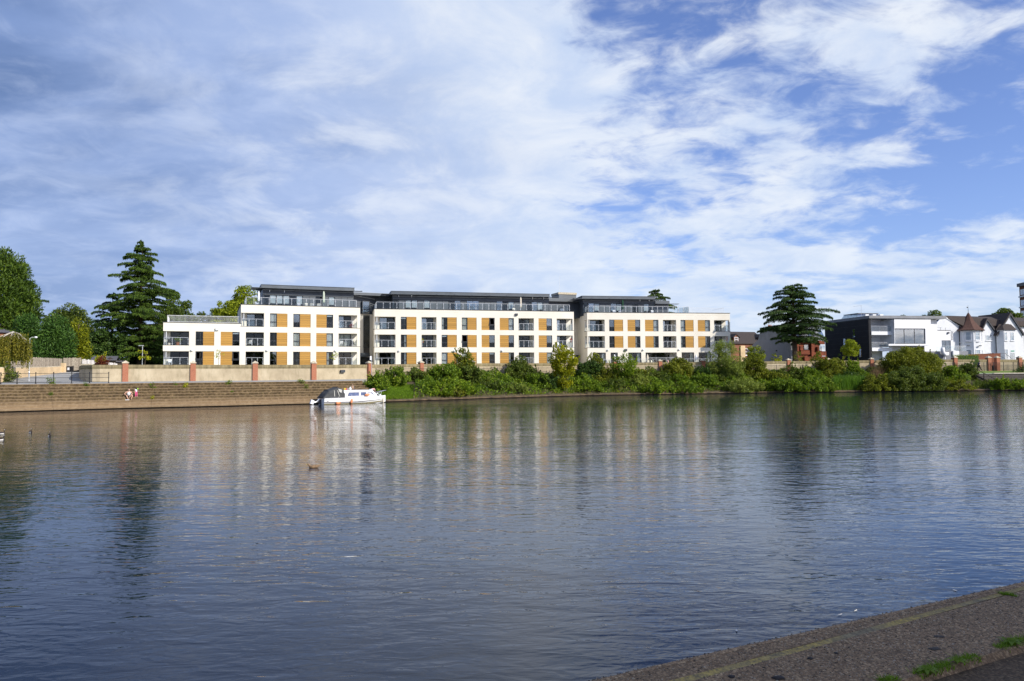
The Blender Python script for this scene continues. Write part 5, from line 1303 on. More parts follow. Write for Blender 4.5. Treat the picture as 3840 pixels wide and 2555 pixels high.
# ---- brick terrace houses behind
H4 = House('brick_house', 'red brick terrace house with brown tiled roof and white dormer behind the flats', 'house', 2700, 172, 2878, 176)
z = H4.z; ze = z(2800, 1289); zr = z(2800, 1247, 5)
H4.part(MB().box(0, H4.len, 0, .4, 3.8, ze), 'wall', 'brick_house'); H4.part(MB().box(H4.len-.4, H4.len, .4, 9, 3.8, ze), 'wall', 'brick_house')
H4.part(MB().prism([(-.4, ze-.1), (5, zr), (10, ze-.1), (10, ze), (5, zr+.12), (-.4, ze+.03)], -.3, H4.len+.3, 'x'), 'roof', 'tile_brown')
H4.part(MB().prism([(H4.len-.35, ze), (H4.len-.35, ze+.1)] and [(0.2, ze), (9.8, ze), (5, zr-.1)], H4.len-.3, H4.len-.05, 'x'), 'gable_wall', 'brick_house')
for px in (2757, 2856):
    a, c = H4.u(px-9, 1270, 1), H4.u(px+9, 1270, 1); zb = H4.z(px, 1289, 1); zt = H4.z(px, 1265, 1); zp = H4.z(px, 1256, 1)
    H4.part(MB().prism([(a, zb), (c, zb), (c, zt), ((a+c)/2, zp), (a, zt)], .6, 4, 'y'), 'dormer', 'brick_house')
    q = MB(); q.prism([(a-.25, zt-.2), ((a+c)/2, zp+.05), ((a+c)/2, zp+.25), (a-.25, zt)], .4, 4, 'y'); q.prism([((a+c)/2, zp+.05), (c+.25, zt-.2), (c+.25, zt), ((a+c)/2, zp+.25)], .4, 4, 'y'); H4.part(q, 'dormer_roof', 'tile_brown')
    H4.win_u(a+.15, c-.15, zb+.1, zt, .57, 1, (.6,), 'white_plain', 'glass', t=.12)
for p0, p1 in ((2793, 2804), (2815, 2826), (2843, 2853), (2860, 2868)): H4.win(p0, p1, 1307, 1333, -.03, 1, (.5,), 'white_plain', 'glass', t=.11, sill='white_plain')
H4.part(MB().box(H4.u(2774), H4.u(2791), -.3, -.003, 3.8, z(2780, 1297)), 'porch', 'beige')
for px, w in ((2874, .9), (2886, 1.1)):
    u_ = H4.u(px, 1240, 4); zz_ = H4.z(px, 1244 if px == 2874 else 1226, 4); c_ = H4.part(MB().box(u_-w/2, u_+w/2, 3.2, 4.6, ze+.5, zz_), 'chimney', 'brick_house')
    for k in range(3): MB().lathe([(.13, 0), (.11, .5)], (u_-w/3+k*w/3, 3.9, zz_), 8).build('chimney_pot', M['terracotta'], c_)
# ---- tower block at the right edge
H5 = House('tower_block', 'tall brick tower block with white bands and windows at the right edge', 'building', 3834, 205, 3990, 186)
z = H5.z; zt = z(3834, 1074)
H5.part(MB().box(0, 12, 0, .4, 3.8, zt), 'wall', 'brick_dark'); H5.part(MB().box(0, .4, .4, 3, 3.8, zt), 'wall', 'frame')
H5.part(MB().box(-.25, 12.2, -.5, 3, zt+.003, zt+.9), 'roof', 'frame')
for k in range(7):
    zz_ = zt-2.6-k*2.95
    H5.part(MB().box(-.15, 12, -.25, -.003, zz_-.35, zz_), 'band', 'white_plain')
    for j in range(4): H5.win_u(.5+j*2.9, 2.7+j*2.9, zz_+.25, zz_+1.8, -.03, 2, (), 'white_plain', 'glass_sky', t=.12)
# ---- small slate-roofed house at the far left, sheds behind the wall
H6 = House('slate_house', 'small house with grey slate roof and brick gable at the left edge behind the birch', 'house', -60, 112, 40, 115)
z = H6.z
H6.part(MB().box(0, H6.len, 0, 6, 3.8, z(10, 1245)), 'wall', 'brick_house'); H6.part(MB().prism([(-.4, z(10, 1248)), (3, z(10, 1224, 3)), (6.4, z(10, 1248))], -.3, H6.len+.2, 'x'), 'roof', 'slate')
a, c = H6.u(-5, 1220, 2), H6.u(40, 1220, 2); zp = H6.z(22, 1203, 2); zb = H6.z(22, 1226, 2)
H6.part(MB().prism([(a, zb), (c, zb), ((a+c)/2+.3, zp)], 2, 6, 'y'), 'gable_wall', 'brick_house'); q = MB(); mx_ = (a+c)/2+.3
q.prism([(a-.2, zb-.15), (mx_, zp), (mx_, zp+.2), (a-.2, zb+.05)], 1.8, 6, 'y'); q.prism([(mx_, zp), (c+.2, zb-.15), (c+.2, zb+.05), (mx_, zp+.2)], 1.8, 6, 'y'); H6.part(q, 'gable_roof', 'slate')
def shed(px0, px1, pye, pyr, Y, label):
    p0 = V2(px0, Y); p1 = V2(px1, Y+1.2); w = (p1-p0).length; t = thing('garden_shed', label, 'shed', (p0.x, p0.y, 4.2), math.atan2(p1.y-p0.y, p1.x-p0.x))
    ze_ = zat(px1, pye, Y)-4.2; zr_ = zat(px1, pyr, Y)-4.2
    MB().box(.1, w-.1, .1, 3.4, 0, ze_).build('wall', M['wood_dark'], t); MB().prism([(w-1.4-.0, ze_), (w-.1, ze_), (w-.75, zr_-.1)], .1, .2, 'y').build('gable', M['wood_dark'], t)
    MB().prism([(-.2, ze_-.1), (1.75, zr_), (3.7, ze_-.1), (3.7, ze_+.02), (1.75, zr_+.12), (-.2, ze_+.02)], -.2, w+.2, 'x').build('roof', M['slate'], t)
shed(345, 432, 1349, 1336.5, 116, 'dark garden shed with slate roof right of the purple shrub'); shed(434, 466, 1356, 1349, 119, 'smaller dark garden shed left of the first brick pillar')

# ================================================================== vegetation
NR = np.random.default_rng(11)
def unit(v): return v/np.maximum(np.linalg.norm(v, axis=1, keepdims=True), 1e-9)
def leaves(name, pts, m, L, Wd, nrm=None, axis=None, spread=.8, jitter=.35):
    """diamond leaves at pts; nrm: preferred normal, axis: preferred long direction"""
    n = len(pts); r = NR
    a = r.normal(size=(n, 3)) if axis is None else axis + r.normal(size=(n, 3))*spread
    a = unit(a)
    k = r.normal(size=(n, 3)) if nrm is None else nrm + r.normal(size=(n, 3))*spread
    b = unit(np.cross(k, a)); l = (L*(1+jitter*r.uniform(-1, 1, n)))[:, None]; w = (Wd*(1+jitter*r.uniform(-1, 1, n)))[:, None]
    nn = np.cross(a, b)
    V = np.stack([pts-a*l*.5, pts+b*w*.5+nn*w*.12, pts+a*l*.5, pts-b*w*.5+nn*w*.12], 1).reshape(-1, 3)
    Fq = np.arange(n*4).reshape(-1, 4)
    return np_mesh(name, V, Fq, m)
def clump_points(centres, radii, per, shell=.55, flat=.8):
    out, nr = [], []
    for c, rr in zip(centres, radii):
        k = max(4, int(per*rr*rr)); d = unit(NR.normal(size=(k, 3))); rad = rr*(shell + (1-shell)*NR.uniform(0, 1, k)**.6)
        p = d*rad[:, None]; p[:, 2] *= flat; out.append(c+p); nr.append(d)
    return np.concatenate(out), np.concatenate(nr)
def crown_centres(w, h, d, n, base=0.0, shape='round', lump=.25):
    """cluster centres in a crown of width w, height h, depth d standing on z=base"""
    c = []
    ph = NR.uniform(0, 6.28, 6)
    while len(c) < n:
        p = NR.uniform(-1, 1, 3)
        a = math.atan2(p[1], p[0]); k = 1 + lump*(math.sin(2*a+ph[0])*.5+math.sin(3*a+ph[1])*.4 + math.sin(4*p[2]+ph[2])*.5)
        z01 = (p[2]+1)/2
        if shape == 'round': R = math.sqrt(max(0, 1-p[2]**2))*1.0
        elif shape == 'dome': R = math.sqrt(max(0, 1-z01**2.2))
        elif shape == 'cone': R = (1-z01)**.75*(.55+.45*min(1, z01*6))
        elif shape == 'egg': R = (math.sin(math.pi*min(1, z01**.75)))**.7 if z01 < 1 else 0
        elif shape == 'column': R = min(1, (1-z01)*2.2)**.6
        else: R = 1
        q = math.hypot(p[0], p[1]); 
        if q <= R*k*.9 and q >= R*k*.9*(.35 if NR.uniform() < .8 else 0):
            c.append((p[0]*w/2, p[1]*d/2, base+z01*h))
    return np.array(c)
def trunk(t, h, r, m, limbs=(), lean=0, n=8, name='trunk'):
    q = MB(); path = [(0, 0, -.3), (lean*.1, 0, h*.3), (lean*.4, .05, h*.65), (lean, 0, h)]; q.tube(path, [r*1.2, r*.9, r*.6, r*.18], n)
    for (z, az, ln, rise, rr) in limbs:
        f = z/h; x0 = lean*f*f
        q.tube([(x0, 0, z), (x0+math.cos(az)*ln*.5, math.sin(az)*ln*.5, z+rise*.6), (x0+math.cos(az)*ln, math.sin(az)*ln, z+rise)], [rr, rr*.7, rr*.2], 6)
    return q.build(name, m, t)
def leafy(name, label, cat, loc, w, h, d, m, kind='dome', n=None, ls=.16, asp=.6, dens=1.0, trunk_h=0, tr=.12, bark='bark', group=None, lump=.25, rel=.16, up=0.0, base=None):
    """tree or shrub: crown of leaf clumps, trunk or stems"""
    t = thing(name, label, cat, loc, NR.uniform(0, 6.28) if kind in ('x',) else 0, group)
    b0 = trunk_h*.75 if base is None else base
    ch = h-b0; n = n or int(18 + w*h*2.2); cs = crown_centres(w, ch*.96, d, n, b0, kind, lump)
    rr = NR.uniform(.45, 1.45, n)*rel*min(w, ch)*1.0 + .08
    P, N_ = clump_points(cs, rr, 430*dens*(.16/ls)**1.3)
    P[:, 2] = np.maximum(P[:, 2], .02)
    if cat == 'shrub' or name == 'bank_tree':
        # loose shoots standing out of the outline
        for _ in range(int(8+w*4)):
            c = cs[NR.integers(n)]; c = c + (c-np.array([0, 0, ch*.4]))*.12; ln = NR.uniform(.35, 1.0)*min(1.2, .35*h+.2); k = int(ln*34)+4; dsh = unit(np.array([[c[0]*.5/w, c[1]*.5/w-.05, .8]])+NR.normal(0, .25, (1, 3)))
            s_ = NR.uniform(0, 1, k)[:, None]; P = np.concatenate([P, c+dsh*s_*ln+NR.normal(0, .06, (k, 3))]); N_ = np.concatenate([N_, unit(NR.normal(size=(k, 3)))])
    ax = None
    if up: ax = np.tile(np.array([[0, 0, up]]), (len(P), 1)) + N_*.6
    o = link('foliage', leaves(name, P, M[m], ls, ls*asp, N_*.9+np.array([[0, 0, .5]]), ax), t)
    if trunk_h or tr:
        if trunk_h:
            lim = [(trunk_h*(.75+.5*NR.uniform()), NR.uniform(0, 6.28), w*.32*NR.uniform(.7, 1.1), ch*.35*NR.uniform(.6, 1.2), tr*.5) for _ in range(6)]
            trunk(t, min(h*.85, trunk_h+ch*.5), tr, M[bark], lim)
        else:
            q = MB()
            for k in range(6):
                az = k*1.05+NR.uniform(0, .6); l = w*.3; q.tube([(0, 0, -.2), (math.cos(az)*l*.5, math.sin(az)*l*.5*d/w, h*.4), (math.cos(az)*l, math.sin(az)*l*d/w, h*.75)], [tr*.5, tr*.35, tr*.1], 5)
            q.build('stem', M[bark], t)
    return t
def span(px0, px1, pytop, Y, zbase):
    """metric size of something seen between two columns at a known distance"""
    a, c = at(px0, 1400, Y), at(px1, 1400, Y); return (a.x+c.x)/2, (c.x-a.x), zat((px0+px1)/2, pytop, Y)-zbase

# ---- conifers with tiered branches (cedars)
def cedar(name, label, px, Y, zb, pytop, prof, m, n_br=90, droop=.18, tr=.38, clear=.12, spray=.42, per=1.0, dx=0, bark='bark', depth_k=.8):
    """prof: [(height fraction, left reach m, right reach m)]"""
    p = at(px, 1400, Y); H_ = zat(px, pytop, Y)-zb; t = thing(name, label, 'tree', (p.x, p.y, zb))
    hz = [a for a, b, c in prof]; lf_ = [b for a, b, c in prof]; rg = [c for a, b, c in prof]
    P, A, Nn = [], [], []; limb = MB()
    nt_ = max(6, n_br//7)
    for k in range(nt_*7):
        f = min(.995, clear + (1-clear)*(max(.05, k//7+.5+NR.normal(0, .26))/nt_)**.95); z = f*H_
        az = (k % 7)*.8976 + (k//7)*.55 + NR.uniform(-.35, .35); ca, sa = math.cos(az), math.sin(az)
        side = np.interp(f, hz, rg) if ca > 0 else np.interp(f, hz, lf_); mean = (np.interp(f, hz, rg)+np.interp(f, hz, lf_))/2
        ln = (abs(ca)*side + (1-abs(ca))*mean*depth_k)*NR.uniform(.45, 1.14)
        if ln < .15: continue
        rise = ln*.22*NR.uniform(.2, 1.3); dr = ln*droop*NR.uniform(.7, 1.5)
        ts = np.linspace(0, 1, 7); path = [np.array([ca*ln*s, sa*ln*s, z + rise*math.sin(min(1, s*1.1)*math.pi*.5) - dr*s**2.4]) for s in ts]
        limb.tube([tuple(q) for q in path[:6]], [max(.02, .035*ln**.5*(1-s*.8)*(1.4 if f < .5 else 1)) for s in ts[:6]], 4, False)
        ns = int(85*ln*per)+14
        s = NR.uniform(.12, 1.0, ns)**.8; wd = ln*.27*np.sin(np.pi*np.clip(s*.92+.06, 0, 1))**1.2+.05
        lat = NR.uniform(-1, 1, ns)*wd
        ctr = np.stack([np.interp(s, ts, [q[i] for q in path]) for i in range(3)], 1)
        pos = ctr + np.stack([-sa*lat, ca*lat, -abs(lat)*.22 + NR.normal(0, .07, ns)], 1)
        ax = np.stack([ca*np.ones(ns) - sa*lat*.6/np.maximum(wd, .1), sa*np.ones(ns) + ca*lat*.6/np.maximum(wd, .1), -.28-.35*s], 1)
        P.append(pos); A.append(ax); Nn.append(np.tile([[0, 0, 1.0]], (ns, 1)))
        k2 = ns//2; pos2 = pos[:k2] + np.stack([np.zeros(k2), np.zeros(k2), -NR.uniform(.03, .20, k2)], 1)
        P.append(pos2); A.append(np.tile([[ca*.4, sa*.4, -1.0]], (k2, 1))); Nn.append(NR.normal(size=(k2, 3)))
    P = np.concatenate(P); A = np.concatenate(A); Nn = np.concatenate(Nn)
    link('foliage', leaves('needles', P, M[m], spray*.68, spray*.17, Nn, A, .5), t)
    limb.build('branch', M[bark], t)
    MB().tube([(0, 0, -.5), (dx*.3, 0, H_*.35), (dx*.7, 0, H_*.7), (dx, 0, H_*.985)], [tr*1.25, tr*.85, tr*.45, .03], 8).build('trunk', M[bark], t)
    return t
cedar('cedar_tree', 'tall pointed cedar with drooping tiers left of the flats', 522, 124, 4.2, 902,
      [(0, 3.5, 4.0), (.12, 5.0, 6.0), (.30, 5.6, 6.6), (.45, 6.3, 7.0), (.55, 5.8, 6.2), (.64, 4.6, 6.6), (.68, 5.0, 5.0), (.78, 3.4, 3.4), (.86, 3.0, 2.7), (.92, 1.9, 2.1), (.97, 1.0, .9), (1, .2, .2)], 'l_cedar', 189, .20, .40, .08, .50, 1.35, dx=.2)
cedar('cedar_tree', 'dark cedar spur rising behind the left side of the tall cedar', 418, 128, 4.2, 1098,
      [(0, 3, 3), (.3, 4.2, 4.2), (.7, 3.6, 3.2), (.9, 2.8, 1.8), (1, .5, .4)], 'l_cedar2', 80, .2, .3, .08, .5, 1.2)
cedar('cedar_tree', 'spreading flat-tiered cedar in front of the grey house', 2984, 131, 4.25, 1070,
      [(0, 0, 0), (.26, .3, .6), (.29, 6.0, 10.5), (.34, 10.5, 13.5), (.44, 16.0, 16.5), (.47, 11.5, 17.5), (.56, 14.5, 15.5), (.62, 15.0, 14.0), (.70, 10.0, 12.5), (.76, 9.6, 10.5), (.86, 6.4, 7.8), (.92, 7.4, 4.6), (.975, 4.2, 4.8), (1, .5, 3.0)] and
      [(0, 0, 0), (.27, .2, .5), (.30, 3.8, 6.6), (.36, 6.2, 7.6), (.46, 7.2, 7.6), (.52, 6.0, 7.7), (.60, 7.0, 7.0), (.66, 7.0, 6.5), (.72, 4.9, 5.2), (.80, 4.0, 3.9), (.88, 3.1, 3.7), (.93, 3.6, 2.3), (.975, 2.4, 2.4), (1, .5, 1.6)], 'l_cedar2', 126, .16, .46, .285, .48, 1.25, dx=-.3)
cedar('cedar_tree', 'top of a feathery cedar showing behind the right end of the flats', 2466, 168, 4.2, 1084,
      [(0, 4, 4), (.5, 4.5, 4.5), (.74, 2.5, 5.0), (.84, 3.6, 3.8), (.93, 2.6, 2.4), (1, .4, .4)], 'l_cedar', 90, .16, .4, .35, .55, 1.3)
cedar('cedar_tree', 'dark cedar with one long branch showing behind the big left cypress', 70, 140, 4.2, 1050,
      [(0, 4, 4), (.5, 5, 5.2), (.76, 5, 5.6), (.82, 4.4, 4.9), (1, .3, .3)], 'l_cedar2', 70, .16, .4, .3, .5, 1.2)
# ---- cypresses: dense sprays on a lumpy cone
def cypress(label, px0, px1, pytop, Y, zb, m, shape='cone', n=260, ls=.42, pxc=None, rel=.09, dens=1.0, lump=.18):
    cx, w, h = span(px0, px1, pytop, Y, zb); t = thing('cypress_tree', label, 'tree', (cx, Y, zb))
    cs = crown_centres(w*.95, h*.94, w*.8, n, .2, shape, lump); rr = NR.uniform(.6, 1.3, n)*rel*min(w, h)+.15
    P, N_ = clump_points(cs, rr, 95*dens, .4, 1.25)
    ax = N_*.8 + np.array([[0, 0, .45]])
    link('foliage', leaves('sprays', P, M[m], ls, ls*.32, N_+np.array([[0, 0, .3]]), ax, .4), t)
    MB().tube([(0, 0, -.4), (0, 0, h*.5), (0, 0, h*.9)], [.35, .25, .05], 8).build('trunk', M['bark'], t); return t
cypress('big dark yellow-green cypress at the left edge, taller than its neighbours', -185, 176, 922, 120, 4.2, 'l_cyp', 'dome', 560, .55, rel=.065, dens=1.3, lump=.12)
cypress('dense dark green cypress behind the lamp post and board fence, nearest the birch', 20, 180, 1178, 104.5, 4.4, 'l_cyp_dark', 'dome', 260, .40, rel=.11, dens=1.3, lump=.15)
cypress('dense dark green cypress above the board fence, touching the golden conifer', 130, 275, 1172, 106.5, 4.4, 'l_cyp_dark', 'column', 280, .40, rel=.11, dens=1.3, lump=.15)
cypress('golden yellow-green conifer above the board fence', 246, 338, 1194, 109.0, 4.4, 'l_gold', 'column', 200, .38, rel=.12, dens=1.2, lump=.22)
# ---- broadleaf trees behind
def btree(label, px0, px1, pytop, Y, m, zb=4.2, dens=1.0, ls=.34, kind='round', th=3.0, n=None, rel=.12, lump=.3, dk=.8, name='broadleaf_tree'):
    cx, w, h = span(px0, px1, pytop, Y, zb); return leafy(name, label, 'tree', (cx, Y, zb), w, h, w*dk, m, kind, n or int(40+w*h*1.1), ls, .62, dens, th, .28, 'bark', None, lump, rel)
btree('dull green broadleaf tree showing above the golden conifer', 180, 352, 1138, 142, 'l_dull', th=2)
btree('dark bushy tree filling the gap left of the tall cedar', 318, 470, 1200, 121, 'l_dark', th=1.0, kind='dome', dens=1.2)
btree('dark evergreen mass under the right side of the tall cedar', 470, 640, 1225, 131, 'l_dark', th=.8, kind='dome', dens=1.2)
btree('broadleaf tree with rounded top right of the tall cedar', 580, 696, 1076, 146, 'l_broad', th=4)
btree('lower broadleaf tree between the cedar and the low wing', 640, 742, 1122, 150, 'l_broad', th=4)
btree('small dark tree above the white railing of the low wing', 720, 800, 1164, 152, 'l_dull', th=3)
btree('yellow-green maple behind the left roof terrace', 838, 985, 1062, 152, 'l_maple', th=5, ls=.4, lump=.45)
btree('yellow-green maple left of the left roof terrace, lower than its neighbour', 780, 880, 1122, 150, 'l_maple', th=4, ls=.4, lump=.45)
btree('small tree top showing over the flat roof of the modern house', 3372, 3440, 1177, 170, 'l_dull', th=5)
btree('wider tree top showing over the right end of the modern house roof', 3455, 3562, 1167, 172, 'l_broad', th=5)
btree('broadleaf tree behind the right gable of the white house', 3728, 3842, 1152, 178, 'l_broad', th=5, ls=.42)
# young trees in the gardens
def sapling(label, px, px0, px1, pytop, Y, zb, m, th, ls=.2, n=26, rel=.13, dens=.8, tr=.06, kind='egg', bark='bark_grey'):
    cx, w, h = span(px0, px1, pytop, Y, zb); return leafy('young_tree', label, 'tree', (at(px, 1400, Y).x, Y, zb), w, h, w, m, kind, n, ls, .7, dens, th, tr, bark, None, .4, rel)
sapling('young round-headed tree in front of the black side wall', 3193, 3159, 3228, 1266, 131.5, 4.3, 'l_maple', 2.2, .22, 46, .13, .9)
sapling('young yellow-green tree in front of the brick terrace house', 2832, 2804, 2860, 1285, 131, 4.3, 'l_maple', 1.2, .22, 44, .14, .9)
sapling('thin sapling with few yellow leaves in front of the low wing', 819, 795, 845, 1308, 97, 4.2, 'l_yellow', 1.8, .15, 10, .10, .45, .03)
sapling('sparse sapling in front of the left wing near the boat', 1250, 1232, 1268, 1316, 103, 4.2, 'l_maple', 1.6, .16, 12, .12, .5, .03)
sapling('bare-stemmed sapling with yellowing leaves beside the grey lamp post', 543, 516, 566, 1306, 99, 4.2, 'l_yellow', 1.6, .16, 14, .10, .55, .035)
sapling('small light green shrub against the grey gable wall', 2912, 2890, 2936, 1318, 130, 4.3, 'l_yellow', .5, .2, 16, .12, .6, .04, 'dome')
sapling('orange-tinged sapling in front of the rusted steel front', 2996, 2978, 3012, 1312, 130, 4.3, 'l_olive', .8, .2, 16, .13, .6, .04)
sapling('drooping yellow-green shrub below the rusted steel boxes', 3068, 3046, 3092, 1318, 130.5, 4.3, 'l_olive', .4, .2, 26, .15, .8, .04, 'dome')
sapling('small dark conifer in front of the black side wall', 3149, 3140, 3158, 1324, 131, 4.3, 'l_dark', .3, .18, 20, .2, .9, .05, 'cone')
# purple and yellow shrubs behind the curved wall
cx, w, h = span(357, 402, 1334, 93, 4.2); leafy('purple_shrub', 'dark purple-leaved round shrub behind the curved wall', 'shrub', (cx, 93, 4.2), w, h, w*.9, 'l_purple', 'dome', 40, .16, .6, 1.1, 0, .06)
cx, w, h = span(353, 400, 1326, 94.6, 4.2); leafy('yellow_shrub', 'bright yellow-green shrub sticking up behind the purple one', 'shrub', (cx, 94.6, 4.2), w*.95, h, w*.8, 'l_yellow', 'dome', 40, .18, .6, .9, 0, .06)
# ---- weeping birch
def birch():
    Y = 83.6; p = at(30, 1400, Y); zb = 2.75; t = thing('weeping_birch', 'weeping birch with pale twisted branches and hanging olive leaves at the left', 'tree', (p.x, Y, zb))
    top = zat(48, 1238, Y)-zb; limb = MB(); P, A = [], []
    limb.tube([(-.6, .5, -.2), (-.5, .4, 1.8), (.1, .2, top-1.0), (.4, .1, top-.15)], [.22, .17, .12, .08], 8)
    heads = []
    for k in range(15):
        az = k*2.4+.3; r = 1.6*NR.uniform(.55, 1.0)*(1.0 if math.cos(az) > 0 else 1.7)
        e = np.array([.3+math.cos(az)*r, .1+math.sin(az)*r*.8, top-.35-NR.uniform(.5, 1.1)*r*.75]); mid = np.array([.35+math.cos(az)*r*.5, .1+math.sin(az)*r*.4, top-.05-.28*r])
        limb.tube([(.4, .1, top-.2), tuple(mid), tuple(e)], [.06, .045, .02], 5); heads += [mid, (mid+e)/2, e]
    for k in range(250):
        h = heads[NR.integers(len(heads))] + NR.normal(0, .28, 3)*np.array([1.2, 1, .35]); ln = NR.uniform(1.2, 3.6)
        r_ = math.hypot(h[0]-.3, h[1]); ln *= .8 + .25*min(r_, 2.2)/2; ln = min(ln, h[2]+NR.uniform(-.1, 1.2) if h[0] < .6 else h[2]-NR.uniform(1.2, 2.4))
        if ln < .4: continue
        n = int(ln*20); s = NR.uniform(0, 1, n); sw = NR.uniform(-.12, .25)
        P.append(np.stack([h[0]+sw*s+NR.normal(0, .05, n), h[1]+NR.normal(0, .05, n), h[2]-ln*s], 1)); A.append(np.tile([[0, 0, -1.0]], (n, 1)))
    P = np.concatenate(P); A = np.concatenate(A)
    link('foliage', leaves('birch_leaves', P, M['l_birch'], .20, .085, None, A, .45), t); limb.build('branch', M['bark_white'], t)
birch()
cx, w, h = span(-60, 62, 1350, 82.6, 2.75); leafy('ivy_shrub', 'dark green shrub under the weeping birch behind the railing', 'shrub', (cx, 82.8, 2.75), w, h, 1.6, 'l_dull', 'dome', 46, .16, .6, .9, 0, .06)
cx, w, h = span(96, 146, 1372, 88.5, 3.3); 

M['l_sapling'] = leafmat('bright_maple_leaves', (.05, .085, .006), (.185, .215, .012), (.27, .29, .03), .45)
# ---- the bank: every shrub its own thing
def T_of(px, pyb):
    """how far up the bank a point seen at pyb lies"""
    best = 0
    for t in np.linspace(0, 1, 41):
        p = BK(px, t); d = np.array(p)-_C; k = d@_fw; y = 1277.5-F*(d@_up)/k
        if y >= pyb: best = t
    return best
def bush(label, px0, px1, pytop, pyb, m, kind='dome', ls=.23, asp=.62, dens=1.0, n=None, rel=.11, lump=.35, name='shrub', cat='shrub', dk=.8, t=None, tr=.10, th=0, up=0, bark='bark'):
    pc = (px0+px1)/2; t = T_of(pc, pyb) if t is None else t; p = BK(pc, t); cx, w, h = span(px0, px1, pytop, p.y, p.z); w *= 1.14; h = max(h*1.06, 1.0)
    return leafy(name, label, cat, (p.x, p.y, p.z-.05), w, h, min(w*dk, 4.5), m, kind, int((n or int(26+w*h*2.6))*1.9), ls, asp, dens*1.35, th, tr, bark, 'shrubs along the river bank' if cat == 'shrub' else None, lump, rel, up)
bush('yellow-flecked bramble bush at the end of the steps right behind the boat', 1366, 1468, 1396, 1462, 'l_bramble')
bush('rounded green bush second from the boat below the brick pillar', 1440, 1530, 1376, 1446, 'l_bramble')
bush('green bush between the second and third wall pillars right of the boat', 1518, 1600, 1380, 1440, 'l_dull', t=.75)
bush('big bramble mound in front of the middle block, left half', 1592, 1740, 1366, 1440, 'l_bramble', n=110)
bush('big bramble mound in front of the middle block, right half', 1700, 1822, 1372, 1440, 'l_dull', n=100)
bush('upright leafy shrub sticking up above the big bramble mound', 1704, 1778, 1300, 1400, 'l_olive', 'egg', t=.72, up=1.0, n=70, rel=.10, dens=.8)
bush('low lush bright green patch at the water in front of the big bramble mound', 1590, 1700, 1424, 1492, 'l_lush', t=.12)
bush('low lush bright green patch right of the brightest one, below the upright shrub', 1690, 1800, 1430, 1488, 'l_lush', t=.10)
bush('low green bush with orange leaves at the kerb left of the upright shrub', 1675, 1745, 1452, 1494, 'l_olive', t=.05)
bush('low green bush under the railing left of the tall dark bush', 1800, 1920, 1402, 1450, 'l_bramble', t=.62)
bush('mid-bank leafy bush below the railing left of the maple', 1790, 1905, 1425, 1478, 'l_dull', t=.28)
bush('tall rounded bush in front of the wall left of the maple', 1905, 2000, 1337, 1430, 'l_dull', t=.72, n=90)
bush('dark green bush at the foot of the tall rounded bush', 1950, 2068, 1396, 1462, 'l_bramble', t=.42)
bush('grey-green low bush at the kerb left of the maple', 1890, 1990, 1436, 1482, 'l_willow', t=.15)
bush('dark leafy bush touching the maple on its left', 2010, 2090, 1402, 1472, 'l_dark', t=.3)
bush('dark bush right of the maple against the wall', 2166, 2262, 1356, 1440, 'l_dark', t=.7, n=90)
bush('lush low bush right of the maple at the kerb', 2150, 2262, 1422, 1480, 'l_lush', t=.12)
bush('loose shrub with long shoots in front of the right block corner', 2206, 2262, 1322, 1400, 'l_olive', 'egg', t=.85, n=36, rel=.10, dens=.6, up=1.0)
bush('brown-green rounded bush left of the green sapling', 2226, 2318, 1378, 1440, 'l_olive', t=.6)
bush('dark bush at the foot of the green sapling', 2262, 2360, 1420, 1474, 'l_dull', t=.25)
bush('yellow-brown small bush between the sapling and the brick pillar', 2368, 2438, 1384, 1430, 'l_olive', t=.75)
bush('grey-green willow bush mid-bank right of the sapling', 2352, 2440, 1400, 1470, 'l_willow', t=.35)
bush('bushy mid-bank shrub below the brick pillar by the loggia', 2428, 2520, 1388, 1455, 'l_dull', t=.5)
bush('low lush bush at the kerb below the loggia', 2398, 2510, 1432, 1478, 'l_lush', t=-.06)
bush('tall olive bush with a spike in front of the glazed doors', 2502, 2590, 1336, 1440, 'l_olive', 'egg', t=.7, n=90)
bush('bright mid-bank bush right of the tall olive bush', 2500, 2600, 1404, 1462, 'l_bramble', t=.38)
bush('bramble bush at the water below the tall olive bush', 2520, 2630, 1428, 1480, 'l_bramble', t=-.06)
bush('dark bush in front of the rightmost brick pillar of the flats', 2594, 2680, 1374, 1440, 'l_dark', t=.72)
bush('wide bramble mound mid-bank left of the loose tall tree', 2590, 2710, 1402, 1470, 'l_bramble', t=.32, n=90)
bush('dark green shrub at the foot of the loose tall tree', 2664, 2790, 1360, 1440, 'l_dull', t=.6, n=90)
bush('olive shrub right of the loose tall tree', 2768, 2868, 1340, 1430, 'l_olive', t=.7, n=90)
bush('grey-green willow spreading over the water right of the loose tall tree', 2722, 2874, 1418, 1478, 'l_willow', t=-.06, asp=.35, n=110)
bush('small yellowing bush on the bank below the grey gable', 2850, 2945, 1394, 1450, 'l_olive', t=.5)
bush('dark low mound below the spreading cedar, left part', 2925, 3010, 1372, 1440, 'l_dull', t=.62)
bush('dark low mound below the spreading cedar, right part', 2990, 3070, 1378, 1440, 'l_bramble', t=.62)
bush('wide bramble patch at the kerb below the spreading cedar', 2880, 3000, 1418, 1474, 'l_bramble', t=-.06, n=80)
bush('lush bramble patch at the kerb left of the reeds', 2995, 3140, 1412, 1472, 'l_bramble', t=-.06, n=90)
bush('bright yellow-green rounded bush below the young tree', 3048, 3185, 1346, 1425, 'l_olive', t=.72, n=110)
bush('green bush between the yellow-green bush and the bare twigs', 3160, 3240, 1352, 1425, 'l_bramble', t=.75)
bush('dark shaded bush behind the reeds', 3130, 3250, 1392, 1450, 'l_dark', t=.4)
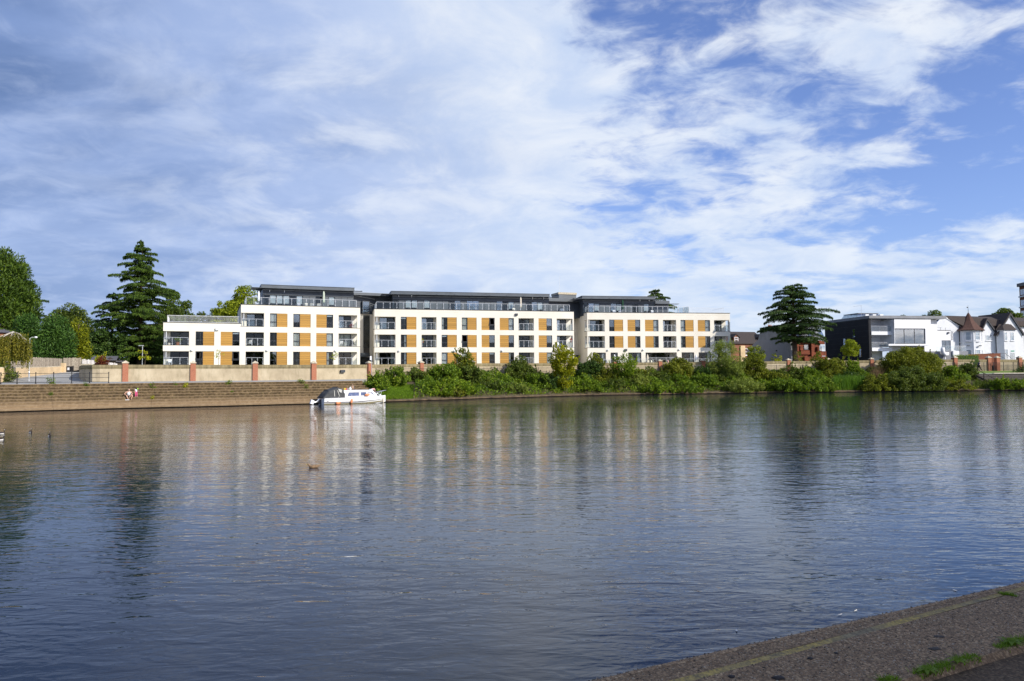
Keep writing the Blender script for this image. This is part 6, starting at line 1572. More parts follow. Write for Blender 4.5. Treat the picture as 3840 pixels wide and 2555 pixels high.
bush('very large rounded olive bush in front of the modern house', 3318, 3534, 1306, 1440, 'l_olive', t=.55, n=260, rel=.11, lump=.18)
bush('dark green lower part of the large bush by the water', 3330, 3530, 1380, 1470, 'l_dull', t=-.06, n=150, rel=.14)
bush('yellowish feathery bush left of the large rounded bush at the water', 3236, 3376, 1404, 1468, 'l_olive', t=-.06, n=90)
bush('dense green bush left of the lawn, left one of two', 3542, 3612, 1372, 1436, 'l_bramble', t=.45)
bush('dense green bush left of the lawn, right one of two', 3604, 3664, 1364, 1432, 'l_dull', t=.45)
bush('dry low growth at the kerb left of the timber stair', 3540, 3665, 1424, 1464, 'l_olive', t=-.06)
bush('leafy plants at the water below the timber wall', 3730, 3800, 1420, 1460, 'l_lush', t=-.06)
bush('leafy plants at the right edge below the timber wall', 3790, 3880, 1424, 1460, 'l_bramble', t=-.06)
cx, w, h = span(3806, 3870, 1372, 130, 3.0); leafy('shrub', 'dark rounded bush on the lawn at the right edge', 'shrub', (cx, 130, 3.0), w, h, w*.8, 'l_dark', 'dome', 40, .16, .6, 1, 0, .06)
cx, w, h = span(3528, 3618, 1332, 137.5, 4.0); 
t = thing('clipped_hedge', 'neatly clipped green hedge in front of the modern house terrace', 'hedge', (cx, 133.5, 4.0))
hp = NR.uniform(-1, 1, (2600, 3))*np.array([w/2, .55, 0]) + np.stack([np.zeros(2600), np.zeros(2600), NR.uniform(.0, 2.2, 2600)], 1); link('foliage', leaves('hedge', hp, M['l_lush'], .16, .1), t)
q = MB(); q.box(-w/2+.1, w/2-.1, -.4, .4, 0, 2.0); q.build('stem', M['l_dark'], t)
# trees on the bank
def banktree(label, px, px0, px1, pytop, pyb, m, kind, th, ls=.2, n=90, rel=.11, dens=1.0, t=None, tr=.09, asp=.65, name='bank_tree', up=0, lump=.3, base=None):
    t = T_of(px, pyb) if t is None else t; p = BK(px, t); cx, w, h = span(px0, px1, pytop, p.y, p.z)
    return leafy(name, label, 'tree', (p.x, p.y, p.z-.05), w, h, w*.9, m, kind, n, ls, asp, dens, th, tr, 'bark_grey', None, lump, rel, up, base)
banktree('young yellow-green maple growing by the water in front of the flats', 2122, 2066, 2178, 1282, 1472, 'l_sapling', 'egg', .9, .26, 120, .095, .8, .10, .09, .75, base=.5, lump=.5)
banktree('upright green sapling in front of the ground terrace of the right block', 2344, 2302, 2388, 1315, 1452, 'l_lush', 'egg', .6, .2, 100, .10, .9, .45, .07, base=.3, lump=.45)
banktree('tall loose feathery tree at the right corner of the flats', 2728, 2664, 2794, 1262, 1420, 'l_willow', 'egg', 1.2, .2, 170, .085, .75, .6, .1, .4, up=.5, base=.3, lump=.4)
# bare twiggy shrub
p = BK(3296, .42); t = thing('bare_shrub', 'bare brown twiggy shrub between the reeds and the large bush', 'shrub', (p.x, p.y, p.z)); q = MB()
for k in range(120):
    az = NR.uniform(0, 6.28); l = NR.uniform(1.4, 3.4); sp = NR.uniform(.1, .75); e = (math.cos(az)*l*sp, math.sin(az)*l*sp*.7, l*math.sqrt(max(.1, 1-sp*sp*.6)))
    b0 = (math.cos(az)*.2, math.sin(az)*.2, 0); md = tuple((a+c)/2+NR.normal(0, .1) for a, c in zip(b0, e)); q.tube([b0, md, e], [.022, .014, .004], 3, False)
q.build('twig', M['twig'], t)
# reeds
def blades(name, pts, h, w, m, lean=.35):
    n = len(pts); hh = h*NR.uniform(.6, 1.15, n); a = NR.uniform(0, 6.28, n); dx = np.stack([np.cos(a), np.sin(a), np.zeros(n)], 1); ln = NR.normal(0, lean, (n, 2)); le = np.concatenate([ln, np.zeros((n, 1))], 1)*hh[:, None]
    z = np.array([[0, 0, 1.0]]); W_ = w
    v0, v1 = pts-dx*W_, pts+dx*W_; m_ = pts+z*(hh*.55)[:, None]+le*.3; v2, v3 = m_+dx*W_*.8, m_-dx*W_*.8; tip = pts+z*hh[:, None]+le
    V = np.stack([v0, v1, v2, v3, tip, tip], 1).reshape(-1, 3); b = np.arange(n)[:, None]*6
    return np_mesh(name, V, np.concatenate([b+np.array([[0, 1, 2, 3]]), b+np.array([[3, 2, 4, 5]])]), m)
def reedbed(label, px0, px1, t0, t1, n, h, m='l_reed', w=.022, name='reed_bed', lean=.2):
    ps = np.array([BK(NR.uniform(px0, px1), NR.uniform(t0, t1))[:] for _ in range(n)]); o = link(name, blades(name, ps, h, w, M[m], lean)); tag(o, label, 'reeds'); stuff(o)
reedbed('clump of tall green reeds at the water right of the bramble patch', 3134, 3246, .0, .16, 1500, 2.1)
reedbed('grassy growth at the water between the stair and the right edge', 3660, 3860, .0, .25, 1500, .85, 'l_dull', .03, 'waterside_grass', .5)
reedbed('mixed rough grass along the kerb of the wooded bank', 1424, 3660, .0, .06, 2200, .35, 'l_olive', .02, 'kerb_grass', .45)
# grass patch beside the boat
gp_ = np.array([BK(NR.uniform(1424, 1555), NR.uniform(0, .55))[:] for _ in range(9000)]); o = link('grass_patch', blades('grass_patch', gp_, .28, .018, M['l_grass'], .4)); tag(o, 'sloping patch of rough grass on the bank beside the bow of the boat', 'grass'); stuff(o)
# low cover over the whole bank
n = 62000; pp = NR.uniform(1560, 3650, n); tt = NR.uniform(.02, 1.0, n); base = np.array([BK(a, b)[:] for a, b in zip(pp, tt)]); lum = .55+.30*np.sin(pp*.043+np.sin(tt*5)*2)+.28*np.sin(pp*.107+tt*11)+.2*np.sin(pp*.021); base[:, 2] += (.12+np.clip(lum, .1, 1.4)*NR.uniform(.25, 1.0, n)**.6*1.15)*np.clip(tt*6+.25, 0, 1)
o = link('ground_cover', leaves('ground_cover', base, M['l_bramble'], .26, .17, np.tile([[0, -.4, 1.0]], (n, 1)))); tag(o, 'tangle of low brambles and weeds covering the river bank', 'undergrowth'); stuff(o)
# weeds in the joints of the steps
def weed(px, d, z, s, m, label):
    p = off(px, d, z); leafy('weed', label, 'weed', (p.x, p.y, p.z), .7*s, .9*s, .5*s, m, 'dome', 12, .12*s, .5, .8, 0, .02, 'bark', 'weeds growing in the step joints', .4, .25)
for k, (px, i, s, m, lab) in enumerate([(207, 8, 1.0, 'l_bramble', 'largest leafy weed at the top of the steps by the railing'), (562, 6, .9, 'l_bramble', 'leafy weed in the step joint right of the seated man'), (650, 7, .5, 'l_grass', 'small dark tuft near the top of the steps'), (692, 6, .8, 'l_yellow', 'yellowish tuft on the steps right of the seated man'), (885, 7, .8, 'l_bramble', 'leafy weed in the third step joint'), (1175, 7, .9, 'l_lush', 'tall weed in the step joint above the boat stern'), (1182, 5, .7, 'l_lush', 'round weed in the step joint just above the boat canopy'), (343, 7, .6, 'l_grass', 'low weed on the second step below the railing'), (888, 4, .4, 'l_grass', 'tiny weed low in the third step joint'), (200, 4, .5, 'l_grass', 'small weed low in the first step joint'), (566, 2, .5, 'l_yellow', 'tiny yellow weed low in the step joint by the child')]):
    weed(px, .75+i*.56-.02, Z0+i*RISE-.05, s, m, lab)
for t_, zz0, r_, mm in PLANTS:
    cs = NR.normal(0, r_*.5, (14, 3)); cs[:, 2] = zz0+abs(cs[:, 2])*1.2+.1; P, N_ = clump_points(cs, np.full(14, r_*.45), 600); link('foliage', leaves('pot_leaves', P, M[mm], .12, .08), t_)
# grass strip and weeds on the near quay
def quay_pts(n, segs, wd):
    out = []
    for _ in range(n):
        s0, s1, d0, d1 = segs[NR.integers(len(segs))]; f = NR.uniform(); out.append(Q(s0+(s1-s0)*f, d0+(d1-d0)*f+NR.normal(0, wd), QZ-.02)[:])
    return np.array(out)
def qs(px, py):
    p = gz(px, py, QZ)-E0; p.z = 0; return p.dot(ED), p.dot(EN)
seg_ = []
for a, c in (((3300, 2556), (3360, 2545)), ((3430, 2530), (3500, 2505)), ((3500, 2508), (3560, 2488)), ((3590, 2478), (3660, 2460)), ((3740, 2430), (3800, 2412)), ((3800, 2412), (3838, 2396)), ((3838, 2392), (3990, 2352)), ((3760, 2228), (3805, 2236))):
    a, c = qs(*a), qs(*c); seg_.append((a[0], c[0], a[1], c[1]))
gq = quay_pts(3600, seg_, .016); o = link('grass_verge', blades('grass_verge', gq, .038, .0022, M['l_grass'], .6)); tag(o, 'broken line of short grass along the joint of the near quay', 'grass'); stuff(o)
def rosette(px, py, lab, s=.075):
    p = gz(px, py, QZ); t = thing('plantain_weed', lab, 'weed', (p.x, p.y, QZ-.005), 0, 'flat weeds on the quay')
    for k in range(9):
        a = k*.7; l = s*NR.uniform(.7, 1.15); q = MB(); c, s_ = math.cos(a), math.sin(a); w_ = l*.17
        f = lambda r, z, o_: (c*r-s_*o_, s_*r+c*o_, z)
        q.v = [f(.004, .004, -.003), f(.004, .004, .003), f(l*.5, .028, w_), f(l, .016, 0), f(l*.5, .028, -w_)]; q.f = [(0, 1, 2, 4), (4, 2, 3)]; q.build('leaf', M['l_bramble'], t)
rosette(3478, 2520, 'flat plantain weed nearest the bottom edge on the quay'); rosette(3590, 2485, 'plantain weed in the middle of the grass line on the quay', .06); rosette(3790, 2413, 'grey-green plantain weed near the right end of the grass line', .08)
for px, py, s, lab in ((3037, 2471, 0.015, 'roundest black clod on the near quay'), (3135, 2451, 0.012, 'small black clod with crumbs right of the roundest one'), (2743, 2540, 0.017, 'dark clod at the bottom edge left of the others'), (2920, 2545, 0.021, 'long dark clod at the bottom edge of the quay'), (3520, 2388, 0.021, 'flat dark smear of mud near the yellow joint'), (3505, 2434, 0.024, 'flat dark smear of mud nearer the grass')):
    p = gz(px, py, QZ); q = MB(); sx = 1.6 if 'long' in lab or 'smear' in lab else 1.0; hz_ = .16 if 'smear' in lab else .6
    q.lathe([(s, -.004), (s*1.05, s*.2*hz_), (s*.8, s*.75*hz_), (s*.35, s*1.05*hz_), (.001, s*1.1*hz_)], (0, 0, 0), 9)
    for i in range(len(q.v)):
        v = q.v[i]; k = 1+.25*math.sin(i*2.7+px); q.v[i] = (v[0]*k*sx, v[1]*k, v[2])
    tag(q.build('mud_clod', M['hair'] if 'smear' not in lab else M['wood_dark'], None, (p.x, p.y, QZ+.001), NR.uniform(-.4, .4), True), lab, 'mud', 'dark clods on the quay')
# trees on the near bank behind the photographer: their shade lies over the quay
for k, (x, y, lab) in enumerate(((12.0, -3.0, 'broad plane tree on the near bank, right behind the viewer'), (20.5, -8.5, 'second plane tree on the near bank, farther to the right'))):
    leafy('plane_tree', lab, 'tree', (x, y, QZ), 10.5, 12.5, 9.5, 'l_broad', 'round', 130, .42, .7, 1.0, 3.6, .32, 'bark_grey', 'plane trees on the near bank', .2, .13)

# ================================================================== boat
def boat():
    px = 1318; ang = math.atan2(WP(px+60).y-WP(px-60).y, WP(px+60).x-WP(px-60).x)
    a = gz(1203, 1513.5, 0); L_ = 7.75
    n = Vector((math.sin(ang), -math.cos(ang), 0))
    c = WP(1318) + n*1.55
    # stern position so that hull spans the measured columns
    t = thing('cabin_cruiser', 'white cabin cruiser with black canvas canopy moored at the steps', 'boat', (0, 0, 0), ang)
    best = None
    for s in np.linspace(-6, 0, 61):
        q_ = c + Vector((math.cos(ang), math.sin(ang), 0))*s; d = np.array([q_.x, q_.y, .4])-_C; k = d@_fw; X = 1920+F*(d@_rt)/k
        if best is None or abs(X-1204) < best[0]: best = (abs(X-1204), q_)
    o = best[1]; t.location = (o.x, o.y, 0)
    def hw(x):
        f = x/L_; return 1.18*(1-max(0, (f-.5)/.5)**2.3)*(.93+.07*min(1, f*4))
    def sheer(x): return .70 + .02*(x/L_) + .16*(x/L_)**3
    xs = [0, .6, 1.5, 2.6, 3.8, 5.0, 6.0, 6.8, 7.35, 7.75]
    secs = []
    for x in xs:
        w = max(.03, hw(x)); f = x/L_; ch = .22+.22*max(0, f-.5)*2; kl = -.32+.5*max(0, (f-.72)/.28)**2
        secs.append([Vector((x, 0, kl)), Vector((x, -w*.72, -.12+.25*max(0, (f-.7)/.3))), Vector((x, -w*.90, ch)), Vector((x, -w*.96, ch+.03)), Vector((x, -w*1.0, sheer(x)-.06)), Vector((x, -w*1.03, sheer(x)-.05)), Vector((x, -w*1.03, sheer(x))),
                     Vector((x, w*1.03, sheer(x))), Vector((x, w*1.03, sheer(x)-.05)), Vector((x, w*1.0, sheer(x)-.06)), Vector((x, w*.96, ch+.03)), Vector((x, w*.90, ch)), Vector((x, w*.72, -.12+.25*max(0, (f-.7)/.3)))])
    q = MB(); q.loft(secs, close=True); hull = q.build('hull', M['gel'], t)
    q = MB()
    for sg in (-1, 1): q.tube([(x, sg*(hw(x)*.965+.012), .25+.22*max(0, x/L_-.5)*2) for x in xs[:-1]], .018, 4)
    q.build('rubbing_strake', M['gel_line'], hull)
    # waterline band
    q = MB()
    for sg in (-1, 1): q.loft([[Vector((x, sg*(hw(x)*.815+.02), -.02+.2*max(0, (x/L_-.7)/.3))), Vector((x, sg*(hw(x)*.86+.025), .10+.22*max(0, (x/L_-.6)/.4)))] for x in xs[:-1]], caps=False)
    q.build('boot_stripe', M['antifoul'], hull)
    # cabin
    cx0, cx1 = 2.25, 6.35; cw = .98; zr = 1.50
    def sec(x, top, w): z0 = sheer(x)+.002; return [Vector((x, -w, z0)), Vector((x, -w*.93, z0+(top-z0)*.9)), Vector((x, -w*.86, top)), Vector((x, w*.86, top)), Vector((x, w*.93, z0+(top-z0)*.9)), Vector((x, w, z0))]
    q = MB(); q.loft([sec(1.85, .95, cw), sec(2.35, zr, cw), sec(5.75, zr-.03, cw*.86), sec(6.0, zr-.12, cw*.8), sec(6.5, sheer(6.5)+.06, cw*.6)], close=True); cab = q.build('cabin', M['gel'], t)
    q = MB(); q.box(2.35, 5.65, -cw*.80, cw*.80, zr+.003, zr+.045); q.build('cabin_roof', M['gel'], cab)
    q = MB()
    for sg in (-1, 1): q.tube([(2.6, sg*.66, zr+.10), (5.5, sg*.60, zr+.09)], .02, 5)
    q.build('grab_rail', M['gel_line'], cab)
    # windows on both sides: slightly proud panels following the side
    def side(x, z, sg, pr): 
        w = np.interp(x, [1.85, 2.35, 5.75, 6.0, 6.5], [cw, cw, cw*.86, cw*.8, cw*.6]); zt = np.interp(x, [1.85, 2.35, 5.75, 6.0, 6.5], [.95, zr, zr-.03, zr-.12, .8]); z0 = sheer(x)
        f = np.clip((z-z0)/max(.05, (zt-z0)*.9), 0, 1); return Vector((x, sg*(w*(1-.07*f)+pr), z))
    za, zb = .90, 1.28
    for sg in (-1, 1):
        for pts in ([(2.75, za), (4.10, za), (4.10, zb), (2.92, zb)], [(4.35, za+.02), (5.02, za+.02), (5.02, zb), (4.35, zb)], [(5.22, za+.03), (5.98, za+.03), (5.74, zb), (5.22, zb)]):
            m = MB(); cxm = sum(p[0] for p in pts)/4; czm = sum(p[1] for p in pts)/4
            out = [side(cxm+(x-cxm)*1.06, czm+(z-czm)*1.12, sg, .008) for x, z in pts]; inn = [side(x, z, sg, .016) for x, z in pts]
            m.quad(*out) if sg < 0 else m.quad(*out[::-1]); fr = m.build('window', M['gel_line'], cab)
            g = MB(); g.quad(*inn) if sg < 0 else g.quad(*inn[::-1]); g.build('pane', M['boat_glass'], fr)
            if pts[0][0] > 5 and sg < 0:
                g = MB()
                for xa in (5.30, 5.52): g.quad(side(xa, za+.05, sg, .02), side(xa+.14, za+.05, sg, .02), side(xa+.12, zb-.03, sg, .02), side(xa, zb-.03, sg, .02))
                g.build('curtain', M['curtain'], fr)
    # canopy of black canvas over the cockpit
    def can(x, z, w): return [Vector((x, -w, sheer(max(x, 0))-.01)), Vector((x+.01, -w*.97, sheer(max(x, 0))+(z-sheer(max(x, 0)))*.55)), Vector((x, -w*.80, z-.12)), Vector((x, -w*.45, z-.02)), Vector((x, w*.45, z-.02)), Vector((x, w*.80, z-.12)), Vector((x+.01, w*.97, sheer(max(x, 0))+(z-sheer(max(x, 0)))*.55)), Vector((x, w, sheer(max(x, 0))-.01))]
    q = MB(); q.loft([can(-.12, .86, 1.10), can(.15, 1.25, 1.12), can(.55, 1.60, 1.13), can(1.0, 1.74, 1.10), can(1.55, 1.93, 1.08), can(1.9, 1.86, 1.05), can(2.30, 1.72, 1.0), can(2.42, 1.50, .99)], close=True); cp = q.build('canopy', M['canvas'], t)
    for (xa, xb, w) in ((.98, 1.02, .07), (1.36, 1.58, .08)):
        q = MB(); q.quad((xa+.1, -1.10, 1.55), (xa+.1+w, -1.10, 1.55), (xb+.1+w, -1.145, .88), (xb+.1, -1.145, .88)); q.build('canopy_window', M['clear_vinyl'], cp)
    q = MB(); q.quad((1.62, -.95, 1.72), (2.1, -.92, 1.62), (1.98, -1.09, 1.28), (1.75, -1.1, 1.35)); q.build('canopy_window', M['clear_vinyl'], cp)
    for x, z in ((.55, 1.60), (1.55, 1.93)): MB().tube([(x, -1.05, z-.5), (x, -.85, z-.08), (x, -.45, z+.02), (x, .45, z+.02), (x, .85, z-.08)], .022, 5).build('canopy_hoop', M['canvas'], cp)
    # pulpit rail, mooring bits
    q = MB(); q.tube([(6.2, -.72, sheer(6.2)), (6.5, -.62, 1.20), (7.3, -.30, 1.38), (7.85, 0, 1.46), (7.3, .30, 1.38), (6.5, .62, 1.20), (6.2, .72, sheer(6.2))], .022, 6)
    for x, y in ((7.2, -.33), (7.2, .33)): q.tube([(x-.25, y, sheer(x)), (x, y*.9, 1.37)], .016, 5)
    q.build('pulpit_rail', M['steel'], t)
    # outboard tilted up at the stern
    ob = MB(); ob.hexa([(-1.30, -.16, .12), (-.95, -.16, .02), (-.95, .16, .02), (-1.30, .16, .12)], [(-1.15, -.16, .58), (-.80, -.16, .42), (-.80, .16, .42), (-1.15, .16, .58)]); ob_ = ob.build('outboard_motor', M['fab_white'], t)
    MB().tube([(-.95, 0, .22), (-.55, 0, .28), (-.2, 0, .62)], [.10, .09, .07], 8).build('outboard_leg', M['steel'], ob_); MB().hexa([(-.30, -.1, .05), (-.04, -.1, .0), (-.04, .1, .0), (-.30, .1, .05)], [(-.26, -.08, .45), (-.03, -.08, .58), (-.03, .08, .58), (-.26, .08, .45)]).build('bracket', M['frame'], ob_)
    MB().box(.28, .48, -1.15, -1.135, .36, .42).build('vent', M['gel_line'], hull)
    # roof clutter
    ax = MB(); ax.tube([(4.0, .2, zr+.04), (4.0, .2, zr+.52)], .035, 6); ax.build('exhaust_pipe', M['frame'], cab)
    # flag-like rope coil at the bow
    MB().lathe([(.10, -.3), (.13, 0), (.10, .3)], (7.35, -.30, .32), 8).build('bow_fender', M['parasol_cream'], t)
    # fenders are things of their own hanging from the boat
    R = Matrix.Rotation(ang, 3, 'Z'); Wd = lambda v: R @ Vector(v) + Vector((o.x, o.y, 0))
    for (x, y, z, lab, tilt) in ((1.55, -1.16, .13, 'orange fender nearest the stern of the boat, lying at the waterline', 1.45), (3.12, -1.17, .30, 'orange fender hanging at the middle of the boat', .25), (5.05, -1.02, .98, 'orange fender resting against the cabin windows', 1.5)):
        f = MB(); f.lathe([(.03, -.27), (.10, -.24), (.135, -.12), (.14, .12), (.10, .24), (.03, .27)], n=10)
        ff = thing('fender', lab, 'fender', Wd((x, y, z)), ang, 'orange boat fenders'); f.build('float', M['orange'], ff, rot=(0, tilt, 0), smooth=True)
        MB().tube([(0, 0, .2), (.05, .06, .75 if z < .9 else .1)], .012, 4).build('rope', M['parasol_cream'], ff)
    # things lying on the roof
    p = Wd((2.75, 0, zr+.05)); t2 = thing('roof_bundle', 'small yellow and red bundle on the boat roof behind the canopy', 'bundle', p); MB().lathe([(.05, 0), (.14, .08), (.10, .2), (.02, .25)], n=8).build('bag', M['yellow'], t2); MB().lathe([(.04, 0), (.1, .06), (.05, .2)], (.18, 0, 0), 8).build('cap', M['fab_red'], t2)
    p = Wd((3.45, .1, zr+.05)); t2 = thing('boat_cowl', 'white ventilator cowl and pole lying on the boat roof', 'boat gear', p, ang); MB().lathe([(.16, 0), (.16, .1), (.10, .28), (.03, .38)], n=8).build('cowl', M['gel'], t2, smooth=True); MB().tube([(-.65, 0, .1), (0, 0, .14)], .03, 5).build('pole', M['steel'], t2)
    p = Wd((6.75, -.1, sheer(6.7))); t2 = thing('boat_hook', 'grey pole lying across the foredeck of the boat', 'boat gear', p, ang); MB().tube([(-.6, -.1, .45), (.3, 0, .12)], .04, 5).build('pole', M['steel'], t2); MB().lathe([(.12, 0), (.14, .1), (.05, .2)], (.3, 0, 0), 8).build('bucket', M['gel'], t2)
    return Wd, ang, zr, sheer
Wd, boat_ang, boat_roof, boat_sheer = boat()

# ================================================================== people
def skin_mesh(name, V, E, Rr, m, root=0, sub=2):
    me = bpy.data.meshes.new(name); me.from_pydata([tuple(v) for v in V], E, []); o = bpy.data.objects.new(name, me); COL.objects.link(o)
    md = o.modifiers.new('skin', 'SKIN'); md.use_smooth_shade = True
    sv = me.skin_vertices[0].data
    for i, r in enumerate(Rr): sv[i].radius = (r, r) if not hasattr(r, '__len__') else r
    for i in range(len(V)): sv[i].use_root = (i == root)
    s = o.modifiers.new('sub', 'SUBSURF'); s.levels = s.render_levels = sub
    dg = bpy.context.evaluated_depsgraph_get(); dg.update()
    me2 = bpy.data.meshes.new_from_object(o.evaluated_get(dg)); bpy.data.objects.remove(o, do_unlink=True); bpy.data.meshes.remove(me)
    me2.name = name; me2.materials.clear(); me2.materials.append(m); me2.shade_smooth(); return me2
def person(label, loc, rz, J, clothes, hair, scale=1.0, extra=None):
    """J: joints in metres, figure facing -y.  keys: pel, chest, neck, head, and for l/r: sho, elb, wri, hip, kne, ank, toe"""
    t = thing('person', label, 'person', loc, rz); S = lambda v: Vector(v)*scale
    V, E, Rr = [], [], []
    def add(p, r, par=None):
        V.append(S(p)); Rr.append(r*scale); i = len(V)-1
        if par is not None: E.append((par, i))
        return i
    fat = J.get('fat', 1.0)
    pel = add(J['pel'], .125*fat); mid = add(Vector(J['pel']).lerp(Vector(J['chest']), .5), .115*fat, pel); ch = add(J['chest'], .125*fat, mid); nk = add(J['neck'], .055, ch); hd0 = add(Vector(J['neck']).lerp(Vector(J['head']), .55), .075, nk); hd = add(J['head'], .095, hd0); tp = add(Vector(J['head'])+(Vector(J['head'])-Vector(J['neck'])).normalized()*.075, .07, hd)
    for s in 'lr':
        sh = add(J[s+'sho'], .062*fat, ch); el = add(J[s+'elb'], .045, sh); wr_ = add(J[s+'wri'], .030, el)
        d = (Vector(J[s+'wri'])-Vector(J[s+'elb'])).normalized(); pa = add(Vector(J[s+'wri'])+d*.07, .036, wr_)
        side_ = d.cross(Vector((0, 0, 1))); side_ = side_.normalized() if side_.length > .1 else Vector((1, 0, 0))
        for k, ln in enumerate((.055, .075, .082, .075)):
            b = Vector(J[s+'wri'])+d*.10+side_*(k-1.5)*.021; f1 = add(b, .010, pa); f2 = add(b+d*ln*.6+Vector((0, 0, -.012)), .009, f1); add(b+d*ln+Vector((0, 0, -.035)), .008, f2)
        th_ = add(Vector(J[s+'wri'])+d*.045+side_*.045, .011, pa); add(Vector(J[s+'wri'])+d*.09+side_*.065, .009, th_)
        hp_ = add(J[s+'hip'], .098*fat, pel); kn = add(J[s+'kne'], .062, hp_); an = add(J[s+'ank'], .040, kn); to = add(J[s+'toe'], .038, an)
    link('body', skin_mesh('body', V, E, Rr, M['skin'], 0, 1), t)
    for nm, m, chain in clothes:
        v, e, r = [], [], []; idx = {}
        for seg_c in chain:
            prev = None
            for key, rad in seg_c:
                kk = (key if isinstance(key, str) else tuple(round(c, 3) for c in key))
                if kk not in idx:
                    pos = J[key] if isinstance(key, str) else key; idx[kk] = len(v); v.append(S(pos)); r.append(rad*scale)
                if prev is not None and (prev, idx[kk]) not in e: e.append((prev, idx[kk]))
                prev = idx[kk]
        link(nm, skin_mesh(nm, v, e, r, M[m], 0, 1), t)
    if hair:
        m, kind = hair; h = S(J['head']); up_ = (Vector(J['head'])-Vector(J['neck'])).normalized(); q = MB()
        q.lathe([(.118, -.02 if kind != 'long' else -.14), (.128 if kind == 'long' else .122, .03), (.105, .085), (.06, .13), (.01, .145)] if kind != 'bald' else [(.10, -.06), (.105, -.02), (.10, .0)], n=12)
        for i in range(len(q.v)):
            vv = q.v[i]; q.v[i] = (vv[0]*scale, (vv[1]+.018)*scale, vv[2]*scale)
        o = q.build('hair', M[m], t, h, smooth=True); o.rotation_euler = up_.to_track_quat('Z', 'Y').to_euler()
        # eyes, nose, mouth
    f = Vector(J.get('face', (0, -1, -.05))).normalized(); hc = Vector(J['head']); sd_ = f.cross(Vector((0, 0, 1))).normalized()
    q = MB()
    for k in (-1, 1): c = S(hc+f*.088+sd_*k*.034+Vector((0, 0, .012))); q.lathe([(.004*scale, -.008*scale), (.011*scale, 0), (.004*scale, .008*scale)], c, 6)
    q.build('eyes', M['hair'], t)
    c = S(hc+f*.098+Vector((0, 0, -.018))); q = MB(); q.lathe([(.018*scale, -.02*scale), (.012*scale, 0), (.004*scale, .025*scale)], c, 6); q.build('nose', M['skin'], t)
    c = hc+f*.090+Vector((0, 0, -.055)); q = MB(); q.tube([S(c-sd_*.022), S(c+f*.006), S(c+sd_*.022)], .007*scale, 5); q.build('mouth', M['fab_rose'], t)
    return t
A_b = math.atan2(WP(540).y-WP(440).y, WP(540).x-WP(440).x)
# seated man: sits on step edge, feet one step below, elbows on knees
i_s = 3; zs = Z0+i_s*RISE; sp = off(484, .75+(i_s-1)*.56+.22, zs)
man = dict(pel=(0, .12, .12), chest=(0, -.06, .46), neck=(0, -.12, .62), head=(.0, -.19, .76), face=(.15, -1, -.35), fat=1.18,
    lsho=(-.22, -.06, .55), lelb=(-.42, -.02, .33), lwri=(-.27, -.24, .19), rsho=(.22, -.06, .55), relb=(.30, -.18, .31), rwri=(.08, -.40, .10),
    lhip=(-.12, .10, .10), lkne=(-.27, -.36, .16), lank=(-.10, -.42, -.23), ltoe=(-.06, -.58, -.26), rhip=(.12, .10, .10), rkne=(.30, -.36, .18), rank=(.16, -.40, -.23), rtoe=(.16, -.57, -.26))
person('seated man in a white vest and black shorts leaning on his knees on the steps', sp, A_b+.15, man, [
    ('vest', 'fab_white', [[('pel', .165), ((0, .02, .30), .165), ('chest', .168), ((0, -.09, .55), .11)], [('chest', .168), ((-.15, -.06, .53), .088)], [('chest', .168), ((.15, -.06, .53), .088)]]),
    ('shorts', 'fab_black', [[('pel', .170), ('lhip', .135), ((-.22, -.22, .15), .105)], [('pel', .170), ('rhip', .135), ((.24, -.22, .16), .105)]]),
    ('shoes', 'fab_black', [[('lank', .052), ('ltoe', .055)]]), ('shoes', 'fab_black', [[('rank', .052), ('rtoe', .055)]])], ('hair_grey', 'bald'))
b_ = off(478, .75+(i_s-2)*.56+.12, Z0+(i_s-1)*RISE); t = thing('folded_cloth', 'white folded cloth on the step at the feet of the seated man', 'cloth', b_, A_b)
MB().hexa([(-.2, -.1, 0), (.2, -.1, 0), (.2, .12, 0), (-.2, .12, 0)], [(-.17, -.08, .045), (.18, -.08, .03), (.16, .10, .05), (-.15, .1, .035)]).build('cloth', M['fab_white'], t)
i_c = 3; cp_ = off(509, .75+(i_c-1)*.56+.25, Z0+i_c*RISE)
kid = dict(pel=(0, 0, .86), chest=(0, 0, 1.18), neck=(0, -.0, 1.36), head=(.02, -.01, 1.53), face=(.9, -.5, 0),
    lsho=(-.17, 0, 1.30), lelb=(-.22, .02, 1.04), lwri=(-.20, -.08, .84), rsho=(.17, 0, 1.30), relb=(.26, -.06, 1.08), rwri=(.20, -.20, 1.26),
    lhip=(-.09, 0, .84), lkne=(-.11, -.03, .46), lank=(-.14, .03, .07), ltoe=(-.16, -.12, .03), rhip=(.09, 0, .84), rkne=(.11, -.02, .46), rank=(.12, .02, .07), rtoe=(.13, -.13, .03))
person('dark-haired child in white top and bright pink trousers standing on the steps', cp_, A_b, kid, [
    ('top', 'fab_white', [[((0, 0, .82), .165), ((0, 0, 1.0), .15), ('chest', .155), ((0, 0, 1.33), .09)], [('chest', .155), ('lsho', .085), ((-.21, .01, 1.14), .062)], [('chest', .155), ('rsho', .085), ((.23, -.03, 1.16), .062)]]),
    ('trousers', 'fab_pink', [[('pel', .145), ('lhip', .115), ('lkne', .085), ('lank', .062)], [('pel', .145), ('rhip', .115), ('rkne', .085), ('rank', .062)]]),
    ('shoes', 'fab_rose', [[('lank', .05), ('ltoe', .055)]]), ('shoes', 'fab_rose', [[('rank', .05), ('rtoe', .055)]])], ('hair', 'long'), .60)
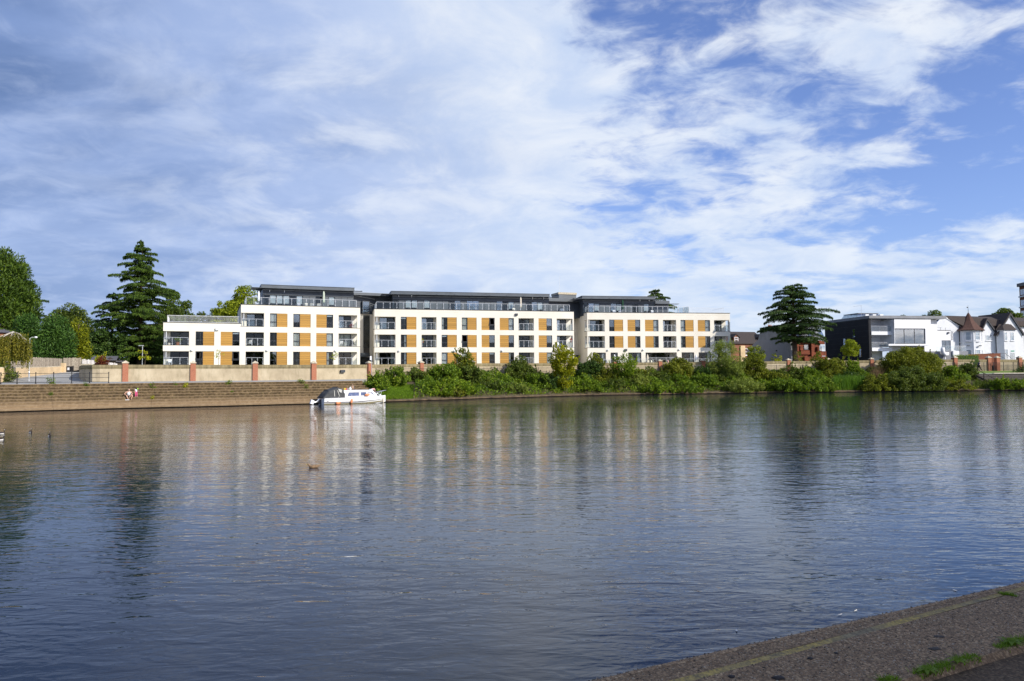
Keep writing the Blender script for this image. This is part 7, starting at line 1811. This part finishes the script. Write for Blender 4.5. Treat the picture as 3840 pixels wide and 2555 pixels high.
hp_ = Matrix.Rotation(A_b, 3, 'Z') @ Vector((.13, -.14, .84)); t = thing('toy', 'small lime green toy held up by the child', 'toy', cp_+hp_, A_b); MB().lathe([(.02, -.08), (.06, -.05), (.065, .03), (.03, .10)], n=8).build('toy_body', M['fab_green'], t, smooth=True)
# walking man on the right (goes to the right)
wpos = at(3671, 1391, 132.2); wpos.z = 3.2
wman = dict(pel=(0, 0, .93), chest=(0, -.06, 1.28), neck=(0, -.10, 1.48), head=(0, -.16, 1.64), face=(0, -1, -.1), fat=1.05,
    lsho=(-.20, -.06, 1.41), lelb=(-.25, -.02, 1.12), lwri=(-.23, -.22, .92), rsho=(.20, -.06, 1.41), relb=(.25, .06, 1.12), rwri=(.23, .02, .88),
    lhip=(-.10, 0, .90), lkne=(-.11, -.22, .50), lank=(-.11, -.42, .10), ltoe=(-.11, -.58, .05), rhip=(.10, 0, .90), rkne=(.11, .14, .50), rank=(.11, .44, .13), rtoe=(.11, .38, .02))
person('man in a dark blue and white shirt and dark trousers striding across the lawn', wpos, R_(82), wman, [
    ('shirt', 'fab_navy', [[((0, 0, .90), .155), ((0, -.02, 1.08), .15), ('chest', .162), ((0, -.09, 1.44), .09)], [('chest', .16), ('lsho', .088), ((-.24, -.03, 1.22), .068)], [('chest', .16), ('rsho', .088), ((.24, .02, 1.22), .068)]]),
    ('shirt_front', 'fab_white', [[((0, -.07, .98), .125), ((0, -.12, 1.15), .115), ((0, -.13, 1.32), .115)]]),
    ('trousers', 'fab_black', [[('pel', .150), ('lhip', .125), ('lkne', .088), ('lank', .062)], [('pel', .150), ('rhip', .125), ('rkne', .088), ('rank', .062)]]),
    ('shoes', 'fab_black', [[('lank', .05), ('ltoe', .052)]]), ('shoes', 'fab_black', [[('rank', .05), ('rtoe', .052)]])], ('hair', 'short'), 1.06)
# two people on the boat
stand = dict(pel=(0, 0, .90), chest=(0, -.03, 1.22), neck=(0, -.05, 1.42), head=(0, -.08, 1.58), face=(.6, -.8, -.1), lsho=(-.20, -.02, 1.35), lelb=(-.25, 0, 1.07), lwri=(-.22, -.16, .88), rsho=(.20, -.02, 1.35), relb=(.25, 0, 1.07), rwri=(.22, -.16, .88),
    lhip=(-.10, 0, .88), lkne=(-.11, -.03, .48), lank=(-.11, .02, .08), ltoe=(-.11, -.14, .03), rhip=(.10, 0, .88), rkne=(.11, -.03, .48), rank=(.11, .02, .08), rtoe=(.11, -.14, .03))
top_ = lambda m, z=.86: (('shirt', m, [[((0, 0, z), .165), ((0, -.02, 1.04), .155), ('chest', .16), ((0, -.05, 1.38), .09)], [('chest', .16), ('lsho', .086), ((-.23, -.01, 1.16), .066)], [('chest', .16), ('rsho', .086), ((.23, -.01, 1.16), .066)]]))
leg_ = lambda m: (('trousers', m, [[('pel', .148), ('lhip', .12), ('lkne', .085), ('lank', .06)], [('pel', .148), ('rhip', .12), ('rkne', .085), ('rank', .06)]]))
sidep = off(1335, .75+.9, Z0+2*RISE); sidep.z = Z0+2*RISE-.02
pp_ = off(1336, .75+.56*1+.28, Z0+2*RISE)
person('person with a red-tanned bald head in a fawn top standing behind the boat roof', (pp_.x, pp_.y, Z0+1*RISE-.02+.286), boat_ang, stand, [top_('fab_brown'), leg_('fab_black')], ('hair_grey', 'bald'), .80)
bend = dict(pel=(0, .12, .86), chest=(0, -.22, .98), neck=(0, -.40, .92), head=(0, -.53, .84), face=(0, -.6, -1), lsho=(-.19, -.30, 1.0), lelb=(-.22, -.38, .74), lwri=(-.16, -.42, .50), rsho=(.19, -.30, 1.0), relb=(.22, -.38, .74), rwri=(.16, -.42, .50),
    lhip=(-.10, .12, .84), lkne=(-.11, .02, .46), lank=(-.11, .08, .08), ltoe=(-.11, -.08, .03), rhip=(.10, .12, .84), rkne=(.11, .02, .46), rank=(.11, .08, .08), rtoe=(.11, -.08, .03))
bl = Wd((6.15, .25, boat_sheer(6.15)))
person('person in a pink and white top bending forward on the foredeck of the boat', bl, boat_ang+R_(100), bend, [
    ('shirt', 'fab_rose', [[('pel', .15), ((0, -.05, .94), .155), ('chest', .16), ((0, -.34, .96), .09)], [('chest', .16), ('lsho', .085), ((-.21, -.34, .86), .064)], [('chest', .16), ('rsho', .085), ((.21, -.34, .86), .064)]]),
    ('trousers', 'fab_white', [[('pel', .152), ('lhip', .122), ('lkne', .085), ('lank', .06)], [('pel', .152), ('rhip', .122), ('rkne', .085), ('rank', .06)]])], ('hair', 'short'), .84)

# ================================================================== birds on the water
def bird(label, px, py, rz, s, dark=True):
    p = gz(px, py, 0); t = thing('water_bird' if dark else 'duck', label, 'bird', (p.x, p.y, 0), rz, 'dark water birds' if dark else None)
    B_ = 'bird_dark' if dark else 'bird_brown'
    secs = []
    for x, w, zt, zb in ((-.50, .02, .22, .18), (-.42, .07, .22, .08), (-.28, .13, .21, -.03), (-.05, .17, .22, -.07), (.15, .16, .22, -.06), (.30, .11, .20, -.02), (.38, .04, .15, .05)):
        zc = (zt+zb)/2; h = (zt-zb)/2; secs.append([Vector((x, w*math.cos(a), zc+h*math.sin(a)))*s for a in [2*math.pi*k/10 for k in range(10)]])
    V_ = MB(); V_.loft(secs, close=True)
    nk = [(.22, 0, .15), (.30, 0, .30), (.29, 0, .46), (.33, 0, .56), (.42, 0, .57)] if dark else [(.24, 0, .12), (.34, 0, .22), (.42, 0, .30), (.50, 0, .30)]
    V_.tube([Vector(q)*s for q in nk], [k*s for k in ((.09, .055, .045, .07, .045) if dark else (.10, .075, .075, .05))], 8)
    V_.build('body', M[B_], t, smooth=True)
    if dark:
        MB().lathe([(.012*s, -.05*s), (.042*s, 0), (.012*s, .05*s)], (.355*s, -.045*s, .535*s), 8).build('cheek_patch', M['bird_white'], t, smooth=True)
        q = MB(); q.loft([[Vector((x, -.165*w-.012, z0))*s, Vector((x, -.150*w-.012, z0+.075))*s] for x, w, z0 in ((-.25, .8, .0), (0, 1.05, -.01), (.2, .95, .0), (.33, .5, .03))], caps=False); q.build('flank_patch', M['bird_white'], t)
    MB().tube([Vector(nk[-1])*s, (Vector(nk[-1])+Vector((.10, 0, -.02)))*s], [.028*s, .008*s], 6).build('beak', M['frame' if dark else 'yellow'], t)
    MB().hexa([Vector(v)*s for v in ((-.36, -.12, .15), (.08, -.15, .17), (.08, .15, .17), (-.36, .12, .15))], [Vector(v)*s for v in ((-.46, -.03, .25), (.05, -.08, .245), (.05, .08, .245), (-.46, .03, .25))]).build('wing', M[B_], t)
for k, (px, py, rz, s, lab) in enumerate(((7, 1627, .1, .42, 'dark water bird swimming at the left edge, the upper one'), (2, 1650, .3, .42, 'dark water bird cut by the left edge, the lower one'), (115, 1622, -.7, .40, 'dark water bird with white flank between the others'), (186, 1635, -.9, .40, 'rightmost dark water bird with white cheek and flank'))):
    bird(lab, px, py, rz, s)
bird('brown duck swimming towards the left in front of the flats', 1176, 1755, math.pi+.15, .40, False)
def feather(px, py, lab):
    p = gz(px, py, 0); t = thing('feather', lab, 'feather', (p.x, p.y, .004), NR.uniform(0, 6.28), 'white feathers on the water')
    q = MB(); q.loft([[Vector((x, -w, .004+.03*abs(x)*8*abs(x))), Vector((x, 0, .01)), Vector((x, w, .004+.03*abs(x)*8*abs(x)))] for x, w in ((-.035, .003), (-.02, .009), (.005, .011), (.025, .007), (.035, .001))], caps=False); q.build('vane', M['bird_white'], t)
    MB().tube([(-.038, 0, .010), (.045, 0, .006)], .0012, 4).build('shaft', M['bird_white'], t)
for px, py, lab in ((3150, 2307, 'white feather floating nearest the quay, left one of a pair'), (3209, 2292, 'white feather floating nearest the quay, right one of a pair'), (3581, 2216, 'white feather floating near the quay at the right'), (2762, 2367, 'white feather floating left of the others near the quay'), (2330, 2541, 'white feather at the quay edge near the bottom')):
    feather(px, py, lab)
